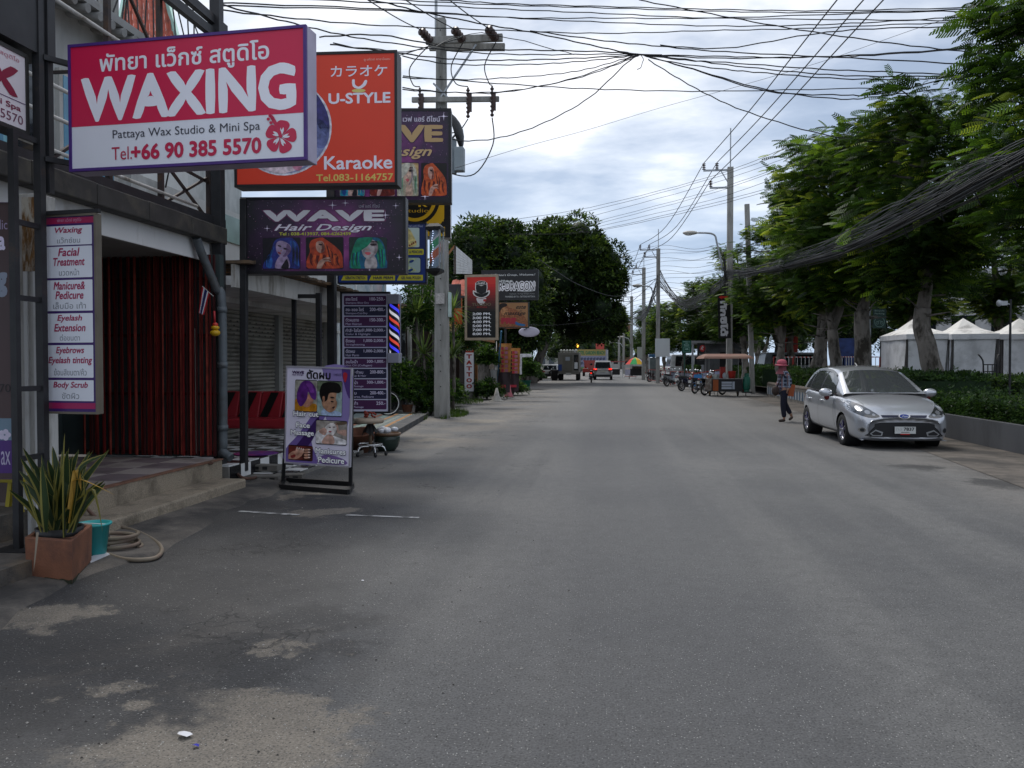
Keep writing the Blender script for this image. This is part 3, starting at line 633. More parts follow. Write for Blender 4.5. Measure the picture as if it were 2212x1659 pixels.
# rear building with a red tiled gable
rb = thing('tiled_house', 'white rear house with red clay gable roof and mint bargeboards', 'building', at(310, 700, 17))
RT = mat('red_clay_tile', (.40, .085, .05), rough=.75, var=.3, scale=4, dirt=(.14, .05, .04), dscale=3)
o_, r_, u_ = at(252, 118, 17), at(385, 118, 17), at(252, -170, 20.5); ex = (r_ - o_) / 11; ey = (u_ - o_) / 14
MINT = mat('mint_board', (.32, .55, .48), rough=.6, var=.1)
for j in range(14):
    hw = 5.5 * (1 - j / 15.0); 
    for i in range(11):
        c0 = i + .5 - 5.5
        if abs(c0) > hw: continue
        p = o_ + ex * (i + (.0 if j % 2 else .12)) + ey * j; nrm = ex.cross(ey).normalized() * -.05
        q = [p, p + ex * .5 + nrm, p + ex * .98, p + ex * .98 + ey * 1.12 - nrm * .4, p + ex * .5 + ey * 1.12 + nrm * .6, p + ey * 1.12 - nrm * .4]
        dn = Vector((0, 0, -.03)); MB().add(q + [a + dn for a in q], [(0, 1, 4, 5), (1, 2, 3, 4), (6, 7, 1, 0), (7, 8, 2, 1)], 0, False).build('roof_tile', RT, rb)
apx = o_ + ex * 5.5 + ey * 15
MB().bar(o_ - ex * .5, apx, .05, .3).build('bargeboard', MINT, rb); MB().bar(o_ + ex * 11.5, apx, .05, .3).build('bargeboard', MINT, rb)
m_ = MB(); m_.prism([(-.8, -9), (11.4, -9), (11.4, -.3), (-.8, -.3)], o_ + Vector((0, .25, 0)), ex, Vector((0, 0, .42)), Vector((0, 2.5, 0))); m_.build('gable_wall', UW, rb)
cp = at(238, 500, 13.5); pole_thing('concrete_pole', 'square concrete pole rising behind the waxing sign scaffold', 'utility pole', (cp.x, cp.y, 3.0), (cp.x, cp.y, 9), .24, POLEC)
# --- near column, ladder frame, poster wall
CL = at(66, 700, 6.75)
col = thing('shop_column', 'white fluted column with brown rust streak beside the ladder frame', 'column', (CL.x, CL.y, .15))
RUST = mat('rust_streak', (.20, .10, .03), rough=.8, var=.5, scale=12, dirt=(.50, .46, .38), dscale=7, dlo=.45, dhi=.58, stretch=(3, 3, .7))
MB().bb((CL.x - .09, CL.y, .15), (CL.x + .09, CL.y + .2, 2.93)).build('shaft', WHITED, col, bevel=.006)
for dx in (-.035, .05): MB().bb((CL.x + dx - .016, CL.y - .012, .15), (CL.x + dx + .016, CL.y + .002, 2.3)).build('flute', WHITE, col)
MB().bb((CL.x - .06, CL.y - .006, 2.30), (CL.x + .088, CL.y + .0, 2.90)).build('rust_stain', RUST, col)
lf = thing('ladder_frame', 'tall black ladder-like steel frame on a foot plate carrying the waxing signs', 'sign frame', (-4.46, 5.73, .15))
for y, w_ in ((5.73, .05), (6.02, .06)): MB().bb((-4.46 - w_ / 2, y - w_ / 2, .155 if y < 6 else .155), (-4.46 + w_ / 2, y + w_ / 2, 3.3 if y < 6 else 6.0)).build('upright', STEEL, lf)
for z in (.83, 1.36, 2.05, 2.62, 3.28): MB().bb((-4.475, 5.755, z - .02), (-4.445, 5.99, z + .02)).build('rung', STEEL, lf)
MB().bb((-4.6, 5.6, .15), (-4.32, 5.86, .158)).build('foot_plate', STEEL, lf)
MB().bb((-4.49, 6.08, 2.9), (-4.42, 6.14, 6.0)).build('mast', STEEL, lf)
for z in (3.16, 3.95): MB().bar((-4.44, 6.05, z), (-4.2, 6.42, z), .04).build('bracket', STEEL, lf)
pw = thing('poster_wall', 'brown shopfront wall with purple flower poster at the left edge', 'wall', (-5.6, 6.5, .36))
MB().bb((-7.4, 6.5, .36), (-4.86, 6.62, 2.92)).build('panel', mat('mauve_wall', (.075, .05, .045), rough=.6, var=.2), pw)
LM = at(8, 1055, 6.6); 
st = thing('plastic_stool', 'yellow plastic stool tucked behind the ladder frame', 'stool', (LM.x, 6.2, .36)); YP = mat('yellow_plastic', (.45, .36, .03), rough=.4, var=.1)
MB().bb((LM.x - .2, 6.05, .60), (LM.x + .16, 6.35, .64)).build('seat', YP, st, bevel=.01)
for a in (-.17, .13):
    for b in (6.08, 6.32): MB().bar((LM.x + a, b, .36), (LM.x + a * .8, b, .6), .035).build('leg', YP, st)
# --- hair salon with roller shutters
b2 = thing('salon_building', 'hair salon with two closed grey roller shutters under a white soffit', 'building', (-6, 14, .2))
SH = mat('shutter_grey', (.25, .24, .21), rough=.55, var=.15, scale=2, dirt=(.10, .095, .08), dscale=1.5)
MB().bb((-7.0, 10.3, .1), (-6.72, 18.6, 2.5)).build('wall', mat('dim_wall', (.12, .12, .115), var=.1), b2)
for sa, sb in ((13.0, 15.55), (15.75, 18.3)):
    MB().bb((-6.7, sa - .12, .25), (-6.5, sa, 2.5)).build('shutter_rail', mat('rail_grey', (.30, .30, .285), rough=.5, var=.1), b2); fr_ = MB().bb((-6.7, sb, .25), (-6.5, sb + .09, 2.5)).build('shutter_rail', MATS['rail_grey'], b2)
    k = 0; z = .25
    while z < 2.46:
        MB().add([(-6.62, sa, z), (-6.62, sb, z), (-6.585, sb, z + .03), (-6.585, sa, z + .03), (-6.585, sa, z + .062), (-6.585, sb, z + .062), (-6.62, sb, z + .074), (-6.62, sa, z + .074)], [(0, 1, 2, 3), (3, 2, 5, 4), (4, 5, 6, 7)]).build('shutter_slat', SH, fr_); z += .075; k += 1
    vt = MB()
    for r0 in range(4):
        for c0 in range(9): y = sa + .25 + c0 * .26 + (r0 % 2) * .13; vt.bb((-6.584, y, 2.06 + r0 * .075), (-6.582, y + .06, 2.085 + r0 * .075))
    vt.build('vent_hole', BLACK, fr_)
SOF = mat('white_soffit', (.55, .54, .52), rough=.85, var=.08, dirt=(.22, .21, .19), dscale=.8)
MB().bb((-6.9, 10.3, 2.5), (-5.9, 18.6, 2.62)).build('soffit', SOF, b2); MB().bb((-5.9, 10.3, 2.58), (-4.95, 18.6, 2.7)).build('outer_soffit', SOF, b2)
MB().bb((-4.95, 10.3, 2.55), (-4.9, 17.8, 2.85)).build('fascia', WHITED, b2)
m_ = MB()
for k in range(46): m_.bb((-6.8, 10.3 + k * .18, 2.86 + .012 * (k % 2)), (-4.7, 10.46 + k * .18, 2.9 + .012 * (k % 2)))
m_.build('rusty_roof_sheet', mat('rusty_sheet', (.11, .08, .055), rough=.85, var=.4, scale=4, dirt=(.2, .12, .06), dscale=2), b2)
MB().bb((-6.9, 10.75, 2.95), (-6.6, 19, 4.2)).build('upper_wall', UW, b2)
for k in range(4): MB().bb((-6.6, 13.3 + k * 1.3, 3.65), (-6.57, 14.3 + k * 1.3, 4.1)).build('window', mat('green_glass', (.2, .3, .27), rough=.15, var=.2), b2)
TW = mat('white_tile', (.75, .75, .74), rough=.25, var=.06, dirt=(.35, .34, .32), dscale=2); TB = mat('black_tile', (.015, .015, .017), rough=.22, var=.1)
sp = thing('tiled_platform', 'black and white checkered salon platform', 'platform', (-5.5, 12, 0))
MB().bb((-6.7, 10.0, 0), (-4.86, 14.9, .236)).build('platform_base', CONC, sp); MB().bb((-4.86, 10.7, 0), (-4.3, 14.9, .06)).build('apron_base', CONC, sp)
for i in range(6):
    for j in range(16): MB().bb((-4.86 - .305 * (i + 1) + .003, 10.01 + j * .305, .236), (-4.86 - .305 * i - .003, 10.31 + j * .305, .25)).build('floor_tile', (TW, TB)[(i + j) % 2], sp)
for j in range(16): MB().bb((-4.862, 10.03 + j * .3 + .003, .062), (-4.848, 10.33 + j * .3 - .003, .235)).build('riser_tile', (TB, TW)[j % 2], sp)
for i in range(2):
    for j in range(14): MB().bb((-4.30 - .275 * (i + 1) + .003, 10.7 + j * .3 + .003, .06), (-4.30 - .275 * i - .003, 11.0 + j * .3 - .003, .072)).build('apron_tile', (TB, TW)[(i + j) % 2], sp)
# tiled pavement further on with a dark kerb
KD = mat('dark_kerb', (.055, .057, .06), rough=.75, var=.25, scale=5, bump=.3, dirt=(.12, .11, .1), dscale=2)
pv = MB(); pv.prism([(-4.34, 14.92), (-5.38, 23.3), (-7.6, 23.3), (-7.6, 14.92)], (0, 0, 0), (1, 0, 0), (0, 1, 0), (0, 0, .11)); pv.build('tiled_pavement', mat('pave_teal', (.17, .2, .19), rough=.8, var=.2, scale=5), kind='structure')
pv = MB(); pv.prism([(-4.22, 14.0), (-5.3, 23.3), (-5.62, 23.3), (-4.6, 14.0)], (0, 0, 0), (1, 0, 0), (0, 1, 0), (0, 0, .128)); pv.build('dark_kerb', KD, kind='structure')
for k, c_ in enumerate(('a87848', '8a9088', 'a87848', '8fa89c', 'a05a3c')):
    pv = MB(); o1 = .40 + k * .22
    pv.prism([(-4.3 - o1, 14.95), (-5.36 - o1 * .9, 23.2), (-5.36 - o1 * .9 - .09, 23.2), (-4.3 - o1 - .1, 14.95)], (0, 0, 0), (1, 0, 0), (0, 1, 0), (0, 0, .116)); pv.build('paving_stripe', mat('stripe_' + c_, c_, rough=.8, var=.2, dirt=(.12, .11, .1), dscale=4), kind='structure')
# --- blue glass shopfront, tattoo bar and further frontages
gb = thing('glass_shopfront', 'pale blue glass shopfront with white mullions beyond the salon', 'building', (-7.2, 22, 0))
BG = mat('blue_glass', (.28, .45, .55), rough=.12, var=.25, scale=.6, dirt=(.6, .66, .68), dscale=.5, dlo=.45, dhi=.6)  # pale patches are reflections painted into the glass colour
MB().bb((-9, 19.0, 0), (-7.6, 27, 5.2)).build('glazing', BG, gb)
for y in (19, 20.6, 22.2, 23.8, 25.4, 27): MB().bb((-7.6, y - .04, 0), (-7.54, y + .04, 5.2)).build('mullion', WHITE, gb)
for z in (2.4, 2.75, 3.4, 4.4): MB().bb((-7.58, 19, z), (-7.53, 27, z + .06)).build('transom', WHITED, gb)
MB().bb((-7.9, 18.65, .12), (-6.9, 18.95, 2.6)).build('door_block', mat('door_grey', (.06, .06, .06), var=.2), gb)
tb = thing('tattoo_bar', 'dark timber tattoo bar with orange eaves and murals', 'building', (-8, 34, 0))
WDK = mat('dark_timber', (.035, .022, .016), rough=.7, var=.4, scale=4, stretch=(3, 3, .5), dirt=(.02, .02, .02)); WOR = mat('orange_timber', (.26, .11, .035), rough=.6, var=.3, scale=4)
MB().bb((-12, 27.5, 0), (-8.3, 49, 3.0)).build('wall', WDK, tb)
MB().bb((-12, 27.4, 0), (-7.0, 27.5, 3.4)).build('mural', mat('skull_mural', (.02, .02, .022), rough=.6, var=.2, dirt=(.38, .40, .42), dscale=1.6, dlo=.53, dhi=.58), tb)
for k in range(7): MB().bb((-7.35, 28 + k * 2.6, 0), (-7.2, 28.15 + k * 2.6, 3.0)).build('post', (WOR, WDK, POLEC)[k % 3], tb)
for y0, y1, z in ((28, 36, 3.05), (36.5, 46, 2.85)):
    rf = MB(); rf.add([(-6.6, y0, z), (-6.6, y1, z), (-8.6, y1, z + .9), (-8.6, y0, z + .9), (-6.6, y0, z - .12), (-6.6, y1, z - .12), (-8.6, y1, z + .78), (-8.6, y0, z + .78)], [(0, 1, 2, 3), (4, 5, 1, 0), (7, 6, 5, 4), (0, 3, 7, 4), (1, 2, 6, 5)]); rf = rf.build('eave', WOR, tb)
    for k in range(int((y1 - y0) / .5)): MB().bar((-6.55, y0 + k * .5, z + .0), (-8.6, y0 + k * .5, z + .93), .05, .03).build('batten', mat('yellow_timber', (.32, .2, .06), var=.3), rf)
# small red tiled roof and white louvre screen
p = at(968, 600, 33); 
for j in range(3):
    for i in range(3):
        MB().add([(p.x + i * .3, p.y - .0 + j * .3, p.z - .75 + j * .24), (p.x + i * .3 + .29, p.y + j * .3, p.z - .75 + j * .24), (p.x + i * .3 + .29, p.y + j * .3 + .34, p.z - .49 + j * .24), (p.x + i * .3, p.y + j * .3 + .34, p.z - .49 + j * .24), (p.x + i * .3 + .145, p.y + j * .3, p.z - .71 + j * .24), (p.x + i * .3 + .145, p.y + j * .3 + .34, p.z - .45 + j * .24)], [(0, 4, 5, 3), (4, 1, 2, 5)]).build('roof_tile', RT, tb)
ls = thing('louvre_screen', 'white boarded screen panel above the tattoo bar roof', 'screen', at(985, 592, 31))
a, b, c, d_ = atX(983, 530, -6.6), atX(1020, 562, -6.6), atX(1020, 592, -6.6), atX(983, 592, -6.6)
for k in range(9):
    t0, t1 = k / 9, (k + .9) / 9; P_ = [a.lerp(d_, t0), b.lerp(c, t0), b.lerp(c, t1), a.lerp(d_, t1)]
    MB().add(P_ + [q + Vector((-.05, 0, 0)) for q in P_], [(0, 1, 2, 3), (0, 4, 5, 1), (3, 2, 6, 7), (0, 3, 7, 4)]).build('board', WHITE, ls)
MB().bar(a + Vector((-.4, 0, -.5)), a, .07).build('strut', WOR, ls); MB().bar(d_, a, .07).build('strut', WDK, ls)
# ------------------------------------------------------------------ right side: park wall, bed
WG = mat('grey_render_wall', (.085, .088, .095), rough=.8, var=.14, scale=1.5, bump=.15, dirt=(.05, .05, .052), dscale=1.0, stretch=(1, 1, .35))
MB().bb((6.93, -2, 0), (7.12, 21.5, .5)).build('planter_wall', WG, bevel=.01, label='smooth grey rendered planter wall along the kerb beside the silver car', cat='wall')
lw = thing('low_park_wall', 'old low park wall with round coping and blue and white painted pickets', 'wall', (7.05, 30, 0))
MB().add([(6.98, 21.6, 0), (7.2, 21.6, 0), (7.55, 41, 0), (7.33, 41, 0), (6.98, 21.6, .55), (7.2, 21.6, .55), (7.55, 41, .55), (7.33, 41, .55)], [(4, 5, 6, 7), (0, 1, 5, 4), (1, 2, 6, 5), (2, 3, 7, 6), (3, 0, 4, 7)]).build('wall_body', mat('old_wall', (.10, .092, .08), rough=.9, var=.3, scale=3, dirt=(.2, .18, .15), dscale=2), lw)
MB().tube([(7.06, 21.6, .6), (7.42, 41, .6)], .085, 8).build('coping', mat('coping_brown', (.15, .12, .095), rough=.8, var=.3, dirt=(.07, .06, .05)), lw)
PK = mat('picket_white', (.34, .36, .38), var=.2, dirt=(.12, .12, .13), dscale=5)
for k in range(74):
    y = 21.75 + k * .26; x = 6.98 + (y - 21.6) * .018
    MB().add([(x - .006, y, .12), (x - .006, y + .15, .12), (x - .006, y + .15, .38), (x - .006, y + .075, .48), (x - .006, y, .38), (x + .01, y, .12), (x + .01, y + .15, .12), (x + .01, y + .15, .38), (x + .01, y + .075, .48), (x + .01, y, .38)], [(0, 1, 2, 3, 4), (0, 5, 6, 1), (1, 6, 7, 2), (4, 3, 8, 9), (0, 4, 9, 5)]).build('picket', PK if k % 2 else mat('picket_blue', (.05, .10, .16), var=.2), lw)
MB().add([(7.1, -4, .40), (11, -4, .42), (14, 80, .45), (8.2, 80, .1), (7.4, 41.5, .4)], [(0, 1, 2, 3, 4)]).build('planting_bed', mat('bed_soil', (.05, .04, .03), rough=.95, var=.3, dirt=(.04, .05, .02), dscale=2), kind='structure')
MB().add([(10.5, -4, .43), (70, -4, .43), (70, 150, .2), (13, 150, .2)], [(0, 1, 2, 3)]).build('park_ground', mat('park_paving', (.16, .15, .14), rough=.9, var=.2, scale=.7, dirt=(.06, .07, .04), dscale=.25), kind='structure')
MB().add([(4.9, 9, .006), (6.93, 9, .006), (6.98, 21.6, .006), (7.33, 41, .006), (6.1, 41, .006), (5.9, 25, .006), (5.7, 18, .006)], [(0, 1, 2, 3, 4, 5, 6)]).build('gutter_strip', mat('gutter_dirt', (.115, .10, .086), rough=.95, var=.3, scale=3, bump=.5, dirt=(.055, .05, .045), dscale=.9, dlo=.45, dhi=.6), kind='structure')
# ------------------------------------------------------------------ signs, left side
# WAXING
s = Sign('projecting_sign', 'large pink and white WAXING lightbox with a hibiscus, projecting over the steps', 'sign', at(152, 372, 6.5), at(664, 351, 6.11), .98, .17, .022, frame='4a2c78', side='b0a8bc', face='e4e6ee')
s.rect(0, 0, 1, .655, 'd0184a', 1, 'print')
s.text('พัทยา แว็กซ์ สตูดิโอ', .13, .06, .86, .265, 'ececf4', 2, .018)
s.text('WAXING', .045, .255, .97, .625, 'f0f0f8', 2, .045)
s.text('Pattaya Wax Studio & Mini Spa', .185, .70, .82, .79, '3c3c48', 2)
s.text('Tel.', .18, .84, .27, .945, 'b82048', 2); s.text('+66 90 385 5570', .265, .825, .825, .955, 'c01848', 2, .035)
for k in range(5):
    a = R(-78 + 72 * k); c_, q_ = math.cos(a), math.sin(a); ru, rv = .062, .062 * s.w / s.h
    pt = lambda r, t: (.905 + ru * (c_ * r - q_ * t), .835 + rv * (q_ * r + c_ * t))
    s.poly([pt(.12, .05), pt(.5, .34), pt(.8, .44), pt(1.0, .28), pt(1.04, 0), pt(1.0, -.28), pt(.8, -.44), pt(.5, -.34), pt(.12, -.05)], 'c8204c', 2, 'flower', 3)
    s.poly([pt(.1, .03), pt(.42, .13), pt(.62, .05), pt(.42, -.02), pt(.58, -.12), pt(.3, -.1)], 'e4e6ee', 3, 'flower', 2)
s.poly([(.90, .84), (.888, .77), (.868, .70), (.86, .665), (.872, .66), (.885, .70), (.90, .76), (.912, .83)], 'c8204c', 4, 'flower', 2)
for u, v in ((.862, .665), (.855, .69), (.873, .69), (.866, .72)): s.ell(u, v, .007, .013, 'c8204c', 4, 'flower', 8)
s.done()
# white corner sign on the facade
s = Sign('facade_sign', 'white mini spa sign cut off by the left picture edge under a black box', 'sign', (-4.5, 3.7, 3.31), (-4.5, 5.95, 3.31), .62, .16, .03, frame='30302e', side='2a2a28', face='e0dade')
s.text('X', .80, .21, .965, .60, '8c1c3c', 2, .05, shear=.05); s.rect(.62, .635, 1, .645, '4a2060', 2); s.text('Mini Spa', .80, .69, .975, .79, '7c1c40', 2, .02)
s.text('0-385 5570', .73, .82, .985, .94, '703850', 2); s.text('พัทยา แว็กซ์ สตูดิโอ', .70, .05, .97, .13, 'c07080', 2); s.done()
MB().bb((-4.72, 3.8, 3.96), (-4.44, 6.2, 4.7)).build('black_signbox', STEEL, label='black sign box above the white mini spa sign at the left edge', cat='sign box')
# treatment list
s = Sign('treatment_sign', 'tall narrow treatment list lightbox from Waxing down to Body Scrub', 'sign', at(96, 893, 6.62), at(214, 893, 6.5), 1.575, .055, .018, frame='6c6458', side='6c6458', face='3c1c64')
s.rect(0.01, .005, .99, .036, 'a01c50', 1); s.text('พัทยา แว็กซ์ สตูดิโอ', .28, .008, .75, .032, 'c890b0', 2); s.rect(.02, .955, .98, .985, 'a01c58', 1)
rows = [(.047, .140, ['Waxing'], 'แว๊กซ์ขน'), (.152, .312, ['Facial', 'Treatment'], 'นวดหน้า'), (.324, .482, ['Manicure&', 'Pedicure'], 'เล็บมือ เท้า'), (.495, .645, ['Eyelash', 'Extension'], 'ต่อขนตา'), (.658, .825, ['Eyebrows', 'Eyelash tinting'], 'ย้อมสีขนตา/คิ้ว'), (.838, .945, ['Body Scrub'], 'ขัดผิว')]
rows[0] = (.047, .145, ['Waxing'], 'แว๊กซ์ขน')
for v0, v1, en, th in rows:
    s.rrect(.05, v0, .95, v1, 'e0e2ea', 1, .006, 'row'); n_ = len(en); hh = (v1 - v0) / (n_ + 1.0 + .25)
    for i, t in enumerate(en): w_ = min(.43, .032 * len(t) + .02) if n_ > 1 or len(t) > 7 else .27; s.text(t, .5 - w_, v0 + hh * (i + .16), .5 + w_, v0 + hh * (i + 1.02), 'a01c50', 2, .025, shear=.2)
    w_ = min(.32, .028 * len(th)); s.text(th, .5 - w_, v1 - hh * .92, .5 + w_, v1 - hh * .22, '7c8088', 2)
s.done(); MB().bar(at(80, 462, 6.6), at(215, 455, 6.5), .03).build('mounting_bar', STEEL, label='black bar carrying the top of the treatment list', cat='bracket')
# poster fragments on the left wall
s = Sign('wall_poster', 'purple and brown spa poster with white flower behind the ladder frame', 'poster', at(-60, 1035, 6.45), at(30, 1035, 6.45), 2.15, .02, .005, frame='503850', face='4a3838')
s.rect(0, .86, 1, .98, '4a2870', 1); s.rect(0, .78, 1, .86, '6a8090', 1); s.text('ax', .72, .9, .95, .95, 'b0a8c0', 2); s.text('a', .72, .12, .9, .17, 'dcd4ec', 2, .04); s.text('g', .66, .25, .94, .34, '8890a0', 2, .06); s.text('70', .7, .655, .98, .685, '201c20', 2); s.text('dic', .7, .06, .96, .095, 'a090b0', 2)
for k in range(5): a = R(72 * k); s.ell(.82 + .09 * math.cos(a), .84 + .012 * math.sin(a), .07, .010, 'c8c0d4', 3, 'flower', 8)
s.done()
# karaoke
s = Sign('karaoke_sign', 'tall orange-red karaoke lightbox with a round picture', 'sign', at(507, 405, 10.75), at(859, 404, 10.6), 1.70, .26, .035, frame='1c1a18', side='2c2a28', face='e03c1c')
s.ell(.30, .56, .305, .375, 'd8d4dc', 1, 'picture', 40); s.ell(.30, .56, .292, .36, '8890b8', 2, 'picture', 40)
s.poly([(.5, .3), (.56, .4), (.59, .52), (.585, .62), (.55, .6), (.5, .5)], '34306c', 3, 'picture', 3); s.poly([(.5, .5), (.57, .54), (.59, .62), (.56, .72), (.5, .7)], '606898', 3, 'picture', 3)
s.poly([(.08, .74), (.3, .7), (.5, .74), (.46, .84), (.3, .92), (.14, .86)], 'd8c4cc', 3, 'picture', 3); s.poly([(.36, .84), (.42, .84), (.4, .9), (.36, .88)], 'c88098', 4, 'picture', 2)
s.text('ยู-สไตล์ คาราโอเกะ', .81, .035, .975, .06, 'e8b8a8', 2); s.text('カラオケ', .60, .09, .955, .175, 'ece6f0', 2, .01)
s.poly([(.735, .2), (.752, .2), (.752, .235), (.775, .255), (.80, .235), (.815, .205), (.83, .21), (.82, .245), (.79, .27), (.765, .27), (.738, .25)], 'ece6f0', 2, 'print', 2); s.ell(.776, .285, .043, .014, 'd8c870', 2, 'print')
s.text('U-STYLE', .585, .30, .975, .385, 'ece6f0', 2, .03); s.text('Karaoke', .555, .79, .985, .895, 'ece6f0', 2, .02); s.text('Tel.083-1164757', .505, .93, .99, .985, 'dcc060', 2, .02)
s.done()
def salon_print(s, upper):
    c1, c2 = ('b89868', 'c8a878') if upper else ('e4e0e4', 'ece6f0')
    if not upper:
        s.text('เวฟ แฮร์ ดีไซน์', .725, .065, .855, .115, 'b8b0c0', 3); 
        s.text('WAVE', .116, .135, .895, .315, '6c2458', 2, .085); s.text('WAVE', .125, .145, .885, .305, c1, 3, .05)
        s.text('Hair Design', .185, .335, .815, .465, '5c1c4c', 2, .06, shear=.35); s.text('Hair Design', .195, .342, .805, .46, c2, 3, .02, shear=.35)
        s.text('Tel : 038-413937, 084-6262459', .225, .455, .675, .505, 'c8c848', 3, .03)
        for (a, b_), st_, cl in (((.12, .355), 0, ('14101c', '28307c', '2c5ca4', '9c88a8')), ((.395, .625), 1, ('100c0c', 'a83c1c', 'c85828', 'b08878')), ((.665, .90), 2, ('20302c', '0c7c5c', '105c7c', 'a8a0a0'))): s.portrait(a, .53, b_, .965, cl[0], cl[1], cl[2], cl[3], st_, 2)
        S_ = ((.15, .4, .022), (.56, .08, .03), (.64, .05, .024), (.955, .09, .022), (.89, .22, .03), (.975, .81, .022), (.79, .985, .012))
    else:
        s.text('เวฟ แฮร์ ดีไซน์', .615, .055, .93, .12, 'c8c0d0', 3, .02)
        s.text('WAVE', .02, .145, .965, .36, '3c1440', 2, .085); s.text('WAVE', .03, .155, .955, .35, c1, 3, .05)
        s.text('Hair Design', .05, .385, .87, .55, '3c1440', 2, .05, shear=.35); s.text('Hair Design', .06, .395, .86, .54, c2, 3, .02, shear=.35)
        for (a, b_), st_, cl in (((.08, .29), 0, ('b0a090', '1890a8', '104890', 'b89890')), ((.335, .545), 1, ('b0908c', '6c2018', '8c3020', 'c09890')), ((.565, .745), 2, ('b89868', 'c8c4b4', 'b0a890', 'c8a894')), ((.77, .985), 1, ('100a08', 'b84c20', 'd06028', 'c09080'))): s.portrait(a, .585, b_, .955, cl[0], cl[1], cl[2], cl[3], st_, 2)
        S_ = ((.30, .04, .04), (.96, .06, .04), (.8, .96, .04), (.55, .45, .04))
    rr = random.Random(3)
    for u, v, r_ in S_: s.star(u, v, r_); s.ell(u, v, r_ * .22, r_ * .22 * s.w / s.h, 'f0e8f8', 4, 'print', 8)
    for k in range(90): s.ell(rr.random(), rr.random() * (.5 if rr.random() < .7 else 1), rr.uniform(.0012, .004), rr.uniform(.0012, .004) * s.w / s.h, rr.choice(['a878a8', 'c8a8c8', 'b06080', '806890']), 2, 'print', 6)
    s.done()
A_, B_ = at(521, 592, 11.0), at(877, 592, 10.95)
salon_print(Sign('salon_sign', 'wide purple starry salon lightbox with silver WAVE, a phone number and three portraits', 'sign', A_, B_, 1.01, .22, .035, frame='161416', side='38363a', facemat=cosmic('starry_purple', (1.15, 0, .55), 1.25)), False)
A_, B_ = at(708, 438, 14.0), at(975, 438, 14.0)
salon_print(Sign('salon_sign', 'higher starry salon lightbox with gold lettering, half hidden by the karaoke sign', 'sign', A_, B_, 1.575, .22, .045, frame='1a181a', side='2c2a2c', facemat=cosmic('starry_violet', (.9, 0, .8), 1.5)), True)
# yellow studio sign
s = Sign('studio_sign', 'black and yellow studio lightbox with round emblem under the higher salon sign', 'sign', at(820, 513, 15.4), at(973, 513, 15.4), .66, .28, .01, frame='101010', side='b4b0ac', face='14120f')
s.rect(.1, .05, .91, .55, 'd8a818', 1); s.poly([(.1, 0), (.92, 0), (.92, .48), (.87, .62), (.1, .62)], 'd8a818', 2); s.ell(.5, -.12, .36, .78, '17150f', 3, 'print', 36); s.ell(.5, -.12, .31, .68, 'd8a818', 4, 'print', 36); s.ell(.5, -.12, .26, .58, '17150f', 5, 'print', 36)
s.text('R', .55, -.0, .68, .14, 'e0b020', 6, .03); s.text('tudio', .40, .19, .70, .30, 'd0a020', 6); s.rect(.0, .71, .93, .98, 'd8a818', 2); s.text('N', .83, .75, .92, .93, '17150f', 6, .04); s.done()
# blue nail sign
s = Sign('nail_sign', 'blue beauty lightbox with yellow captions behind the wide salon sign', 'sign', at(729, 613, 13.6), at(922, 613, 13.6), 1.0, .16, .02, frame='10121c', side='1c1c24', face='1c3478')
s.rect(0, 0, 1, .45, '16285c', 1); s.text('เวฟ แฮร์ ดีไซน์', .80, .02, .97, .06, 'a8b0cc', 3)
for c, t in ((0, 'KERATIN STRETCH'), (1, 'HAIR PERM'), (2, 'GEL NAIL POLISH')):
    u0 = .03 + c * .32; s.poly([(u0 + .03, .87), (u0 + .30, .87), (u0 + .30, .965), (u0, .965)], 'c0b830', 2); s.text(t, u0 + .05, .895, u0 + .275, .945, '20284c', 3, .03)
s.rrect(.66, .07, .93, .40, 'b8c8c0', 2, .02); s.poly([(.68, .1), (.8, .08), (.86, .2), (.9, .36), (.8, .4), (.7, .32)], 'c8b878', 3, 'picture', 3)
for k in range(4): s.ell(.82 + .022 * k, .37 - .02 * k, .01, .018, '7c3020', 4, 'picture', 8)
s.rrect(.66, .43, .98, .53, 'c0b830', 2, .02); s.text('MANICURE & PEDICURE', .67, .455, .965, .505, '20284c', 3, .03)
s.rrect(.60, .57, .95, .84, '1c2c50', 2, .03); s.rrect(.61, .58, .94, .83, 'a0b4b0', 3, .03); s.poly([(.62, .68), (.8, .6), (.9, .6), (.8, .7), (.9, .8), (.7, .82)], 'a8b488', 4, 'picture', 3)
for u, v in ((.84, .64), (.83, .79), (.72, .7)): s.ell(u, v, .03, .022, '1c3c78', 5, 'picture', 10, -.4)
s.done()
# price list
s = Sign('price_sign', 'tall salon price list with alternating purple and navy rows', 'sign', at(736, 893, 14.3), at(843, 893, 14.3), 2.1, .12, .035, frame='17171a', side='202024', face='c8c8dc')
pr = [('สระไดร์', '100-250.-', 'Shampoo Blow Dry'), ('สระ-ซอย-ไดร์', '200-400.-', 'Shampoo-Cut-Dry'), ('ตัดผมชาย', '150-300.-', 'Man Haircut'), ('ทำสี+ไฮไลท์', '1,000-2,000.-', 'Color & Highlight'), ('ยืดผม', '1,000-2,000.-', 'Straightening'), ('ดัดผม', '1,000-2,000.-', 'Hair Perm'), ('อบไอน้ำ', '300-1,000.-', 'Hot Oil (Collagen)'), ('ทำหน้า+ทำผม', '200-800.-', 'Make up & Hair'), ('นวดหน้า', '300-1,000.-', 'Face Massage'), ('ทำเล็บ', '200-400.-', 'Manicures, Pedicure'), ('นวดเท้า', '250.-', 'Foot Massage')]
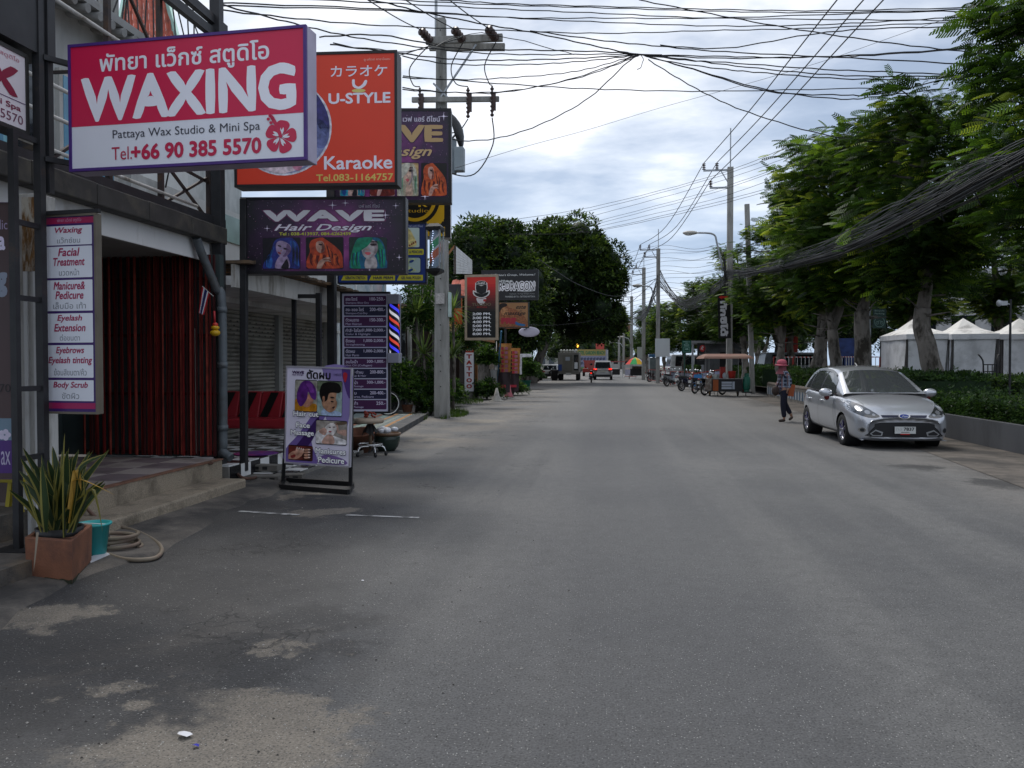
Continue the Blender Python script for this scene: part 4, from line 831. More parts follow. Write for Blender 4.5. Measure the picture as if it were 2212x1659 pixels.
for k, (a, b_, c_) in enumerate(pr):
    v0 = .018 + k * .0885; v1 = v0 + .080; s.rrect(.04, v0, .965, v1, '481c4c' if k % 2 == 0 else '1c1c3c', 1, .02, 'row')
    s.text(a, .075, v0 + .012, .075 + min(.40, .030 * len(a) + .05), v0 + .042, 'dcd4ec', 2, .015); wb = .034 * len(b_) + .03; s.text(b_, .94 - wb, v0 + .013, .94, v0 + .041, 'dcd4ec', 2, .015); s.text(c_, .075, v0 + .051, .075 + .032 * len(c_), v0 + .072, 'c8c0dc', 2, .01)
s.done()
# standing advert board
A_, B_ = at(615, 1000, 10.1), at(757, 1004, 9.86)
s = Sign('standing_signboard', 'freestanding lilac haircut and massage advert board on a black steel stand', 'sign', A_, B_, 1.19, .03, .018, frame='a8a4ac', side='90909a', face='e6e0f2', roll=R(1.6))
s.poly([(.55, 0), (1, 0), (1, .45), (.86, .75), (.62, .5), (.8, .3)], '9080b8', 1, 'print', 4); s.poly([(.86, .0), (1, 0), (1, .3), (.92, .2)], '54387c', 2, 'print', 3); s.poly([(0, 1), (0, .86), (.2, .7), (.5, .42), (.62, .5), (.4, .75), (.5, 1)], '7a64a8', 2, 'print', 3); s.poly([(.1, .9), (.3, .7), (.52, .5), (.46, .7), (.3, .86)], '3c2060', 3, 'print', 3); s.poly([(.5, .99), (.62, .90), (.9, .93), (.95, .99)], '8468a8', 2, 'print', 3)
s.text('WAVE', .08, .035, .27, .066, '3c1c54', 4, .06); s.text('Hair Design', .08, .068, .26, .088, '5c3070', 4, .02, shear=.3); s.text('ตัดผม', .31, .018, .69, .115, '141018', 4, .03); s.text('เวฟแฮร์', .74, .045, .86, .075, '443860', 4)
s.poly([(.89, .04), (.94, .04), (.95, .08), (.92, .14), (.89, .10)], 'b02838', 4, 'print', 3)
s.portrait(.135, .135, .485, .455, 'a09c90', '5c2878', '7c3c98', 'c08870', 4, 4, '14101a'); s.portrait(.49, .135, .875, .49, '9cb0ac', '100c0c', '181414', 'b08468', 3, 4, '14101a')
s.portrait(.48, .545, .96, .785, '9c948c', 'e0dcdc', 'e0dcdc', 'c8a090', 5, 4, '14101a'); s.portrait(.045, .825, .43, .97, '6c2c24', 'c09080', 'c09080', 'c49078', 6, 4, '14101a')
for t, u0, v0, u1, v1 in (('Hair cut', .115, .455, .52, .51), ('Face', .165, .575, .385, .63), ('Massage', .08, .655, .45, .725), ('Manicures', .48, .83, .955, .89), ('Pedicure', .525, .92, .935, .985)):
    s.text(t, u0 - .006, v0 - .006, u1 + .006, v1 + .006, '20184c', 9, .06); s.text(t, u0, v0, u1, v1, 'ffffff', 10, .03)
g1, g2, g3, g4 = gnd(606, 1056), gnd(752, 1068), gnd(762, 1050), gnd(616, 1041)
stb = MB()
for p, q in ((g1, g2), (g2, g3), (g4, g3), (g1, g4)): stb.bar(p + Vector((0, 0, .03)), q + Vector((0, 0, .03)), .04, .055)
stb.build('base_frame', BLACK, s.root)
for uu, gg in ((.03, g4.lerp(g1, .5)), (.97, g3.lerp(g2, .5))):
    top = s.pt(uu * s.w, .045, s.h * .98); MB().bar(gg + Vector((0, 0, .05)), top, .04).build('leg', BLACK, s.root)
s.done()
# posts carrying the signs
pole_thing('sign_post', 'black square post at the left end of the wide salon sign', 'post', at(527, 1017, 11.0), at(527, 430, 11.0) , .085, STEEL)
p = at(476, 992, 10.75); pole_thing('sign_post', 'tall dark steel post beside the drain pipe rising past the karaoke sign', 'post', (p.x, p.y, .2), (p.x, p.y, 6.6), .13, STEEL)
p = at(718, 880, 14.0); pole_thing('sign_post', 'thick dark post left of the price list', 'post', (p.x, p.y, .1), (p.x, p.y, 5.0), .13, STEEL)
fr = thing('post_frame', 'black steel goal-shaped frame in front of the roller shutters', 'frame', at(637, 930, 13.0))
a_, b_ = at(637, 950, 13), at(690, 950, 13); za, zb = at(637, 622, 13).z, at(690, 633, 13).z
MB().bar((a_.x, a_.y, .25), (a_.x, a_.y, za), .06).build('post', STEEL, fr); MB().bar((b_.x, b_.y, .25), (b_.x, b_.y, zb), .075).build('post', STEEL, fr); MB().bar((a_.x, a_.y, zb - .05), (b_.x, b_.y, zb - .05), .06).build('crossbar', STEEL, fr); MB().bar((a_.x, a_.y, za - .12), (a_.x, a_.y, za + .05), .12).build('cap', STEEL, fr)
MB().bar((p.x, p.y, at(0, 470, 14).z), at(728, 470, 14), .06).build('steel_bracket', STEEL, label='short dark arm joining the salon post to the blue sign', cat='bracket')
# lantern shaped barber pole
c = at(940, 540, 12.6); h_ = (595 - 484) * 12.6 / F; bl = thing('barber_lantern', 'black lantern box with a glittering striped tube beside the nail sign', 'barber pole', (c.x, c.y, c.z - h_ / 2))
z0 = c.z - h_ / 2
m_ = MB(); m_.lathe([(.02, -.0), (.09, .03), (.155, .06), (.155, .10)], (c.x, c.y, z0), 4, M=Matrix.Rotation(R(40), 3, 'Z'), sm=False); m_.lathe([(.165, h_ - .1), (.165, h_ - .05), (.1, h_), (.0, h_)], (c.x, c.y, z0), 4, M=Matrix.Rotation(R(40), 3, 'Z'), sm=False); m_.build('housing', BLACK, bl)
for k in range(4): a = R(40 + 90 * k); MB().bar((c.x + .14 * math.cos(a), c.y + .14 * math.sin(a), z0 + .1), (c.x + .14 * math.cos(a), c.y + .14 * math.sin(a), z0 + h_ - .1), .02).build('corner_post', mat('bright_steel', (.45, .46, .47), rough=.3, metal=.6), bl)
def helix(name, parent, c, r, z0, z1, cols, turns, strips, wd, em, base='b8b8c0'):
    MB().tube([(c.x, c.y, z0), (c.x, c.y, z1)], r - .006, 16).build('core', ink(base), parent)
    n = 60
    for k, cl in enumerate(cols * strips):
        ph = 2 * math.pi * k / (len(cols) * strips); V_ = []; F_ = []
        for i in range(n + 1):
            a = ph + turns * 2 * math.pi * i / n; z = z0 + (z1 - z0) * i / n
            for w_ in (-wd / 2, wd / 2): V_.append((c.x + r * math.cos(a), c.y + r * math.sin(a), min(max(z + w_, z0), z1)))
            if i: F_.append((2 * i - 2, 2 * i - 1, 2 * i + 1, 2 * i))
        MB().add(V_, F_, 0, True).build(name, mat('led_' + cl, cl, rough=.4, var=.02, emit=em), parent)
helix('stripe', bl, Vector((c.x, c.y, 0)), .085, z0 + .11, z0 + h_ - .1, ['409068', 'b06048', '8090a0'], 1.2, 1, .12, .0)
lp = MB()
for k in range(16): lp.ell((c.x - .02 + .01 * math.sin(k), c.y - .1, z0 + .15 + k * .034), .008, 6, 4)
lp.build('bead', mat('led_bead', 'c8d8f8', var=.02, emit=.9), bl)
MB().bar((c.x, c.y, z0 + h_), at(955, 600, 13.5) * 0 + Vector((c.x, c.y + .5, z0 + h_ + .02)), .03).build('bracket', STEEL, bl)
# led barber pole
c = at(852, 709, 14.3); z1, z0 = at(852, 636, 14.3).z, at(852, 784, 14.3).z
b = thing('barber_pole', 'blue, red and white striped LED barber pole beside the price list', 'barber pole', (c.x, c.y, z0)); CLR = mat('clear_cap', (.30, .30, .36), rough=.25, var=.15)
MB().bb((c.x - .105, c.y - .1, z0), (c.x + .105, c.y + .1, z0 + .17)).build('base_cap', CLR, b, bevel=.01); MB().bb((c.x - .105, c.y - .1, z1 - .17), (c.x + .105, c.y + .1, z1)).build('top_cap', CLR, b, bevel=.01)
helix('led_stripe', b, Vector((c.x, c.y, 0)), .085, z0 + .17, z1 - .17, ['4040f0', 'd04838', 'c8c8d0'], -2.4, 1, .055, .45, '14102c'); MB().bb((c.x + .1, c.y - .02, z0 + .17), (c.x + .11, c.y + .02, z1 - .17)).build('side_rail', CLR, b)
MB().bar((c.x - .12, c.y, z0 + .5), (c.x - .2, c.y, z0 + .5), .03).build('bracket', STEEL, b)
# tuxedo, tattoo, dragon, massage
s = Sign('tuxedo_sign', 'red to black show time sign with a top hat in a rusty white frame', 'sign', at(1004, 735, 30.5), at(1076, 735, 30.3), 2.40, .16, .09, frame='9c8c78', side='80705c', face='8c1c1c')
s.rect(0, .0, 1, .12, 'c82c20', 1)
for k in range(10): s.rect(0, .12 + k * .045, 1, .165 + k * .045, '%02x1c1a' % int(190 - k * 17), 1)
s.rect(0, .56, 1, 1, '121212', 1)
s.poly([(.29, .1), (.5, .06), (.71, .1), (.68, .27), (.5, .31), (.32, .27)], 'd0ccc8', 3, 'emblem', 2); s.poly([(.32, .12), (.5, .15), (.68, .12), (.66, .26), (.5, .29), (.34, .26)], '0e0e0e', 4, 'emblem', 2); s.ell(.5, .1, .18, .032, '0e0e0e', 5, 'emblem'); s.text('ทักซิโด้', .37, .085, .63, .12, 'd8d4d0', 6, .03)
s.poly([(.21, .22), (.34, .24), (.5, .28), (.66, .24), (.79, .22), (.76, .30), (.5, .35), (.24, .30)], 'd0ccc8', 4, 'emblem', 3); s.poly([(.25, .245), (.4, .275), (.5, .285), (.6, .275), (.75, .245), (.7, .3), (.5, .335), (.3, .3)], '0e0e0e', 5, 'emblem', 3)
s.poly([(.33, .345), (.5, .36), (.67, .345), (.62, .42), (.5, .46), (.38, .42)], 'ccc8c8', 4, 'emblem', 3); s.poly([(.57, .37), (.67, .365), (.66, .40), (.58, .405)], 'a82828', 5, 'emblem', 2)
s.text('TUXEDO', .17, .425, .84, .475, '6a5c48', 6, .03); s.text('PATTAYA', .35, .485, .7, .507, 'b83028', 6, .01)
for k, t in enumerate(('2:00 PM.', '3:00 PM.', '4:00 PM.', '5:00 PM.', '7:00 PM.', '8:00 PM.')): s.text(t, .19, .585 + .066 * k, .84, .628 + .066 * k, 'e8e8ec', 3, .035)
s.done(); a_ = s.pt(0, .08, 1.6); MB().bar(a_, a_ + Vector((-1.4, .3, 0)), .08).build('bracket', STEEL, s.root)
s = Sign('tattoo_sign', 'slim white upright TATTOO board with red letters', 'sign', at(1002, 847, 36), at(1025, 847, 36), 2.05, .2, .03, frame='18181a', side='18181a', face='dcdce0')
s.rect(0, 0, 1, .15, 'b0281c', 1); s.poly([(.15, .09), (.3, .06), (.5, .05), (.7, .06), (.88, .09), (.7, .125), (.5, .11), (.3, .12)], 'a8a098', 2, 'emblem', 3)
for k, t in enumerate('TATTOO'): s.text(t, .2, .19 + .13 * k, .8, .285 + .13 * k, 'a02018', 2, .05)
MB().bb((s.pt(0, 0, 0).x - .1, s.pt(0, 0, 0).y, 0), (s.pt(0, 0, 0).x + .6, s.pt(0, 0, 0).y + .3, .30)).build('plinth', CONC, s.root); s.done()
s = Sign('dragon_sign', 'wide black tattoo parlour sign with white dragon lettering', 'sign', at(1040, 649, 42), at(1163, 649, 41.6), 1.52, .2, .05, frame='26282a', side='34363a', face='16171a')
s.text("World Tattoo's Group., Welcome.!", .03, .1, .96, .2, 'dce0e0', 2, .0, shear=.25); s.poly([(0, .66), (.45, .5), (.65, .4), (.97, .4), (.97, .56), (.6, .6), (0, .8)], 'b8b8bc', 2)
s.text('Tattoo', .2, .27, .56, .46, 'b0b4b4', 3, .04); s.text('TIGER-DRAGON', .03, .36, .96, .72, 'e8e8ec', 3, .10); s.text('TIGER-DRAGON', .045, .39, .945, .69, '101012', 4, .0)
s.poly([(.62, .72), (.7, .66), (.8, .7), (.92, .66), (.95, .72), (.8, .76), (.7, .74)], '8c9090', 2, 'print', 3); s.text('Facebook / To-Tiger-Dragon-Tattoo', .5, .795, .95, .845, 'a0a4a4', 2); s.text('POWERED BY TU : TATTOO PATTAYA', .42, .885, .96, .945, 'b0b4b4', 2, .01); s.done()
p0 = s.pt(1.2, .2, 0); MB().bar((p0.x, p0.y, 0), p0 + Vector((0, 0, 1.3)), .1).build('sign_post', STEEL, label='dark post carrying the black dragon tattoo sign', cat='post')
s = Sign('massage_sign', 'brown este and massage lightbox with a reclining figure', 'sign', at(1077, 708, 36), at(1142, 708, 35.9), 1.12, .5, .035, frame='2c3028', side='3c463c', face='9a7048')
s.poly([(0, .2), (.2, .05), (.35, .2), (.6, .3), (.9, .6), (.95, 1), (0, 1)], '8c5838', 1, 'picture', 3); s.poly([(.05, .3), (.2, .18), (.3, .3), (.3, .5), (.12, .5)], 'a87850', 2, 'picture', 3); s.poly([(0, .08), (.2, .02), (.28, .12), (.1, .22), (0, .4)], '1c120e', 2, 'picture', 3)
s.text('este', .58, .12, .94, .26, '1c1814', 3, .02, shear=.4); s.text('&', .7, .3, .8, .38, '5c4838', 3, shear=.3); s.text('massage', .16, .4, .92, .56, '18140f', 3, .02, shear=.4); s.text('PRE', .06, .62, .6, .88, 'a02838', 3, .1)
s.poly([(.58, .78), (.7, .85), (.9, .9), (.88, .97), (.7, .95), (.55, .88)], '28689c', 3, 'print', 3); s.done()
p0 = at(1083, 715, 35.2); p1 = gnd(1072, 858) ; MB().tube([p0, Vector((p1.x, p1.y, .25))], .035, 8).build('blue_pole', mat('blue_paint', (.05, .16, .26), rough=.5, var=.2), label='leaning blue pole standing in the white cone', cat='pole')
c = at(1143, 717, 47); b = thing('oval_sign', 'blank white oval hanging sign below the massage lightbox', 'sign', c); M_ = Matrix.Rotation(R(90), 3, 'X')
MB().ell(c, (.60, .29, .045), 24, 8, M=M_).build('disc', ink('b8b4c4'), b); MB().bar(c + Vector((-.3, -.1, .1)), c + Vector((.3, -.1, .45)), .04).build('bracket', STEEL, b)
# fabric flags
for nm, lb, x0, x1, y0, y1, d in (('fabric_banner', 'orange and black fabric banner nearer to the blue pole', 1074, 1101, 742, 848, 37.5), ('fabric_banner', 'orange and black fabric banner behind the first one', 1101, 1120, 752, 846, 40)):
    A = at(x0, y1, d); B = at(x1, y1, d); hh = (y1 - y0) * d / F; b = thing(nm, lb, 'banner', A, group='orange shop banners')
    V_ = []; F_ = []
    for i in range(7):
        for j in range(13): p = A.lerp(B, i / 6); V_.append((p.x + .015 * j * .5, p.y + .06 * math.sin(i * 1.3 + j * .4), A.z + hh * j / 12))
    for i in range(6):
        for j in range(12): F_.append((i * 13 + j, i * 13 + 13 + j, i * 13 + 14 + j, i * 13 + j + 1))
    m_ = MB(); 
    for f in F_: m_.f.append(f); m_.m.append(0 if (f[0] % 13) > 4 else 1); m_.s.append(True)
    m_.v = V_; o = m_.build('cloth', [mat('banner_orange', (.50, .20, .05), var=.35, scale=3, dirt=(.5, .36, .1), dscale=2.5), mat('banner_dark', (.04, .025, .03), var=.2)], b)
    mk = MB()
    for c_, (u, w_) in enumerate(((.18, .1), (.45, .12), (.75, .16))):
        for k in range(6): p = A.lerp(B, u); mk.box((p.x, p.y - .09, A.z + hh * (.45 + .09 * k)), (w_ * .9, .006, hh * .06), mi=c_)
    p = A.lerp(B, .45); mk.box((p.x, p.y - .09, A.z + hh * .13), (.3, .006, .12), mi=1)
    mk.build('lettering', [ink('20181c'), ink('b03040'), ink('a86878')], b); MB().tube([A + Vector((-.03, 0, -.1)), A + Vector((-.03, 0, hh + .1))], .018, 6).build('rod', WHITED, b)
# ------------------------------------------------------------------ utility poles, lamps, wires
INS = mat('insulator_brown', (.05, .025, .02), rough=.3, var=.2); GALV = mat('galvanised', (.38, .40, .42), rough=.5, metal=.5, var=.12); CABLE = mat('black_cable', (.012, .012, .013), rough=.6, var=.2); CABLEG = mat('grey_cable', (.045, .048, .05), rough=.55, var=.4, scale=2)
def disc_string(b, p, q, n=4, r=.085):
    p = Vector(p); q = Vector(q); d = (q - p)
    M = d.normalized().to_track_quat('Z', 'Y').to_matrix(); ln = d.length; pr = []
    for k in range(n):
        z = ln * k / n; pr += [(.03, z), (r, z + ln / n * .35), (r * .9, z + ln / n * .5), (.03, z + ln / n * .6)]
    b.lathe(pr + [(.03, ln)], p, 10, M=M)
P0 = gnd(955, 902)
up = thing('utility_pole', 'large concrete utility pole with two crossarms in front of the potted palms', 'utility pole', P0)
pm = MB(); pm.bar((P0.x, P0.y, 0), (P0.x, P0.y, 11.4), .36, .30, up=(0, 1, 0)); v = pm.v; pm.v = [(P0.x + (a - P0.x) * (1.15 if c < 1 else .72), P0.y + (b_ - P0.y) * (1.15 if c < 1 else .72), c) for a, b_, c in v]; pm.build('shaft', POLEC, up, bevel=.02)
hl = MB()
for k in range(24): hl.box((P0.x, P0.y - .205 + k * .0026, .9 + k * .44), (.03, .02, .03))
hl.build('bolt_hole', BLACK, up)
a1, a2 = atY(922, 92, P0.y - .2), atY(1087, 88, P0.y - .2)
for dy in (-.12, .34): MB().bar(a1 + Vector((0, dy, 0)), a2 + Vector((0, dy, -.05 if dy > 0 else .04)), .12, .20).build('crossarm', POLEC, up, bevel=.01)
c1, c2 = atY(890, 216, P0.y - .25), atY(1078, 214, P0.y - .25); MB().bar(c1, c2, .10, .14).build('crossarm', POLEC, up, bevel=.008)
for x, y, x2, y2 in ((1029, 96, 944, 222), (936, 180, 968, 212)): MB().bar(atY(x, y, P0.y - .3), atY(x2, y2, P0.y - .22), .045).build('brace', GALV, up)
MB().bar((P0.x - .15, P0.y, 10.8), (P0.x - .15, P0.y, 14.5), .07).build('pipe', GALV, up)
SI = []
for x, y in ((929, 88), (999, 86), (1071, 84)):
    p = atY(x, y, P0.y - .35); SI.append(p); q = p + Vector((-.16, -.5, .12)); b = MB(); disc_string(b, p, q, 4, .13); b.build('insulator', INS, up)
CO = []
for x, y in ((907, 222), (1011, 222), (1063, 219)):
    p = atY(x, y, P0.y - .4); CO.append(p); b = MB(); disc_string(b, p + Vector((0, 0, -.42)), p + Vector((0, 0, .42)), 7, .06); b.box(p + Vector((.06, 0, 0)), (.09, .08, .5)); b.build('fuse_cutout', INS, up)
jm = MB()
for i, (s_, c_) in enumerate(zip(SI, CO)): jm.tube(crom([s_ + Vector((0, 0, -.1)), s_ + Vector((-.55 if i == 0 else -.3, -.1, -.75)), s_ + Vector((-.5 if i == 0 else -.2, 0, -1.2)), c_ + Vector((0, 0, .45))], 6), .016, 5)
jm.tube(crom([CO[2] + Vector((0, 0, -.45)), CO[2] + Vector((.02, 0, -1.2)), CO[2] + Vector((-.5, 0, -2.0)), CO[2] + Vector((-1.3, .1, -1.9)), CO[2] + Vector((-2.0, .2, -1.4))], 6), .018, 5)
jm.tube(crom([CO[1] + Vector((0, 0, -.45)), CO[1] + Vector((-.3, 0, -.8)), CO[1] + Vector((-.8, .1, -.75))], 6), .016, 5); jm.build('jumper_wire', CABLE, up)
MB().bb((P0.x - .13, P0.y - .24, at(0, 830, 24).z + 2.3), (P0.x + .12, P0.y - .215, at(0, 830, 24).z + 2.6)).build('notice', mat('notice', (.45, .42, .40), var=.3, scale=30), up)
MB().bb((P0.x + .2, P0.y - .1, 2.9), (P0.x + .26, P0.y + .12, 3.6)).build('cloth_strip', mat('cloth_green', (.5, .62, .58), var=.2), up)
mb = thing('meter_box', 'grey metal meter box high on the pole right of the starry sign', 'meter box', at(993, 362, 22)); p = at(993, 345, 22)
MB().box(p, (.24, .3, .62)).build('casing', mat('box_grey', (.25, .29, .31), rough=.5, var=.1), mb, bevel=.015); MB().box(p + Vector((-.16, .05, .1)), (.1, .2, .9)).build('backplate', mat('plate_grey', (.16, .19, .21), rough=.5), mb); MB().bar(p + Vector((-.1, 0, 0)), Vector((P0.x, P0.y, p.z)), .05).build('bracket', STEEL, mb)
sd_ = thing('satellite_dish', 'dark mesh satellite dish seen edge-on above the meter box', 'satellite dish', at(993, 300, 22.5)); p = at(990, 283, 22.5)
Md = Matrix.Rotation(R(75), 3, 'Y'); MB().lathe([(.02, .13), (.2, .10), (.38, .03), (.5, -.05), (.5, -.07), (.38, .0), (.2, .07), (.02, .10)], p, 20, M=Md).build('dish', BLACK, sd_); MB().bar(p, Vector((P0.x, P0.y, p.z - .2)), .04).build('arm', STEEL, sd_)
def rpole(px, ytop, d, w, label, rod=None, arms=True, tint=POLEC, lean=0.):
    b = at(px, 800, d); zt = at(px, ytop, d).z; g = thing('utility_pole', label, 'utility pole', (b.x, b.y, 0), group='utility poles along the right side')
    MB().bar((b.x + lean, b.y, 0), (b.x, b.y, zt), w, w * .8).build('shaft', tint, g, bevel=.01)
    pts = []
    if rod: MB().bar((b.x, b.y, zt - .6), (b.x, b.y, at(px, rod, d).z), .06).build('rod', GALV, g)
    if arms:
        k = d / F
        for (x0, dz) in ((-58, -6), (-48, -44)):
            kk = 1 if d < 60 else .7; z = zt + dz * 45 / F if d < 60 else zt + dz * .6 * 45 / F
            MB().bar((b.x - 1.45 if dz == -6 else b.x - 1.1, b.y, z), (b.x, b.y, z), .09).build('crossarm', GALV, g)
            for xx in ((-1.42, -.72) if dz == -6 else (-1.05,)):
                m_ = MB(); disc_string(m_, (b.x + xx, b.y, z + .04), (b.x + xx, b.y, z + .42), 4, .11); m_.build('insulator', INS, g); pts.append(Vector((b.x + xx, b.y, z + .42)))
        MB().bar((b.x - .5, b.y, zt - .2), (b.x - .08, b.y, zt - .9), .05).build('brace', GALV, g)
    return g, b, zt, pts
g1_, q1, zt1, ip1 = rpole(1575, 361, 45.6, .31, 'tall concrete pole with rod and steel brackets behind the food cart', 277)
rpole(1611, 441, 43, .24, 'shorter leaning concrete pole just right of the tall bracket pole', None, False, POLEC, .35)
g3_, q3, zt3, ip3 = rpole(1421, 537, 66, .30, 'pole with a blank white board behind the parked motorbikes', 495)
g4_, q4, zt4, ip4 = rpole(1390, 578, 80, .34, 'grey pole with lamp arm beside the blue phone booth', 545)
g5_, q5, zt5, ip5 = rpole(1364, 640, 104, .36, 'distant pole left of the grey lamp pole', 600)
g6_, q6, zt6, ip6 = rpole(1347, 660, 128, .36, 'distant pole in front of the brown mall tower', 630)
g7_, q7, zt7, ip7 = rpole(1337, 676, 160, .4, 'farthest pole beside the red hoarding', 650)
p = at(1431, 751, 65.7); MB().box(p, (1.15, .04, 1.45)).build('blank_board', ink('c8cccc'), g3_)
MB().box(at(1382, 762, 79.7), (.5, .04, 1.1)).build('blank_board', ink('a8aca4'), g4_)
def lamp(hx, hy, px, py, d, label):
    a = at(hx, hy, d); b = at(px, py, d); g = thing('street_lamp', label, 'street lamp', b, group='street lamps over the right kerb'); m_ = at((hx * .3 + px * .7), hy + 3, d)
    MB().tube(crom([a + Vector((.35, 0, 0)), m_, at(px - (px - hx) * .18, hy + (py - hy) * .3, d), b], 6), .05, 6).build('arm', GALV, g)
    MB().ell(a, (.42, .17, .12), 12, 6).build('head', mat('lamp_head', (.42, .40, .36), rough=.5, var=.1), g); MB().ell(a + Vector((-.08, 0, -.07)), (.24, .13, .08), 10, 6).build('glass', mat('lamp_glass', (.55, .55, .52), rough=.2), g)
lamp(1491, 503, 1562, 585, 45.2, 'street lamp on the tall bracket pole above the motorbikes'); lamp(1377, 617, 1416, 655, 65.8, 'street lamp on the pole with the white board'); lamp(1352, 700, 1386, 722, 79.6, 'street lamp on the grey pole by the phone booth'); lamp(1341, 728, 1362, 742, 103, 'smaller distant street lamp left of the others'); lamp(1322, 739, 1345, 750, 127, 'smallest street lamp near the red hoarding')
# wires
def wire(pts, r, label, group, m=CABLE, wob=0., k=7, name='overhead_cable'):
    P = crom([at(*p) if isinstance(p, tuple) else p for p in pts], k)
    if wob: P = [p + Vector((0, 0, wob * math.sin(i * 1.7 + p.x))) for i, p in enumerate(P)]
    MB().tube(P, r, 4, cap=False).build(name, m, label=label, cat='cable', group=group)
X1 = ('thin overhead cable crossing the sky above the road', 'overhead cables crossing the sky')
N_ = (1384, 118, 24)
def multi(rows, lab, r=.010, wob=0.):
    for pts in rows:
        l_ = lab[0]
        if lab is X1: l_ = 'thin cable running from the left up to the knot over the road' if pts[-1] == N_ else 'thin cable fanning from the knot over the road to the right-hand trees' if pts[0] == N_ else l_
        wire(pts, r, l_, lab[1], wob=wob)
multi([[(451, -20, 15), (640, -12, 17), (823, -6, 20), (975, 1, 22), (1094, 8, 23), (1306, 14, 24), (1536, 20, 24), (1782, 23, 23), (2172, 14, 21), (2400, 5, 20)],
       [(451, -26, 15), (823, -2, 20), (1094, 11, 23), (1306, 17, 24), (1536, 24, 24), (1782, 27, 23), (2172, 18, 21), (2400, 8, 20)],
       [(451, -10, 15), (823, 6, 20), (1094, 20, 23), (1306, 29, 24), (1536, 39, 24), (1900, 43, 23), (2172, 46, 21), (2400, 50, 20)],
       [(460, 6, 15), (823, 19, 20), (1094, 38, 23), (1306, 48, 24), (1536, 56, 24), (1746, 54, 23), (1959, 44, 22), (2172, 30, 21), (2400, 15, 20)],
       [(460, 12, 15), (823, 22, 20), (1100, 38, 23), (1306, 39, 24), (1536, 39, 24), (1959, 26, 22), (2172, 24, 21), (2400, 20, 20)],
       [(460, 20, 15), (640, 40, 17), (823, 55, 20), (1094, 66, 23), (1306, 72, 24), (1536, 66, 24), (1728, 62, 23), (1959, 52, 22), (2172, 46, 21), (2400, 35, 20)],
       [(455, 4, 15), (600, 42, 17), (715, 70, 19), (823, 90, 20), (1000, 112, 22), (1145, 118, 23), (1306, 117, 24), N_],
       [(690, 80, 19), (823, 76, 20), (984, 104, 22), (1145, 108, 23), (1306, 112, 24), N_],
       [(713, 96, 19), (870, 116, 20), (984, 128, 22), (1100, 130, 23), (1242, 126, 24), N_],
       [(870, 122, 20), (984, 139, 22), (1145, 139, 23), (1250, 133, 24), (1339, 124, 24), N_],
       [(870, 168, 20), (984, 172, 22), (1081, 169, 23), (1200, 160, 24), (1274, 148, 24), (1345, 128, 24), N_],
       [(870, 190, 20), (984, 200, 22), (1113, 195, 23), (1242, 168, 24), (1371, 122, 24)],
       [(870, 194, 20), (984, 200, 22), (1090, 199, 23), (1242, 170, 24), (1330, 140, 24), N_],
       [(871, 165, 20), (1145, 185, 23), (1306, 193, 24), (1536, 197, 24), (1888, 190, 24)],
       [(871, 277, 18), (984, 303, 20), (1081, 297, 22), (1178, 264, 23), (1274, 210, 24), (1355, 135, 24), N_],
       [(823, 130, 20), (1000, 80, 22)],
       [N_, (1568, 122, 24), (1711, 124, 23), (1888, 117, 22), (2137, 99, 21), (2350, 70, 20)],
       [N_, (1568, 126, 24), (1800, 122, 23), (1888, 119, 22), (2137, 101, 21), (2350, 75, 20)],
       [N_, (1480, 128, 24), (1568, 140, 24), (1746, 158, 23), (1900, 165, 22), (2212, 163, 21), (2350, 160, 20)],
       [N_, (1480, 130, 24), (1568, 135, 24), (1782, 150, 23), (1959, 157, 22), (2212, 170, 21)],
       [N_, (1450, 134, 24), (1568, 150, 24), (1657, 158, 23), (1817, 170, 22), (2000, 170, 22), (2212, 158, 21)],
       [N_, (1497, 149, 24), (1657, 194, 23), (1817, 214, 23), (1895, 208, 23), (2050, 190, 22)],
       [N_, (1497, 150, 24), (1657, 197, 23), (1817, 205, 23), (1895, 203, 23), (2050, 170, 22)],
       [(1400, 129, 24), (1468, 171, 24), (1536, 208, 24), (1618, 243, 24), (1782, 291, 23), (1959, 309, 22), (2250, 300, 21)],
       [(1426, 98, 24), (1568, 104, 24), (1746, 75, 23), (1888, 62, 22), (2172, 55, 21), (2350, 45, 20)],
       [(1145, 66, 23), (1306, 88, 24), (1426, 100, 24), (1568, 112, 24), (1888, 128, 22), (2212, 145, 21)],
       [(1380, 0, 24), (1536, 30, 24), (1700, 60, 23), (1900, 90, 22), (2050, 108, 22), (2250, 130, 21)]], X1, .017, .012)
wire([(455, -60, 15), (640, -30, 17), (823, 4, 20), (904, 24, 21), (1049, 53, 23), (1145, 69, 23.5), (1274, 97, 24), (1355, 114, 24), N_], .02, 'thick twisted cable sagging from the upper left to the knot over the road', None, wob=.01)
wire([(1340, 113, 24), N_, (1430, 119, 24)], .026, 'thick black joint where many cables meet over the road', None)
wire([N_, (1390, 128, 24), (1388, 134, 24), (1384, 146, 24), (1376, 150, 24)], .012, 'short frayed cable end dangling below the cable joint', None)
wire([(984, 363, 20), (1130, 318, 24), (1274, 279, 28), (1426, 233, 28), (1600, 185, 26), (1782, 131, 24), (2000, 55, 22), (2190, 0, 20)], .007, 'hair-thin straight wire rising from the meter box to the upper right', None)
for i, (s_, (ex_, ey_)) in enumerate(zip(SI, ((823, 18), (876, 0), (971, 0)))):
    e1 = at(ex_, ey_, 20); e2 = s_ + (e1 - s_) * 3.2; wire([s_ + Vector((-.16, -.5, .12)), e1, e2], .014, 'high voltage line running up and left from the near pole crossarm', 'high voltage lines from the near pole')
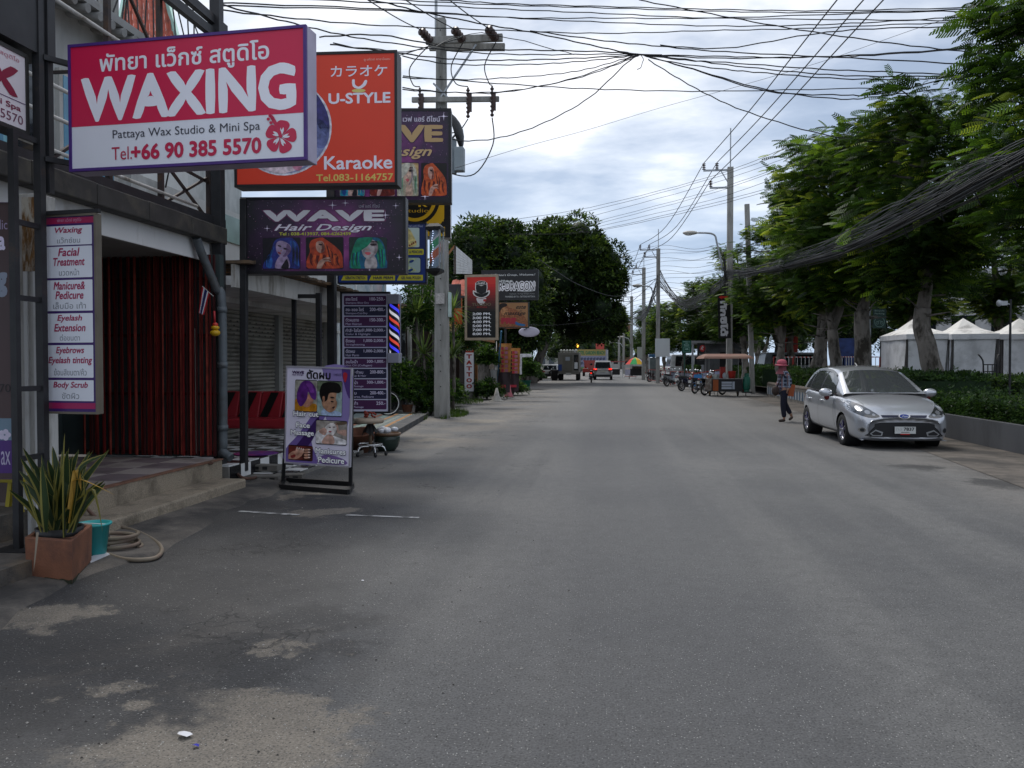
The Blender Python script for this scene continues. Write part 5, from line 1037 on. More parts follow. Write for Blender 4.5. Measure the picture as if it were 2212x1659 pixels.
for i, (x0, y0, x1) in enumerate(((1519, 350, 1808), (1549, 348, 1865), (1533, 387, 1908))):
    a = ip1[i]; b = at(x1, 0, 24); wire([a, (a + b) / 2 + Vector((0, 0, -.15)), b, a + (b - a) * 1.6], .02, 'black line climbing steeply to the upper right from the tall pole brackets', 'high voltage lines from the tall pole')
    c = ip3[i]; wire([a, a.lerp(c, .5) + Vector((0, 0, -1.0)), c], .02, 'sagging line between the tall pole and the white board pole', 'high voltage lines down the road'); e_ = ip4[i]; wire([c, c.lerp(e_, .5) + Vector((0, 0, -.5)), e_, ip5[i], ip6[i], ip7[i]], .022, 'distant line along the far poles', 'high voltage lines down the road')
J = ('thin cable sloping from the big left tree up to the right', 'cables sloping over the road')
multi([[(x0, y0, 42), (1274, ym, 44), (1536, y1, 40), (1732, y2, 32), (1950, y3, 26)] for x0, y0, ym, y1, y2, y3 in ((1061, 481, 448, 381, 306, 225), (1075, 489, 455, 386, 318, 250), (1180, 492, 468, 397, 330, 262), (1230, 493, 482, 412, 345, 280), (1245, 498, 488, 418, 350, 300), (1260, 500, 494, 432, 365, 310), (1100, 505, 499, 440, 385, 320), (1100, 507, 501, 446, 392, 345))], J, .011, .01)
for k in range(16):     # low cables behind the karaoke sign and over the far road
    y = 522 + k * 9; wire([(1338, y + 30, 68), (1425, y + 8, 66), (1500, y + random.uniform(-4, 10) + 8, 56), (1570, y + random.uniform(-12, 6), 46)], .014, 'slack cable between the poles beyond the motorbikes', 'slack cables between the far poles')
wire([(1163, 560, 42), (1250, 615, 50), (1330, 640, 60), (1380, 620, 66), (1420, 600, 66)], .025, 'cable looping across the road below the big tree', None); wire([(1120, 700, 45), (1200, 702, 55), (1290, 690, 62), (1360, 655, 66), (1421, 600, 66)], .02, 'low cable crossing the road near the oval sign', None)
# tangle above the waxing sign
for k in range(18):
    x0 = random.uniform(150, 420); x1 = x0 + random.uniform(-70, 90); xm = (x0 + x1) / 2 + random.uniform(-40, 40)
    wire([(x0, -30, 12.5), (xm, random.uniform(80, 180), 12), (x1, random.uniform(300, 420), 11.5)], .011, 'slack black wire drooping behind the WAXING lightbox', 'tangled wires behind the waxing sign')
wire([(720, 95, 15), (900, 110, 18), (1040, 72, 22), (1240, 118, 24)], .012, 'wavy cable passing behind the karaoke sign top', None, wob=.02)
# great cable bundle
bd = thing('cable_bundle', 'heavy sagging bundle of black cables from the tall pole to the right edge', 'cable bundle', (q1.x, q1.y, 6.3))
C_ = [at(1572, 592, 45), at(1640, 588, 35.6), at(1720, 572, 28.3), at(1810, 548, 23.1), at(1900, 510, 19.5), at(2000, 460, 16.6), at(2100, 408, 14.4), at(2212, 350, 12.6), at(2420, 245, 10.1)]
rr = random.Random(5)
for k in range(58):
    lo = k >= 30; pts = []
    a = rr.uniform(0, 6.28); rad = abs(rr.gauss(0, .085)); dx, dz = math.cos(a) * rad, math.sin(a) * rad; fan = rr.uniform(0, 1.0) if lo else rr.uniform(0, .10)
    for i, c in enumerate(C_):
        t = i / (len(C_) - 1); 
        if lo: off = Vector((rr.gauss(0, .02), 0, fan * (math.sin(t * 3.0) * .55) + .10 * math.sin(i * 2.1 + k)))
        else: off = Vector((dx * (1 + t * .5), 0, dz * (1 + t * .4))) + Vector((rr.gauss(0, .02), 0, rr.gauss(0, .02)))
        if i == 0: off = Vector((dx, 0, dz * 2.2 + rr.uniform(-.3, .3)))
        pts.append(c + off)
    MB().tube(crom(pts, 4), .0115 if not lo else .0075, 4, cap=False).build('cable', CABLEG if k % 5 == 0 or (lo and k % 2) else CABLE, bd)
for k in range(9):
    c = C_[2].lerp(C_[7], (k + .5) / 9) if 0 else crom(C_, 4)[6 + k * 3]; MB().tube([c + Vector((0, -.02, -.16)), c + Vector((.1, -.1, -.3)), c + Vector((-.1, -.1, .16))], .012, 4).build('tie', CABLE, bd)
bd2 = thing('cable_bundle', 'sagging cable bundle between the white board pole and the tall pole', 'cable bundle', (q3.x, q3.y, 6))
for k in range(26):
    o = rr.uniform(-1, 1); sg = rr.uniform(.3, 1.7)
    MB().tube(crom([at(1425, 600 + o * 22, 66), at(1470, 640 + sg * 16, 59) , at(1525, 622 + sg * 18, 51), at(1572, 596 + o * 16, 45.3)], 5), .014, 4, cap=False).build('cable', CABLEG if k % 4 == 0 else CABLE, bd2)
bd3 = thing('cable_bundle', 'tangled black cables hanging down the poles past the phone booth', 'cable bundle', (q4.x, q4.y, 6))
for k in range(22): MB().tube(crom([at(1420, 605 + rr.uniform(-15, 30), 65.7), at(1405, 650 + rr.uniform(-5, 20), 72), at(1388, 668 + rr.uniform(0, 24), 79), at(1350, 676 + rr.uniform(0, 20), 104)], 5), .018, 4, cap=False).build('cable', CABLE, bd3)
for k in range(14): MB().tube(crom([at(1563 + k % 5, 560, 45.2), at(1556 + rr.uniform(0, 18), 620, 45), at(1560 + rr.uniform(0, 20), 680 + rr.uniform(0, 60), 45)], 4), .016, 4, cap=False).build('cable', CABLE, bd)
# ------------------------------------------------------------------ vegetation
LEAFS = [leafmat('leaf_dark', (.018, .040, .010)), leafmat('leaf_mid', (.038, .082, .014)), leafmat('leaf_fresh', (.105, .18, .024)), leafmat('leaf_tip', (.23, .29, .045), .5)]
BARK = mat('bark', (.185, .165, .145), rough=.95, var=.3, scale=3, bump=.9, bscale=14, dirt=(.045, .038, .03), dscale=3.5, dlo=.48, dhi=.62, stretch=(1, 1, .45))
FIC = [leafmat('ficus_dark', (.013, .028, .010), .3), leafmat('ficus_mid', (.034, .066, .017), .35), leafmat('ficus_light', (.075, .12, .026), .4)]
rs = np.random.RandomState(11)
def rand_rot(dirs, rs, roll=True):
    """matrices whose local x follows dirs"""
    x = dirs / (np.linalg.norm(dirs, axis=1)[:, None] + 1e-9); up = np.tile([0, 0, 1.], (len(x), 1)) + rs.normal(0, .35, (len(x), 3))
    y = np.cross(up, x); y /= np.linalg.norm(y, axis=1)[:, None] + 1e-9; z = np.cross(x, y)
    return np.stack([x, y, z], 2)
def scatter(name, tv, tf, pos, dirs, size, mats, mi, parent, **tg):
    Rm = rand_rot(dirs, rs); V = np.einsum('nij,kj->nki', Rm, tv) * size[:, None, None] + pos[:, None, :]
    k = len(tv); Fq = (tf[None] + (np.arange(len(pos)) * k)[:, None, None]).reshape(-1, tf.shape[1])
    return np_mesh(name, V.reshape(-1, 3), Fq, mats, np.repeat(mi, len(tf)), parent, **tg)
def frond_template(n=8):
    v = []; f = []
    for i in range(n):
        x = .12 + .85 * i / n; w = .21 * math.sin(math.pi * (.2 + .7 * i / n)) ** .7; dr = -.32 * x * x
        for sgn in (-1, 1):
            b = len(v); v += [(x, 0, dr), (x + .07, 0, dr - .02), (x + .13, sgn * w, dr - .05 - w * .35), (x + .06, sgn * w, dr - .04 - w * .35)]; f.append((b, b + 1, b + 2, b + 3))
    return np.array(v), np.array(f)
FT = frond_template()
LT = (np.array([(0, 0, 0), (.5, .28, .05), (1, 0, -.1), (.5, -.28, .05)]), np.array([(0, 1, 2, 3)]))
LT3 = (np.array([(0, 0, 0), (.5, .25, .05), (1, 0, -.15), (.5, -.25, .05), (0, 0, 0), (.2, .5, .2), (.1, 1, .1), (-.2, .5, .1), (0, 0, 0), (.2, -.4, .3), (.3, -.7, .6), (-.1, -.5, .4)]), np.array([(0, 1, 2, 3), (4, 5, 6, 7), (8, 9, 10, 11)]))
def limb(b, p, q, r0, r1, wob=.12, n=5, seg=8, rr=random):
    P = [Vector(p).lerp(Vector(q), i / n) + Vector((rr.uniform(-wob, wob), rr.uniform(-wob, wob), 0)) * (1 if 0 < i < n else 0) for i in range(n + 1)]
    P = crom(P, 3); b.tube(P, [r0 + (r1 - r0) * i / (len(P) - 1) for i in range(len(P))], seg)
    return P
def make_tree(seed, H=9.5, zc=3.0, rad=2.5, fork=True, trunk_r=.24, nf=4700, fsize=.52, label=''):
    rr = random.Random(seed); g = thing('shade_tree', label, 'tree', (0, 0, 0)); b = MB(); tips = []
    zf = H * rr.uniform(.24, .32) if fork else H * .3; lean = Vector((rr.uniform(-.4, .4), rr.uniform(-.3, .3), 0))
    fk = Vector((0, 0, zf)) + lean; limb(b, (0, 0, -.3), fk, trunk_r * 1.2, trunk_r * .85, .10, 6, 10, rr); b.ell((0, 0, .05), (trunk_r * 1.5, trunk_r * 1.5, .3), 10, 6)
    nl = rr.choice((2, 3)) if fork else 1; mains = []
    for i in range(nl):
        a = 6.28 * i / max(nl, 1) + rr.uniform(-.5, .5); sp = rad * .34 if fork else .1
        top = Vector((math.cos(a) * sp, math.sin(a) * sp, H * rr.uniform(.86, .97))) + lean; P = limb(b, fk, top, trunk_r * .7, .05, .22, 6, 8, rr); mains.append(P)
    b.build('trunk', BARK, g); bb_ = MB()
    nb = 52
    for i in range(nb):
        P = mains[i % len(mains)]; s_ = P[int(len(P) * (i / nb) * .98)]
        t = (s_.z - zc) / (H - zc); 
        prof = math.sin(math.pi * min(max(.16 + .74 * max(t, 0), 0), 1)) ** .7
        if i < 9: s_ = fk + Vector((0, 0, rr.uniform(-.3, .6))); prof = rr.uniform(.25, .5)
        a = i * 2.399 + rr.uniform(-.4, .4); ln = rad * prof * rr.uniform(.55, 1.15)
        q = s_ + Vector((math.cos(a) * ln, math.sin(a) * ln, rr.uniform(-.1, .7))); limb(bb_, s_, q, .045, .012, .08, 3, 5, rr); tips += [(s_.lerp(q, u), u) for u in (.45, .75, 1.0)]
    for P in mains: tips += [(P[-1], 1.0), (P[-2] + Vector((.3, .2, 0)), 1), (P[-1] + Vector((.1, .3, -.2)), 1)]
    bb_.build('branches', BARK, g)
    cp = np.array([tuple(t[0]) for t in tips]); ax = np.array([0, 0, 0]); idx = rs.randint(0, len(cp), nf); sp = rs.normal(0, 1, (nf, 3)) * np.array([.30, .30, .20]); pos = cp[idx] + sp
    rad_d = pos - np.array([0, 0, 1]) * pos[:, 2:3]; d = rad_d / (np.linalg.norm(rad_d, axis=1)[:, None] + .3) + rs.normal(0, .45, (nf, 3)); d[:, 2] = d[:, 2] * .5 + .12
    fresh = rs.rand(len(cp)) ; out = np.linalg.norm(rad_d, axis=1) / rad
    pos[:, 2] = np.where(pos[:, 2] < zc + .45, zc + .45 + rs.rand(nf) * 2.2, pos[:, 2])
    mi = np.where(rs.rand(nf) < .4, 0, 1); mi = np.where((fresh[idx] > .5) & (rs.rand(nf) < .5), 2, mi); mi = np.where((fresh[idx] > .78) & (rs.rand(nf) < .45), 3, mi)
    scatter('crown', FT[0], FT[1], pos, d, fsize * rs.uniform(.65, 1.25, nf), LEAFS, mi, g)
    return g
T1 = make_tree(3, 9.8, 3.0, 2.3, True, .23, label='forked'); T2 = make_tree(8, 9.2, 2.8, 2.1, False, .26, nf=4500, label='single'); T3 = make_tree(21, 10.4, 3.3, 2.7, True, .27, nf=5200, label='wide')
FAR = []
spots = [(T1, 2325, 17.0, .92, 2.6, 'large leaning shade tree at the right edge, foliage touching the top corner'),
         (T2, 2022, 22.3, .97, .3, 'shade tree with one stout grey trunk in front of the white marquees'),
         (T2, 1868, 29.0, 1.08, 1.9, 'shade tree with straight trunk behind the roof of the silver car'),
         (T1, 1802, 33.0, 1.0, 3.9, 'rough-barked shade tree left of the straight trunk, beside the red and white fence'),
         (T3, 1764, 35.5, .9, 5.0, 'shade tree whose trunk nearly touches its right neighbour behind the hedge'),
         (T1, 1685, 41.5, .86, .9, 'shade tree with pale bare forked trunk behind the walking person'),
         (T3, 1612, 50, .78, 2.2, 'shade tree behind the leaning concrete pole'), (T2, 1570, 58, .86, 4.1, 'shade tree behind the hanging black banner'),
         (T1, 1515, 66, .82, 5.1, 'shade tree above the green parking sign'), (T3, 1476, 76, .74, .2, 'shade tree above the white van'),
         (T2, 1440, 88, .86, 1.2, 'shade tree between the far poles above the phone booth'), (T1, 1412, 104, .9, 2.9, 'far shade tree right of the grey lamp pole'), (T3, 1398, 122, .8, 3.3, 'farthest shade tree in the right hand row')]
used = set()
for t, px, d, sc_f, rz, lb in spots:
    p = at(px, 800, d); loc = (p.x, p.y, .38 if d < 60 else 0)
    if id(t) not in used: used.add(id(t)); t.location = loc; t.rotation_euler = (0, 0, rz); t.scale = (sc_f,) * 3; t['label'] = lb; t['group'] = 'shade trees along the park'
    else: dup(t, loc, rz, lb, sc_f, group='shade trees along the park')
# second row deeper in the park
k = 0
for x, y, s_ in ((17, 26, 1.05), (13, 62, 1.05), (20, 58, 1.05), (21, 40, 1.2), (13, 54, 1.05), (19, 56, 1.1), (12.5, 66, 1.0), (18, 76, 1.15), (12, 84, .95), (26, 60, 1.25), (27, 42, 1.1), (12, 100, 1.0), (17, 110, 1.1), (22, 92, 1.2), (31, 80, 1.2), (25, 30, 1.0)):
    dup((T1, T2, T3)[k % 3], (x, y, .3), k * 1.3, 'shade tree deeper inside the park, partly hidden by the front row', s_, group='trees deeper in the park'); k += 1
# big ficus trees, left
def ficus(px, d, H, rx, label, seed, n=15000, tx=0., zlo=2.0, group=None):
    r2 = np.random.RandomState(seed); p = at(px, 800, d); g = thing('ficus_tree', label, 'tree', (p.x + tx, p.y, 0), group=group); b = MB()
    rr = random.Random(seed)
    for i in range(3): limb(b, (p.x + tx + rr.uniform(-.3, .3), p.y, -.2), (p.x + tx * .6 + rr.uniform(-2, 2), p.y + rr.uniform(-1, 1), H * .6), .45, .15, .2, 5, 8, rr)
    b.build('trunk', BARK, g)
    nl = 70; lob = []
    for i in range(nl):
        th = r2.uniform(0, 6.28); ph = r2.uniform(-.45, 1.45); R_ = r2.uniform(.62, 1.0); zc = H * .50
        lob.append((p.x + rx * R_ * math.cos(ph) * math.cos(th) * .86, p.y + rx * .8 * R_ * math.cos(ph) * math.sin(th) * .86, zc + (H - zc) * .88 * R_ * math.sin(ph) if ph > 0 else zc + (zc - 2.2) * R_ * math.sin(ph) * 1.6, r2.uniform(1.0, 1.9)))
    lob = np.array(lob); idx = r2.randint(0, nl, n); dv = r2.normal(0, 1, (n, 3)); dv /= np.linalg.norm(dv, axis=1)[:, None]; rad = lob[idx, 3] * r2.uniform(.75, 1.06, n)
    pos = lob[idx, :3] + dv * rad[:, None]; pos[:, 2] = np.where(pos[:, 2] < zlo, zlo + r2.rand(n) * 2.5, pos[:, 2])
    fr_ = r2.rand(nl); mi = np.where(r2.rand(n) < .45, 0, 1); mi = np.where((fr_[idx] > .5) & (r2.rand(n) < .45), 2, mi)
    scatter('crown', LT3[0], LT3[1], pos, dv + r2.normal(0, .5, (n, 3)), r2.uniform(.22, .42, n), FIC, mi, g)
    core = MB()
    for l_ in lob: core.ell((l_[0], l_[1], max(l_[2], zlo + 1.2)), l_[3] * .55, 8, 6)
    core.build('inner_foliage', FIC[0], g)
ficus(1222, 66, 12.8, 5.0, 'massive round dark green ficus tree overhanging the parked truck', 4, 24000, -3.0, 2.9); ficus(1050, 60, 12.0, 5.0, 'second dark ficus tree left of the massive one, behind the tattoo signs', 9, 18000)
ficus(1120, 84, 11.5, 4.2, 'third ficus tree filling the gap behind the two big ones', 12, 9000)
# far trees
for k, (px, d, H, rx) in enumerate(((1262, 190, 12.5, 8), (1300, 230, 13, 9), (1235, 160, 9, 7), (1340, 250, 12, 9), (1290, 170, 6.5, 5))): ficus(px, d, H, rx, ('distant tree beyond the banner arch', 'pale distant tree behind the arch lamps', 'distant tree right behind the truck', 'distant tree behind the mall tower', 'low distant tree above the end of the road')[k], 40 + k, 5000)
for k, (x, y, H, rx) in enumerate(((34, 44, 9, 8), (46, 62, 11, 10), (30, 88, 10, 10), (44, 100, 12, 12), (60, 40, 11, 12), (22, 130, 11, 11), (40, 26, 9, 9))):
    q_ = Vector((x, y, 0)); lat = x * math.cos(YAW) + y * math.sin(YAW); dp = -x * math.sin(YAW) + y * math.cos(YAW); ficus(CX + F * lat / dp, dp, H, rx, 'dark broad tree at the far side of the park', 70 + k, 5000, group='dark trees at the far side of the park')
# hedges
def hedge(name, label, quad, z0, z1, n, size, mats=None, tall=.0):
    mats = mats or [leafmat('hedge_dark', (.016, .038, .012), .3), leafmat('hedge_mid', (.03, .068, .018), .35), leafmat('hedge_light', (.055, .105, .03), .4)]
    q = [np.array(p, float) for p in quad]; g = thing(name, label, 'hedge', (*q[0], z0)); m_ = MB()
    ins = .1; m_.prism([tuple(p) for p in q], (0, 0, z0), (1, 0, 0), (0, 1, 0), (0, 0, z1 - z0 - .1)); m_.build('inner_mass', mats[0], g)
    u, v = rs.rand(n), rs.rand(n); side = rs.rand(n)
    u = np.where(side < .45, rs.rand(n) * .03, u); P = (q[0][None] * (1 - u)[:, None] + q[1][None] * u[:, None]) * (1 - v)[:, None] + (q[3][None] * (1 - u)[:, None] + q[2][None] * u[:, None]) * v[:, None]
    bump_ = .06 * np.sin(P[:, 1] * 2.3) + .05 * np.sin(P[:, 1] * 5.1 + P[:, 0] * 3)
    z = np.where(side < .45, z0 + rs.rand(n) * (z1 - z0), z1 + bump_ + rs.normal(0, .035, n) - .04); pos = np.column_stack([P, z]); dirs = rs.normal(0, .6, (n, 3)); dirs[:, 2] += .75; dirs[side < .45, 0] -= .8
    if tall: pos[:, 2] += (rs.rand(n) < .05) * tall * rs.rand(n)
    scatter('leaves', LT3[0], LT3[1], pos, dirs, size * rs.uniform(.6, 1.3, n), mats, rs.choice([0, 1, 1, 2], n), g, kind='stuff')
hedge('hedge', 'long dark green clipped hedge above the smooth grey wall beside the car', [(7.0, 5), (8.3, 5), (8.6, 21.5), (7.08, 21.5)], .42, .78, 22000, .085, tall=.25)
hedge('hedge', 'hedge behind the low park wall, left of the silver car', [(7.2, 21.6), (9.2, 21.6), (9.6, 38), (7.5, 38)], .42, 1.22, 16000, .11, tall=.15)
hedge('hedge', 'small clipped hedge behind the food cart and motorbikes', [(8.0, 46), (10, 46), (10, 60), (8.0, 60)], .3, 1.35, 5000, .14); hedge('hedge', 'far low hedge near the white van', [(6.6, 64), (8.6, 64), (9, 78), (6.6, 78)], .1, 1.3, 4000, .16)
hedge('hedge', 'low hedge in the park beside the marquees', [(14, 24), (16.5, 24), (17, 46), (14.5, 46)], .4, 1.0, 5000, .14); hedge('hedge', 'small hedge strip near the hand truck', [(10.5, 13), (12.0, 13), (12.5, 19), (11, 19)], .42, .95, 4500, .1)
# bushes, palms and pots on the left
BL = [leafmat('bush_dark', (.014, .036, .012)), leafmat('bush_mid', (.03, .07, .018)), leafmat('bush_light', (.07, .13, .03))]
def bush(name, label, c, r, n, size, cat='bush', pot=None, zf=1.0, mats=BL):
    c = Vector(c); g = thing(name, label, cat, c); h0 = 0
    if pot:
        pr, ph, pm_ = pot; MB().lathe([(pr * .7, 0), (pr * .8, ph * .1), (pr, ph * .9), (pr * 1.08, ph * .92), (pr * 1.08, ph), (pr * .9, ph), (pr * .85, ph * .85), (0, ph * .85)], c, 14).build('pot', pm_, g); h0 = ph
    d = rs.normal(0, 1, (n, 3)); d /= np.linalg.norm(d, axis=1)[:, None]; d[:, 2] = np.abs(d[:, 2]) * 1.0 - .25; rr_ = r * rs.uniform(.35, 1.05, n) * (1 + .25 * np.sin(d[:, 0] * 7 + d[:, 1] * 5))
    pos = np.array(c) + np.array([0, 0, h0 + r * zf * .45]) + d * rr_[:, None] * np.array([1, 1, zf]); m_ = MB()
    for k in range(6): a = k * 1.05; m_.tube([c + Vector((0, 0, h0 * .8)), c + Vector((math.cos(a) * r * .5, math.sin(a) * r * .5, h0 + r * zf))], .012 + r * .01, 5)
    m_.build('stem', BARK, g); scatter('foliage', LT3[0], LT3[1], pos, d + rs.normal(0, .5, (n, 3)), size * rs.uniform(.6, 1.3, n), mats, rs.choice([0, 1, 1, 2], n), g); return g
CLAY = mat('clay_pot', (.20, .08, .045), rough=.8, var=.25, scale=6, dirt=(.10, .06, .045), dscale=5); GRN = mat('green_pot', (.02, .16, .11), rough=.5, var=.1)
gp = gnd(1134, 841); bush('potted_shrub', 'leafy shrub in a bright green pot by the left kerb', (gp.x, gp.y, 0), .95, 2600, .17, 'potted plant', (.36, .55, GRN), 1.25)
bush('bush', 'bright green rounded bush right of the TATTOO board', at(1050, 792, 36.8), .5, 1500, .17, zf=1.4); bush('bush', 'dark bush behind the hourglass stool', (*at(858, 800, 25.5).xy, .1), .95, 1800, .14, zf=1.3); bush('bush', 'green bush just left of the big pole', (*at(914, 800, 26).xy, .1), .8, 1500, .13, zf=1.5)
bush('bush', 'small weedy bush at the foot of the big pole', (*gnd(930, 897).xy, .0), .42, 900, .09); bush('bush', 'bush under the spiky palm right of the big pole', (*at(974, 800, 30).xy, 0), .5, 900, .14, zf=1.5); bush('bush', 'bush below the white plinth left of the cones', (*at(1052, 800, 36).xy, 0), .7, 1200, .14)
bush('bush', 'low bush between the pink cone and the green pot', (*at(1108, 800, 41).xy, 0), .65, 1200, .15); bush('potted_shrub', 'feathery plant in a small clay pot by the white post', (*gnd(880, 898).xy, .11), .42, 900, .1, 'potted plant', (.17, .22, CLAY), 1.5); bush('potted_shrub', 'little plant in a clay pot left of the TATTOO board', (*gnd(976, 868).xy, 0), .4, 900, .13, 'potted plant', (.26, .4, CLAY), 1.0)
bush('bush', 'dark creeper hanging inside the tattoo bar porch', at(905, 745, 27), .9, 1500, .13, zf=2.0); bush('bush', 'trailing shrub above the tattoo bar step', at(1000, 775, 33), .8, 1200, .13, zf=1.5)
def spiky(name, label, c, H, R_, n=46, trunk=0.):
    c = Vector(c); g = thing(name, label, 'palm', c); m_ = MB()
    if trunk: m_.tube(crom([c, c + Vector((.05, 0, trunk * .5)), c + Vector((0, 0, trunk))], 4), [.06, .055, .05, .05, .05, .045, .045, .04, .04], 7); m_.build('trunk', BARK, g)
    b = MB(); t = c + Vector((0, 0, trunk)); rr = random.Random(int(c.x * 100) + int(c.y))
    for k in range(n):
        a = k * 2.4; el = rr.uniform(-.5, 1.3); d = Vector((math.cos(a) * math.cos(el), math.sin(a) * math.cos(el), math.sin(el))); s_ = Vector((-math.sin(a), math.cos(a), 0)) * .028; ln = R_ * rr.uniform(.75, 1.1)
        p1 = t + d * ln * .5; p2 = t + d * ln + Vector((0, 0, -ln * (.22 if el < .8 else .05)))
        b.add([t - s_ * .6, t + s_ * .6, p1 + s_, p1 - s_, p2], [(0, 1, 2, 3), (3, 2, 4)], rr.choice((0, 0, 1)))
    b.build('leaves', [leafmat('palm_light', (.13, .19, .06), .35), leafmat('palm_mid', (.06, .11, .03), .35)], g)
spiky('spiky_palm', 'spiky dracaena high up left of the big pole', (*at(900, 800, 26.5).xy, 0), 0, .95, 60, at(900, 680, 26.5).z); spiky('spiky_palm', 'spiky dracaena high up right of the big pole', (*at(978, 800, 28).xy, 0), 0, .85, 60, at(985, 672, 28).z); spiky('spiky_palm', 'lower spiky dracaena right of the big pole', (*at(978, 800, 27).xy, 0), 0, .75, 60, at(985, 768, 27).z); spiky('spiky_palm', 'lower spiky dracaena left of the big pole', (*at(915, 800, 25.8).xy, 0), 0, .9, 46, at(915, 765, 25.8).z)
# grass tufts
gr = MB(); rr = random.Random(9)
for (cx, cy, rx, ry, n) in ((1050, 850, 55, 10, 900), (1000, 866, 45, 9, 800), (985, 894, 28, 8, 700), (960, 902, 12, 4, 120), (905, 905, 20, 4, 150), (1085, 846, 25, 6, 250)):
    for k in range(n):
        a = rr.uniform(0, 6.28); q = rr.random() ** .5; p = gnd(cx + rx * q * math.cos(a), cy + ry * q * math.sin(a)); h = rr.uniform(.06, .2); w = Vector((rr.uniform(-.012, .012), .004, 0)); gr.add([p - w, p + w, p + Vector((rr.uniform(-.06, .06), rr.uniform(-.06, .06), h))], [(0, 1, 2)], rr.choice((0, 1, 1)))
gr.build('grass', [leafmat('grass_a', (.03, .06, .012), .3), leafmat('grass_b', (.065, .12, .02), .3)], kind='stuff')
# ------------------------------------------------------------------ silver hatchback
RUB = mat('tyre_rubber', (.018, .018, .018), rough=.85, var=.2, bump=.2, bscale=90)
def wheel(parent, c, r, w, rim, axis='x', spokes=5, side=-1, name='wheel', rimr=.68):
    M = Matrix.Rotation(R(90), 3, 'Y'); c = Vector(c); b = MB()
    ri = r * rimr; pr = [(ri, -w / 2 * .9), (r * .93, -w / 2), (r, -w / 2 * .72), (r, w / 2 * .72), (r * .93, w / 2), (ri, w / 2 * .9), (ri, -w / 2 * .9)]
    b.lathe(pr, c, 28, M=M); o = b.build(name, RUB, parent); b = MB(); s_ = side * w / 2 * .8
    b.lathe([(ri * 1.02, -w * .4), (ri * 1.02, w * .4), (ri * .93, w * .4), (ri * .93, -w * .4), (ri * 1.02, -w * .4)], c, 24, M=M)
    b.lathe([(.0, s_ * .4), (ri * .18, s_ * .4), (ri * .18, s_ * 1.05), (0, s_ * 1.05)], c, 12, M=M)
    for k in range(spokes):
        for da in ((-.16, .16) if spokes == 5 else (0,)):
            a = 2 * math.pi * k / spokes + .3; p0 = c + Vector((s_ * .9, math.cos(a + da * 1.6) * ri * .15, math.sin(a + da * 1.6) * ri * .15)); p1 = c + Vector((s_ * .95, math.cos(a + da) * ri * .97, math.sin(a + da) * ri * .97)); b.bar(p0, p1, r * .06, r * .05, mi=0 if da < 0 else 1, up=(1, 0, 0))
    b.build('rim', rim if isinstance(rim, list) else [rim, rim], o)
    return o
def lofted(name, st, parent, m, cuts=(), sub=2):
    b = MB(); n = 0; ring = []
    for y, w, zb, zs, zt in st:
        h = zs - zb; P = [(0, zb), (w * .6, zb), (w * .9, zb + .015), (w * .985, zb + h * .16), (w, zb + h * .42), (w * 1.0, zb + h * .66), (w * .975, zb + h * .86), (w * .90, zs), (w * .62, zs + (zt - zs) * .72), (w * .3, zs + (zt - zs) * .95), (0, zt)]
        ring.append([(x, y, z) for x, z in P] + [(-x, y, z) for x, z in P[-2:0:-1]])
    k = len(ring[0]); V = [p for r_ in ring for p in r_]; Fc = [(i * k + j, i * k + (j + 1) % k, (i + 1) * k + (j + 1) % k, (i + 1) * k + j) for i in range(len(ring) - 1) for j in range(k)]
    b.add(V, Fc, 0, True); b.f.append(list(range(k))); b.m.append(0); b.s.append(True); b.f.append([(len(ring) - 1) * k + j for j in range(k)][::-1]); b.m.append(0); b.s.append(True)
    o = b.build(name, m, None, sub=sub, smooth=True); cs = []
    for (y, z, r) in cuts:
        c = MB(); c.lathe([(r, -1.2), (r, -.60)], (0, y, z), 32, M=Matrix.Rotation(R(90), 3, 'Y')); c.lathe([(r, .60), (r, 1.2)], (0, y, z), 32, M=Matrix.Rotation(R(90), 3, 'Y')); co = c.build('cutter', m[1]); md = o.modifiers.new('b', 'BOOLEAN'); md.object = co; md.solver = 'EXACT'; md.operation = 'DIFFERENCE'; cs.append(co)
    dg = bpy.context.evaluated_depsgraph_get(); me = D.meshes.new_from_object(o.evaluated_get(dg), depsgraph=dg); o.modifiers.clear(); o.data = me; o.parent = parent
    for c in cs: D.objects.remove(c)
    bm = bmesh.new(); bm.from_mesh(me); bv = BVHTree.FromBMesh(bm); bm.free(); return o, bv
def drape(name, poly, axis, bv, m, parent, off=.004, smooth=3, edge=.05):
    """outline in front view (x,z) or side view (y,z) laid onto a body"""
    if smooth: poly = [(p[0], p[1]) for p in crom([(a, b, 0) for a, b in poly], smooth, True)]
    bm = bmesh.new(); vs_ = [bm.verts.new((a, b, 0)) for a, b in poly]; bm.faces.new(vs_); bmesh.ops.triangulate(bm, faces=bm.faces[:])
    for _ in range(4):
        es = [e_ for e_ in bm.edges if e_.calc_length() > edge]
        if not es: break
        bmesh.ops.subdivide_edges(bm, edges=es, cuts=1); bmesh.ops.triangulate(bm, faces=bm.faces[:])
    for v in bm.verts:
        if axis == 'front': o_, d_ = Vector((v.co.x, -3, v.co.y)), Vector((0, 1, 0))
        elif axis == 'back': o_, d_ = Vector((v.co.x, 9, v.co.y)), Vector((0, -1, 0))
        elif axis == 'top': o_, d_ = Vector((v.co.x, v.co.y, 4)), Vector((0, 0, -1))
        else: s_ = -1 if axis == 'left' else 1; o_, d_ = Vector((s_ * 3, v.co.x, v.co.y)), Vector((-s_, 0, 0))
        h = bv.ray_cast(o_, d_); v.co = h[0] - d_ * off if h[0] else o_ + d_ * 3
    me = D.meshes.new(name); bm.to_mesh(me); bm.free(); me.materials.append(m)
    for p in me.polygons: p.use_smooth = True
    o = D.objects.new(name, me); finish(o, parent); return o
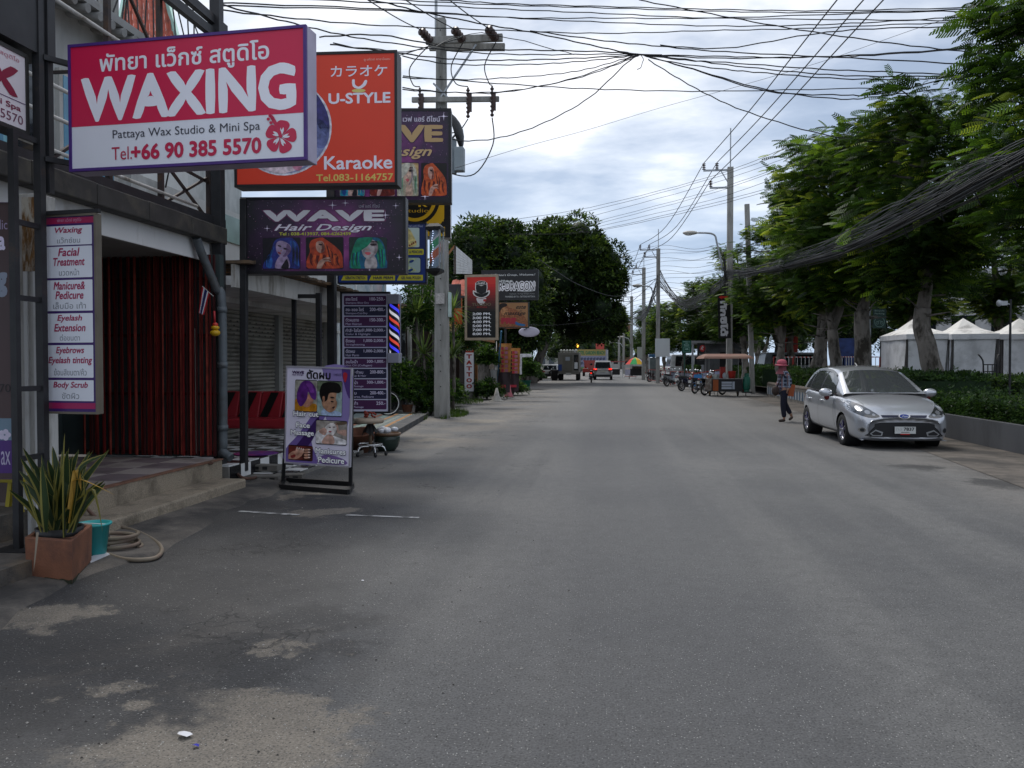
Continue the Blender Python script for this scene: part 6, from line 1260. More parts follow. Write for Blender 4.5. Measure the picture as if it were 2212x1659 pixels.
SILV = mat('silver_paint', (.50, .515, .55), rough=.28, metal=.55, var=.02, coat=1.0, spec=.5); DKP = mat('car_dark_plastic', (.012, .012, .014), rough=.45, var=.1)
def hatchback():
    g = thing('parked_car', 'silver five-door hatchback parked facing the camera with two front tyres turned straight', 'car')
    st = [(.0, .62, .20, .52, .575), (.05, .72, .16, .615, .665), (.16, .80, .14, .70, .75), (.40, .85, .15, .81, .86), (.75, .865, .17, .885, .935), (1.08, .868, .18, .93, .985), (1.6, .866, .18, .955, 1.0), (2.4, .866, .18, .975, 1.02), (3.2, .862, .19, 1.0, 1.05), (3.62, .84, .22, 1.02, 1.07), (3.92, .78, .28, 1.0, 1.06), (4.03, .68, .36, .9, .96)]
    body, bv = lofted('body', st, g, [SILV, DKP], ((.80, .29, .345), (3.38, .29, .345)))
    # greenhouse
    key = [(.98, .985, .765, .73), (1.2, 1.10, .775, .715), (1.5, 1.25, .795, .675), (1.85, 1.42, .815, .61), (2.2, 1.49, .815, .585), (2.65, 1.52, .815, .58), (3.1, 1.51, .81, .58), (3.45, 1.475, .80, .585), (3.72, 1.39, .785, .60), (3.92, 1.10, .75, .68)]
    ys = [k[0] for k in key]
    def G(y, s, off=0.):
        zt, wb, wt = (np.interp(y, ys, [k[i] for k in key]) for i in (1, 2, 3)); zb = np.interp(y, [.98, 4], [.93, 1.01]) - .02; ze = zb + (zt - zb) * .90
        sg = -1 if s < 0 else 1; a = abs(s)
        if a <= .5: t = a / .5; x = wb + (wt - wb) * t + .03 * math.sin(math.pi * t); z = zb + (ze - zb) * t
        else: t = (a - .5) / .5; x = wt * (1 - t); z = ze + (zt - ze) * math.sin(math.pi / 2 * min(1, t * 1.25)) ** .9
        return Vector((sg * x, y, z))
    def Gn(y, s, off):
        p = G(y, s); e1 = G(min(y + .01, 3.92), s) - G(max(y - .01, .98), s); e2 = G(y, (abs(s) + .01) * (-1 if s < 0 else 1)) - G(y, max(abs(s) - .01, 0) * (-1 if s < 0 else 1)); n = e1.cross(e2)
        if n.length < 1e-8: return p
        n.normalize(); 
        if n.dot(p - Vector((0, 2.4, .9))) < 0: n = -n
        return p + n * off
    ss = [i / 12 for i in range(13)]; full = [-a for a in ss] + [a for a in ss[::-1][1:]]
    def patchm(name, y0, y1, sl, m, off, ny=12, shape=None):
        b = MB(); V = []
        for i in range(ny + 1):
            for s_ in sl:
                y = y0 + (y1 - y0) * i / ny
                if shape: y = shape(i / ny, abs(s_))
                V.append(Gn(y, s_, off))
        k = len(sl); b.add(V, [(i * k + j, i * k + j + 1, (i + 1) * k + j + 1, (i + 1) * k + j) for i in range(ny) for j in range(k - 1)], 0, True); return b.build(name, m, g)
    patchm('cabin', .98, 3.92, full, SILV, 0, 40)
    wsl = [-.56 - .44 * k / 10 for k in range(11)] + [.56 + .44 * (10 - k) / 10 for k in range(11)][1:]
    WG_ = mat('tinted_windscreen', (.10, .11, .115), rough=.03, metal=.5, var=.03, spec=1.0); patchm('windscreen', 1.0, 1.86, wsl, WG_, .006, 14, lambda t, s_: 1.0 + .02 * (1 - s_) * 3 + t * (.86 - .05 * (1 - s_) * 2))
    for sg in (-1, 1):
        for nm, y0, y1, f in (('side_window', 1.42, 2.36, lambda t, s_: 1.30 + s_ * .62 + t * (2.36 - 1.30 - s_ * .62)), ('side_window', 2.44, 3.24, None), ('quarter_window', 3.29, 3.56, lambda t, s_: 3.29 + t * (.34 - s_ * .35))):
            sl = [sg * (.05 + .40 * k / 6) for k in range(7)]; patchm(nm, y0, y1, sl, WG_, .006, 8, f)
        patchm('pillar_trim', 2.35, 2.45, [sg * (.05 + .40 * k / 6) for k in range(7)], DKP, .005, 2); patchm('rain_visor', 1.78, 3.2, [sg * (.435 + .05 * k / 3) for k in range(4)], mat('smoked_visor', (.10, .105, .11), rough=.15), .02, 10)
    side = 'left'
    for sd_, nm in (('left', 0), ('right', 1)):
        for y in (2.40,): drape('door_gap', [(y - .004, .25), (y + .004, .25), (y + .004, .95), (y - .004, .95)], sd_, bv, DKP, g, .002, 0, .08)
        drape('door_gap', [(1.22, .28), (1.228, .28), (1.34, .6), (1.36, .93), (1.352, .93), (1.332, .6)], sd_, bv, DKP, g, .002, 0, .08); drape('door_gap', [(3.02, .42), (3.028, .42), (3.27, .8), (3.3, .98), (3.292, .98), (3.262, .8)], sd_, bv, DKP, g, .002, 0, .08); drape('door_gap', [(1.23, .25), (3.02, .25), (3.02, .257), (1.23, .257)], sd_, bv, DKP, g, .002, 0, .08)
        s_ = -1 if nm == 0 else 1
        for y in (2.16, 3.08): MB().ell((s_ * .862, y, .80), (.03, .085, .022), 10, 6).build('door_handle', mat('bright_handle', (.62, .63, .65), rough=.2, metal=.6), g)
        mm_ = MB(); mm_.ell((s_ * .99, 1.40, .985), (.13, .085, .085), 14, 8); mr_ = mm_.build('mirror', SILV, g); MB().ell((s_ * .96, 1.41, .90), (.055, .05, .07), 8, 6).build('mirror_foot', mat('red_mirror_base', (.10, .01, .01), rough=.4), mr_); MB().bar((s_ * .84, 1.42, .93), (s_ * .97, 1.41, .93), .05).build('arm', DKP, mr_)
    # front face
    drape('lower_grille', [(-.42, .49), (.42, .49), (.52, .42), (.63, .29), (.57, .235), (-.57, .235), (-.63, .29), (-.52, .42)], 'front', bv, DKP, g, .004, 2); drape('upper_grille', [(-.40, .625), (.40, .625), (.38, .585), (-.38, .585)], 'front', bv, mat('navy_slot', (.01, .012, .04), rough=.3), g, .004, 0)
    for s_ in (-1, 1):
        drape('grille_surround', [(s_ * .37, .32), (s_ * .50, .365), (s_ * .60, .29), (s_ * .55, .25), (s_ * .39, .25)], 'front', bv, mat('satin_trim', (.32, .33, .34), rough=.3, metal=.5), g, .010, 0); drape('grille_surround', [(s_ * .40, .30), (s_ * .50, .34), (s_ * .575, .29), (s_ * .54, .265), (s_ * .41, .265)], 'front', bv, DKP, g, .014, 0)
        hl = drape('headlight', [(s_ * .42, .60), (s_ * .52, .69), (s_ * .66, .80), (s_ * .775, .86), (s_ * .835, .84), (s_ * .83, .69), (s_ * .72, .61), (s_ * .56, .575)], 'front', bv, mat('headlight_shell', (.05, .053, .056), rough=.08, metal=.3, spec=.9, coat=1), g, .006, 3, .035)
        for (hx, hz, hr) in ((.71, .735, .058), (.61, .672, .046), (.52, .628, .028)):
            drape('reflector', [(s_ * hx + hr * math.cos(q * .785), hz + hr * .8 * math.sin(q * .785)) for q in range(8)], 'front', bv, mat('reflector', (.34, .35, .37), rough=.2, metal=.6), hl, .010, 2, .03)
        drape('fog_lamp', [(s_ * .715 + .055 * math.cos(q * .785), .35 + .048 * math.sin(q * .785)) for q in range(8)], 'front', bv, CHROME, g, .006, 2, .03); drape('fog_lamp_glass', [(s_ * .715 + .034 * math.cos(q * .785), .35 + .03 * math.sin(q * .785)) for q in range(8)], 'front', bv, GLASSD, g, .011, 2, .03)
        drape('tail_light', [(3.80, .80), (3.92, .82), (3.93, 1.0), (3.80, 1.02), (3.76, .9)], 'left' if s_ < 0 else 'right', bv, mat('tail_red', (.25, .015, .01), rough=.15), g, .004, 2)
        drape('bonnet_shade_line', [(s_ * .60, .30), (s_ * .66, .95), (s_ * .668, .95), (s_ * .61, .30)], 'top', bv, mat('crease_shade_grey', (.16, .165, .17), rough=.4), g, .0015, 0, .08); drape('washer_jet', [(s_ * .25 - .015, .93), (s_ * .25 + .015, .93), (s_ * .25 + .01, .96), (s_ * .25 - .01, .96)], 'top', bv, DKP, g, .005, 0)  # grey strip paints the shade line of the bonnet fold
    drape('emblem', [(.10 * math.cos(q * .6283), .61 + .043 * math.sin(q * .6283)) for q in range(10)], 'front', bv, CHROME, g, .012, 2, .03); eb = drape('emblem', [(.085 * math.cos(q * .6283), .61 + .033 * math.sin(q * .6283)) for q in range(10)], 'front', bv, ink('1c3484'), g, .017, 2, .03)
    V2, T = letter_tris('Ford', .02); 
    def plate_text(t, x0, x1, z0, z1, y, m, nm='lettering', par=g):
        V2, T = letter_tris(t, .03); lo, hi = V2.min(0), V2.max(0); MB().add([(x0 + (a - lo[0]) / (hi[0] - lo[0]) * (x1 - x0), y, z0 + (b_ - lo[1]) / (hi[1] - lo[1]) * (z1 - z0)) for a, b_ in V2], [list(t_) for t_ in T]).build(nm, m, par)
    plate_text('Ford', -.055, .055, .592, .628, -.052, ink('d0d4dc'), 'lettering', eb)
    pl = MB().box((.0, -.035, .36), (.36, .012, .125)).build('number_plate', ink('c4c6c4'), g); plate_text('กล 7837', -.155, .155, .35, .41, -.043, ink('141414'), 'lettering', pl); plate_text('พิษณุโลก', -.07, .07, .31, .333, -.043, ink('303030'), 'lettering', pl); MB().box((0, -.034, .288), (.16, .012, .022)).build('red_sticker', ink('a81c1c'), pl)
    drape('front_lip', [(-.74, .185), (.74, .185), (.74, .165), (-.74, .165)], 'front', bv, mat('lip_silver', (.36, .37, .39), rough=.3, metal=.5), g, .02, 0)
    RIM = [mat('rim_silver', (.42, .42, .45), rough=.25, metal=.8), mat('rim_purple', (.05, .04, .18), rough=.3, metal=.5)]
    for y in (.80, 3.38):
        for s_ in (-1, 1): wheel(g, (s_ * .765, y, .295), .295, .185, RIM, side=s_); MB().lathe([(.33, -.13), (.33, .13)], (s_ * .70, y, .29), 24, M=Matrix.Rotation(R(90), 3, 'Y'), cap=False).build('wheel_arch', DKP, g)
    MB().bb((-.60, .5, .16), (.60, 3.7, .26)).build('underbody', DKP, g); MB().bar((.0, 2.55, 1.475), (-.03, 2.68, 1.57), .014).build('aerial', WHITED, g)
    for x0 in (-.35, .25): MB().bar((x0, 1.02, 1.0), (x0 + .42, 1.06, 1.02), .014).build('wiper', DKP, g)
    return g
car = hatchback(); car.location = (5.20, 15.62, 0); car.rotation_euler = (0, 0, R(.8)); car.scale = (1, 1.07, 1)
# ------------------------------------------------------------------ generic vehicles far away
def boxcar(name, label, loc, rz, L_, W_, H_, paint, van=False, rear=True):
    g = thing(name, label, 'car' if not van else 'van'); hb = H_ * (.58 if not van else .5); P = mat(*paint)
    st = [(0, W_ * .42, .35, hb * .9, hb * .93), (.12, W_ * .48, .28, hb, hb * 1.02), (L_ * .3, W_ * .5, .27, hb, hb * 1.03), (L_ * .7, W_ * .5, .27, hb * .97, hb), (L_ - .2, W_ * .47, .3, hb * .85, hb * .88), (L_, W_ * .42, .36, hb * .7, hb * .72)]
    lofted('body', st, g, [P, DKP], ((L_ * .2, .36, .42), (L_ * .8, .36, .42)), 2)
    y0, y1 = (.15, L_ * .68) if not van else (.1, L_ * .86); b = MB(); wt = W_ * .40; wb = W_ * .46
    b.add([(-wb, y0, hb - .05), (wb, y0, hb - .05), (wb, y1 + .3, hb - .05), (-wb, y1 + .3, hb - .05), (-wt, y0 + .22, H_), (wt, y0 + .22, H_), (wt, y1 - .3, H_), (-wt, y1 - .3, H_)], [(0, 1, 5, 4), (1, 2, 6, 5), (2, 3, 7, 6), (3, 0, 4, 7), (4, 5, 6, 7)]); b.build('cabin', P, g, bevel=.08)
    gl = MB(); k = .03; gl.add([(-wb * .85, y0 + .0, hb + .08), (wb * .85, y0, hb + .08), (wt * .88, y0 + .16, H_ - .14), (-wt * .88, y0 + .16, H_ - .14)], [(0, 1, 2, 3)]); gl.build('rear_window', GLASSD, g)
    for s_ in (-1, 1):
        for (a, c) in (((y0 + .5), y0 + (y1 - y0) * .48), (y0 + (y1 - y0) * .52, y1 - .1)):
            MB().add([(s_ * (wb + .012), a, hb + .06), (s_ * (wb + .012), c, hb + .06), (s_ * (wt + .05), c - .08, H_ - .16), (s_ * (wt + .05), a + .08, H_ - .16)], [(0, 1, 2, 3)]).build('side_window', GLASSD, g)
        MB().box((s_ * W_ * .38, -.02, hb * .86), (W_ * .2, .1, .14)).build('tail_light', mat('tail_red', (.25, .015, .01)), g, bevel=.02)
        for y in (L_ * .2, L_ * .8): wheel(g, (s_ * (W_ / 2 - .13), y, .36), .36, .24, mat('rim_silver', (.42, .42, .45)), spokes=6, side=s_)
    MB().box((0, -.03, hb * .78), (W_ * .3, .04, .14)).build('number_plate', ink('a8a8a0'), g); MB().box((0, .0, .42), (W_ * .86, .14, .22)).build('bumper', DKP if not van else P, g, bevel=.03)
    g.location = loc; g.rotation_euler = (0, 0, rz); return g
sv = boxcar('moving_car', 'silver sport utility car driving away with brake lights on', (gnd(1302, 821).x, gnd(1302, 821).y, 0), 0, 4.7, 1.86, 1.84, ('suv_silver', (.40, .40, .39), .3, .4))
for s_ in (-1, 1):
    o = MB().box((s_ * .72, -.06, 1.06), (.3, .05, .13)).build('brake_light', mat('brake_glow', 'e02010', emit=1.4, var=.05), None); o.parent = sv
# truck
tp = gnd(1228, 822); tk = thing('cargo_truck', 'grey boxy cargo truck with pots on its roof parked under the ficus tree', 'truck', (tp.x, tp.y, 0)); TG = mat('truck_grey', (.14, .135, .12), rough=.6, var=.15, dirt=(.08, .075, .07)); X_, Y_ = tp.x, tp.y
MB().bb((X_ - .98, Y_, .75), (X_ + .98, Y_ + 4.0, 2.62)).build('cargo_box', TG, tk, bevel=.03); MB().bb((X_ - .55, Y_ - .02, .85), (X_ + .35, Y_, 2.4)).build('rear_door', mat('door_olive', (.10, .095, .08), var=.1), tk); MB().bb((X_ - .95, Y_ - .02, .9), (X_ - .62, Y_, 1.5)).build('blue_crate', ink('1c3870'), tk); MB().bb((X_ + .5, Y_ - .02, .95), (X_ + .9, Y_, 2.4)).build('side_window', GLASSD, tk)
MB().bb((X_ - .28, Y_ - .03, 1.85), (X_ + .12, Y_ - .02, 2.2)).build('notice', ink('8c949c'), tk); MB().bb((X_ + .55, Y_ - .06, 1.1), (X_ + .85, Y_ - .02, 1.7)).build('white_bag', ink('c0c4c8'), tk); MB().bb((X_ - 1.0, Y_ - .15, .62), (X_ + 1.0, Y_ + .1, .76)).build('bumper', TG, tk); MB().bb((X_ - .25, Y_ - .16, .5), (X_ + .25, Y_ - .12, .7)).build('number_plate', ink('a0a09c'), tk)
for s_ in (-1, 1):
    for y in (.7, 3.2): wheel(tk, (X_ + s_ * .82, Y_ + y, .4), .4, .3, TG, spokes=6, side=s_)
MB().bb((X_ - .9, Y_ + 4.02, .5), (X_ + .9, Y_ + 5.4, 2.1)).build('cab', mat('cab_white', (.5, .5, .48), var=.1), tk, bevel=.08)
for k in range(6): MB().ell((X_ - .7 + k * .28, Y_ + .3, 2.76), (.13, .13, .14), 8, 6).build('roof_pot', ink('a8a8a0'), tk)
boxcar('parked_van', 'white minibus behind the motorbikes and hedge', (*at(1440, 800, 80).xy, .1), R(-78), 5.4, 1.9, 2.35, ('van_white', (.62, .63, .64), .35), True); boxcar('parked_van', 'grey van seen between the tree trunks behind the red and white fence', (*at(1640, 800, 62).xy, .4), R(-80), 4.9, 1.9, 2.0, ('van_grey', (.22, .24, .27), .4), True)
boxcar('parked_car', 'white car parked under the ficus tree left of the truck', (*at(1188, 812, 86).xy, 0), 0, 4.2, 1.75, 1.5, ('car_white', (.5, .5, .5), .35)); boxcar('parked_car', 'distant green and yellow taxi beyond the arch', (*at(1262, 808, 150).xy, 0), 0, 4.2, 1.8, 1.55, ('taxi_green', (.05, .2, .08), .35))
# red tailgate beside the suv
rt = at(1273, 800, 104); g = thing('pickup_truck', 'red pickup with raised tailgate just left of the silver car driving away', 'pickup truck', (rt.x, rt.y, 0)); RP = mat('pickup_red', (.24, .03, .022), rough=.35)
MB().bb((rt.x - .85, rt.y, .5), (rt.x + .85, rt.y + 4, 1.0)).build('body', RP, g, bevel=.06); MB().bb((rt.x - .7, rt.y + 1.6, 1.0), (rt.x + .7, rt.y + 3.0, 1.65)).build('cab', RP, g, bevel=.1); MB().add([(rt.x - .3, rt.y + .1, 1.0), (rt.x + .85, rt.y + .1, 1.0), (rt.x + .75, rt.y + .3, 2.0), (rt.x - .8, rt.y + .3, 2.0)], [(0, 1, 2, 3)]).build('tailgate', RP, g)
for s_ in (-1, 1): wheel(g, (rt.x + s_ * .75, rt.y + .8, .35), .35, .22, DKP, spokes=6, side=s_); wheel(g, (rt.x + s_ * .75, rt.y + 3.2, .35), .35, .22, DKP, spokes=6, side=s_)
# ------------------------------------------------------------------ motorbikes
def motorbike(body_col):
    g = thing('motorbike', 'black motorbike', 'motorbike', (0, 0, 0)); BC = mat('bike_' + body_col, body_col, rough=.25, spec=.6, coat=.6, var=.1); MT = mat('bike_metal', (.30, .30, .31), rough=.3, metal=.8)
    Rz = Matrix.Rotation(R(90), 3, 'Y')
    for y, r in ((0, .285), (1.24, .285)):
        b = MB(); b.tube([(0, y + math.cos(a * math.pi / 14) * (r - .045), r + math.sin(a * math.pi / 14) * (r - .045)) for a in range(28)], .046, 8, closed=True); w = b.build('wheel', RUB, g)
        b = MB(); b.tube([(0, y + math.cos(a * math.pi / 12) * (r - .085), r + math.sin(a * math.pi / 12) * (r - .085)) for a in range(24)], .016, 6, closed=True); b.lathe([(.05, -.05), (.05, .05)], (0, y, r), 10, M=Rz)
        for k in range(6): a = k * math.pi / 3; b.bar((0, y, r), (0, y + math.cos(a) * (r - .09), r + math.sin(a) * (r - .09)), .016)
        b.build('rim', MT, w)
    b = MB(); b.tube(crom([(0, 1.02, .60), (0, .72, .42), (0, .42, .48), (0, .1, .62), (0, -.2, .72)], 4), [.05, .055, .07, .09, .11, .12, .12, .11, .1, .1, .1, .09, .08, .07, .06, .05, .03], 8); b.build('frame_cover', BC, g)
    b = MB(); b.add([(s_ * x, y, z) for s_ in (-1, 1) for x, y, z in ((.10, .30, .50), (.13, .05, .60), (.10, -.30, .76), (.04, -.42, .84), (.10, -.05, .74), (.11, .40, .70))], [(0, 1, 2, 3, 4, 5), (11, 10, 9, 8, 7, 6), (3, 9, 10, 4), (4, 10, 11, 5), (0, 5, 11, 6), (2, 8, 9, 3), (1, 7, 8, 2), (0, 6, 7, 1)]); b.build('tail_body', BC, g, bevel=.02)
    b = MB(); b.add([(s_ * x, y, z) for s_ in (-1, 1) for x, y, z in ((.10, -.32, .78), (.12, .10, .74), (.10, .50, .72), (.08, .56, .78), (.12, .2, .81), (.10, -.32, .86))], [(0, 1, 2, 3, 4, 5), (11, 10, 9, 8, 7, 6), (5, 4, 10, 11), (4, 3, 9, 10), (3, 2, 8, 9), (0, 5, 11, 6)]); b.build('seat', BLACK, g, bevel=.03)
    b = MB(); b.add([(s_ * x, y, z) for s_ in (-1, 1) for x, y, z in ((.14, 1.02, .36), (.2, .86, .40), (.2, .96, .78), (.1, 1.1, .92), (.06, 1.16, .70))], [(0, 1, 2, 3, 4), (9, 8, 7, 6, 5), (4, 3, 8, 9), (3, 2, 7, 8), (0, 4, 9, 5)]); b.build('leg_shield', BC, g, bevel=.02)
    b = MB(); 
    for s_ in (-1, 1): b.tube([(s_ * .075, 1.24, .285), (s_ * .075, 1.10, .80)], .022, 6); b.tube([(s_ * .08, 0, .285), (s_ * .10, -.06, .66)], .022, 6)
    b.build('fork', MT, g)
    MB().tube(crom([(-.34, .90, .98), (-.2, 1.0, .96), (0, 1.05, .94), (.2, 1.0, .96), (.34, .90, .98)], 3), .018, 6).build('handlebar', BLACK, g); MB().ell((0, 1.12, .93), (.12, .10, .09), 10, 6).build('headlamp', BC, g)
    for s_ in (-1, 1): m = MB(); m.tube([(s_ * .22, .98, .97), (s_ * .30, .92, 1.14)], .008, 4); m.ell((s_ * .32, .91, 1.18), (.065, .02, .045), 10, 6); m.build('mirror', mat('mirror_glass', (.7, .72, .75), rough=.05, metal=.9), g)
    MB().ell((0, -.41, .80), (.07, .04, .04), 8, 6).build('tail_light', mat('tail_red', (.25, .015, .01)), g); MB().box((0, -.44, .64), (.16, .01, .14)).build('number_plate', ink('b8b8b4'), g)
    m = MB(); m.tube([(-.15, .62, .30), (-.16, .1, .30), (-.16, -.25, .42)], [.03, .045, .05], 8); m.build('exhaust', MT, g); MB().box((0, .55, .34), (.2, .34, .24)).build('engine', mat('engine_dark', (.05, .05, .05), rough=.5, metal=.5), g, bevel=.03)
    m = MB(); m.add([(x, y, z) for x in (-.06, .06) for y, z in ((-.36, .44), (-.30, .60), (-.1, .66), (.1, .62), (.1, .59), (-.1, .62), (-.27, .57), (-.34, .44))], [(i, i + 1, 8 + i + 1, 8 + i) for i in range(7)]); m.build('rear_mudguard', BLACK, g); m = MB(); m.add([(x, y, z) for x in (-.05, .05) for y, z in ((.98, .46), (1.08, .60), (1.26, .62), (1.42, .54), (1.50, .42))], [(i, i + 1, 5 + i + 1, 5 + i) for i in range(4)]); m.build('front_mudguard', BC, g)
    MB().bar((.1, .5, .26), (.28, .42, .02), .02).build('side_stand', MT, g)
    return g
mb1 = motorbike('101012'); grp = 'motorbikes parked in a row by the barriers'
def sw(c): return {'bike_101012': mat('bike_' + c, c, rough=.25, spec=.6, coat=.6, var=.1)}
bikes = [((1530, 857), -50, '141416', 'black motorbike right beside the food cart, half hidden by it'), ((1509, 852), -47, '202228', 'black and white motorbike second from the food cart'), ((1482, 845), -45, '141a34', 'motorbike with blue rear rim, third from the food cart'), ((1466, 841), -44, '2c1c1c', 'dark red motorbike fourth from the food cart'), ((1445, 835), -42, '98a0a4', 'motorbike with silver white tail panel'), ((1434, 832), -40, '303234', 'grey motorbike near the silver-tailed one'), ((1403, 825), -60, '3c1014', 'red and black motorbike behind the white-barred barrier, farthest left of the row')]
for i, (px, rz, c, lb) in enumerate(bikes):
    rz += (0, 5, -7, 4, -3, 8, 0)[i]; p = gnd(*px); loc = (p.x - (0, 0.1, .25, -.2, .15, -.1, 0)[i], p.y + (1.6 if i == 0 else .9 if i == 1 else 0), 0)
    if i == 0: mb1.location = loc; mb1.rotation_euler = (0, 0, R(rz)); mb1['label'] = lb; mb1['group'] = grp
    else: o = dup(mb1, loc, R(rz), lb, None, sw(c))
for i, (px, y) in enumerate(((1162, 822), (1192, 818), (1150, 824))): p = gnd(px, y); dup(mb1, (p.x - .6, p.y, 0), R(200 + 15 * i), ('dark motorbike under the ficus tree behind the bins', 'motorbike under the ficus tree nearer to the truck', 'motorbike leaning left of the bins under the ficus')[i], group='motorbikes under the ficus tree')
# ------------------------------------------------------------------ people
def skin(name, J, E_, m, parent, M=None, sub=2, root=0):
    me = D.meshes.new(name); me.from_pydata([(M @ Vector(j[:3]) if M else Vector(j[:3])) for j in J], E_, []); me.materials.append(m); o = D.objects.new(name, me); finish(o, parent)
    md = o.modifiers.new('skin', 'SKIN'); md.use_smooth_shade = True; sv_ = me.skin_vertices[0].data
    for i, j in enumerate(J): r = j[3]; sv_[i].radius = (r, j[4] if len(j) > 4 else r); sv_[i].use_root = i == root
    s_ = o.modifiers.new('sub', 'SUBSURF'); s_.levels = s_.render_levels = sub; return o
SKN = mat('skin', (.26, .14, .09), rough=.55, var=.08)
def plaid():
    m = D.materials.new('plaid_shirt'); m.use_nodes = True; n = m.node_tree.nodes; l = m.node_tree.links; b = n['Principled BSDF']; b.inputs['Roughness'].default_value = .85; tc_ = n.new('ShaderNodeTexCoord')
    out = None
    for i, (sc_f, ax) in enumerate(((7, 'X'), (7, 'Z'), (14, 'Z'), (10, 'Y'))):
        w = n.new('ShaderNodeTexWave'); w.bands_direction = ax; w.inputs['Scale'].default_value = sc_f * .45; w.inputs['Distortion'].default_value = .4; l.new(tc_.outputs['Object'], w.inputs[0]); r = n.new('ShaderNodeMapRange'); r.inputs[1].default_value = .80; r.inputs[2].default_value = .95; l.new(w.outputs['Fac'], r.inputs[0])
        mx = n.new('ShaderNodeMix'); mx.data_type = 'RGBA'; l.new(r.outputs[0], mx.inputs['Factor']); 
        if out: l.new(out, mx.inputs['A'])
        else: mx.inputs['A'].default_value = (.018, .022, .04, 1)
        mx.inputs['B'].default_value = ((.28, .32, .38, 1), (.25, .29, .36, 1), (.06, .09, .16, 1), (.2, .1, .1, 1))[i]; out = mx.outputs['Result']
    l.new(out, b.inputs['Base Color']); return m
def woman():
    g = thing('person', 'person in pink sun hat and plaid shirt walking left beside the silver car', 'person', (0, 0, 0))
    J = [(0, 0, .88, .115), (0, 0, 1.02, .10), (-.01, 0, 1.2, .115), (-.02, 0, 1.33, .075), (-.03, 0, 1.39, .045), (-.05, 0, 1.47, .078), (-.05, 0, 1.54, .072),
         (0, -.085, .82, .085), (-.05, -.10, .47, .056), (-.01, -.10, .12, .038), (-.02, -.10, .05, .036), (-.14, -.11, .035, .03),
         (.02, .085, .82, .085), (.07, .10, .48, .056), (.24, .11, .19, .038), (.27, .11, .12, .034), (.20, .11, .045, .028),
         (.0, -.17, 1.32, .052), (.09, -.235, 1.09, .038), (.04, -.26, .885, .027), (.01, -.26, .83, .025),
         (-.02, .17, 1.32, .052), (-.03, .22, 1.08, .038), (-.14, .18, .90, .027), (-.17, .17, .86, .025)]
    E_ = [(0, 1), (1, 2), (2, 3), (3, 4), (4, 5), (5, 6), (0, 7), (7, 8), (8, 9), (9, 10), (10, 11), (0, 12), (12, 13), (13, 14), (14, 15), (15, 16), (3, 17), (17, 18), (18, 19), (19, 20), (3, 21), (21, 22), (22, 23), (23, 24)]
    skin('body', J, E_, SKN, g)
    for hx, hy, hz in ((.01, -.26, .83), (-.17, .17, .86)):
        for k in range(4): skin('finger', [(hx, hy + (-.02 + .013 * k), hz, .011), (hx - .01, hy + (-.024 + .016 * k), hz - .045, .0085), (hx + .008, hy + (-.022 + .015 * k), hz - .075 + .006 * abs(k - 1.5), .007)], [(0, 1), (1, 2)], SKN, g, sub=1)
    PL = plaid(); sc_f = 1.16
    skin('shirt', [(0, 0, .80, .15, .15), (0, 0, .95, .14), (-.01, 0, 1.2, .14), (-.02, 0, 1.33, .09), (.0, -.175, 1.32, .068), (.10, -.24, 1.09, .055), (.05, -.262, .90, .042), (-.02, .175, 1.32, .068), (-.03, .225, 1.08, .055), (-.13, .185, .92, .042), (-.025, 0, 1.38, .06)], [(0, 1), (1, 2), (2, 3), (3, 4), (4, 5), (5, 6), (3, 7), (7, 8), (8, 9), (3, 10)], PL, g)
    NV = mat('navy_trousers', (.008, .010, .022), rough=.9, var=.25, scale=8); skin('trousers', [(0, 0, .90, .125), (0, -.085, .80, .105), (-.05, -.10, .47, .077), (-.01, -.10, .11, .065), (.02, .085, .80, .105), (.07, .10, .48, .077), (.235, .11, .20, .062)], [(0, 1), (1, 2), (2, 3), (0, 4), (4, 5), (5, 6)], NV, g)
    SHO = mat('brown_shoe', (.05, .035, .028), rough=.7); skin('shoe', [(.03, -.10, .05, .045), (-.05, -.10, .045, .045), (-.17, -.11, .035, .038)], [(0, 1), (1, 2)], SHO, g, sub=1); skin('shoe', [(.30, .11, .14, .042), (.24, .11, .08, .045), (.18, .11, .035, .036)], [(0, 1), (1, 2)], SHO, g, sub=1)
    PK_ = mat('dusty_pink', (.40, .085, .12), rough=.85, var=.12); PK2 = mat('dull_rose', (.22, .07, .085), rough=.9, var=.2)
    m = MB(); m.lathe([(.125, 0), (.13, .05), (.115, .10), (.07, .135), (0, .145)], (-.05, 0, 1.53), 18); m.lathe([(.10, .01), (.15, .0), (.19, -.03), (.185, -.035), (.11, 0)], (-.075, 0, 1.53), 18); m.add([(-.05 + q * .25 - .0, math.sin(a) * (.13 + .0), 1.53 - .01) for q, a in ((-.45, -1.2), (-.9, -.9), (-1.12, 0), (-.9, .9), (-.45, 1.2))], [(0, 1, 2, 3, 4)]); m.build('hat', PK_, g)
    m = MB(); m.lathe([(.175, -.18), (.15, -.12), (.105, -.06), (.098, .0), (.105, .06)], (-.035, 0, 1.46), 16, cap=False); m.build('face_scarf', PK2, g); MB().box((-.135, 0, 1.505), (.02, .13, .03)).build('face_opening', SKN, g)
    for s_ in (-1, 1): MB().ell((-.147, s_ * .03, 1.507), (.008, .013, .007), 6, 4).build('eye', BLACK, g)
    bg_ = MB(); bg_.ell((-.24, -.06, .83), (.10, .08, .13), 12, 8); bo = bg_.build('shoulder_bag', mat('brown_bag', (.04, .025, .02), rough=.8, var=.3), g); MB().tube([(-.2, -.06, .92), (-.14, -.12, 1.1), (-.02, -.16, 1.38)], .012, 5).build('strap', BLACK, bo)
    return g
wm = woman(); wm.location = (*gnd(1692, 911).xy, 0); wm.rotation_euler = (0, 0, R(8))
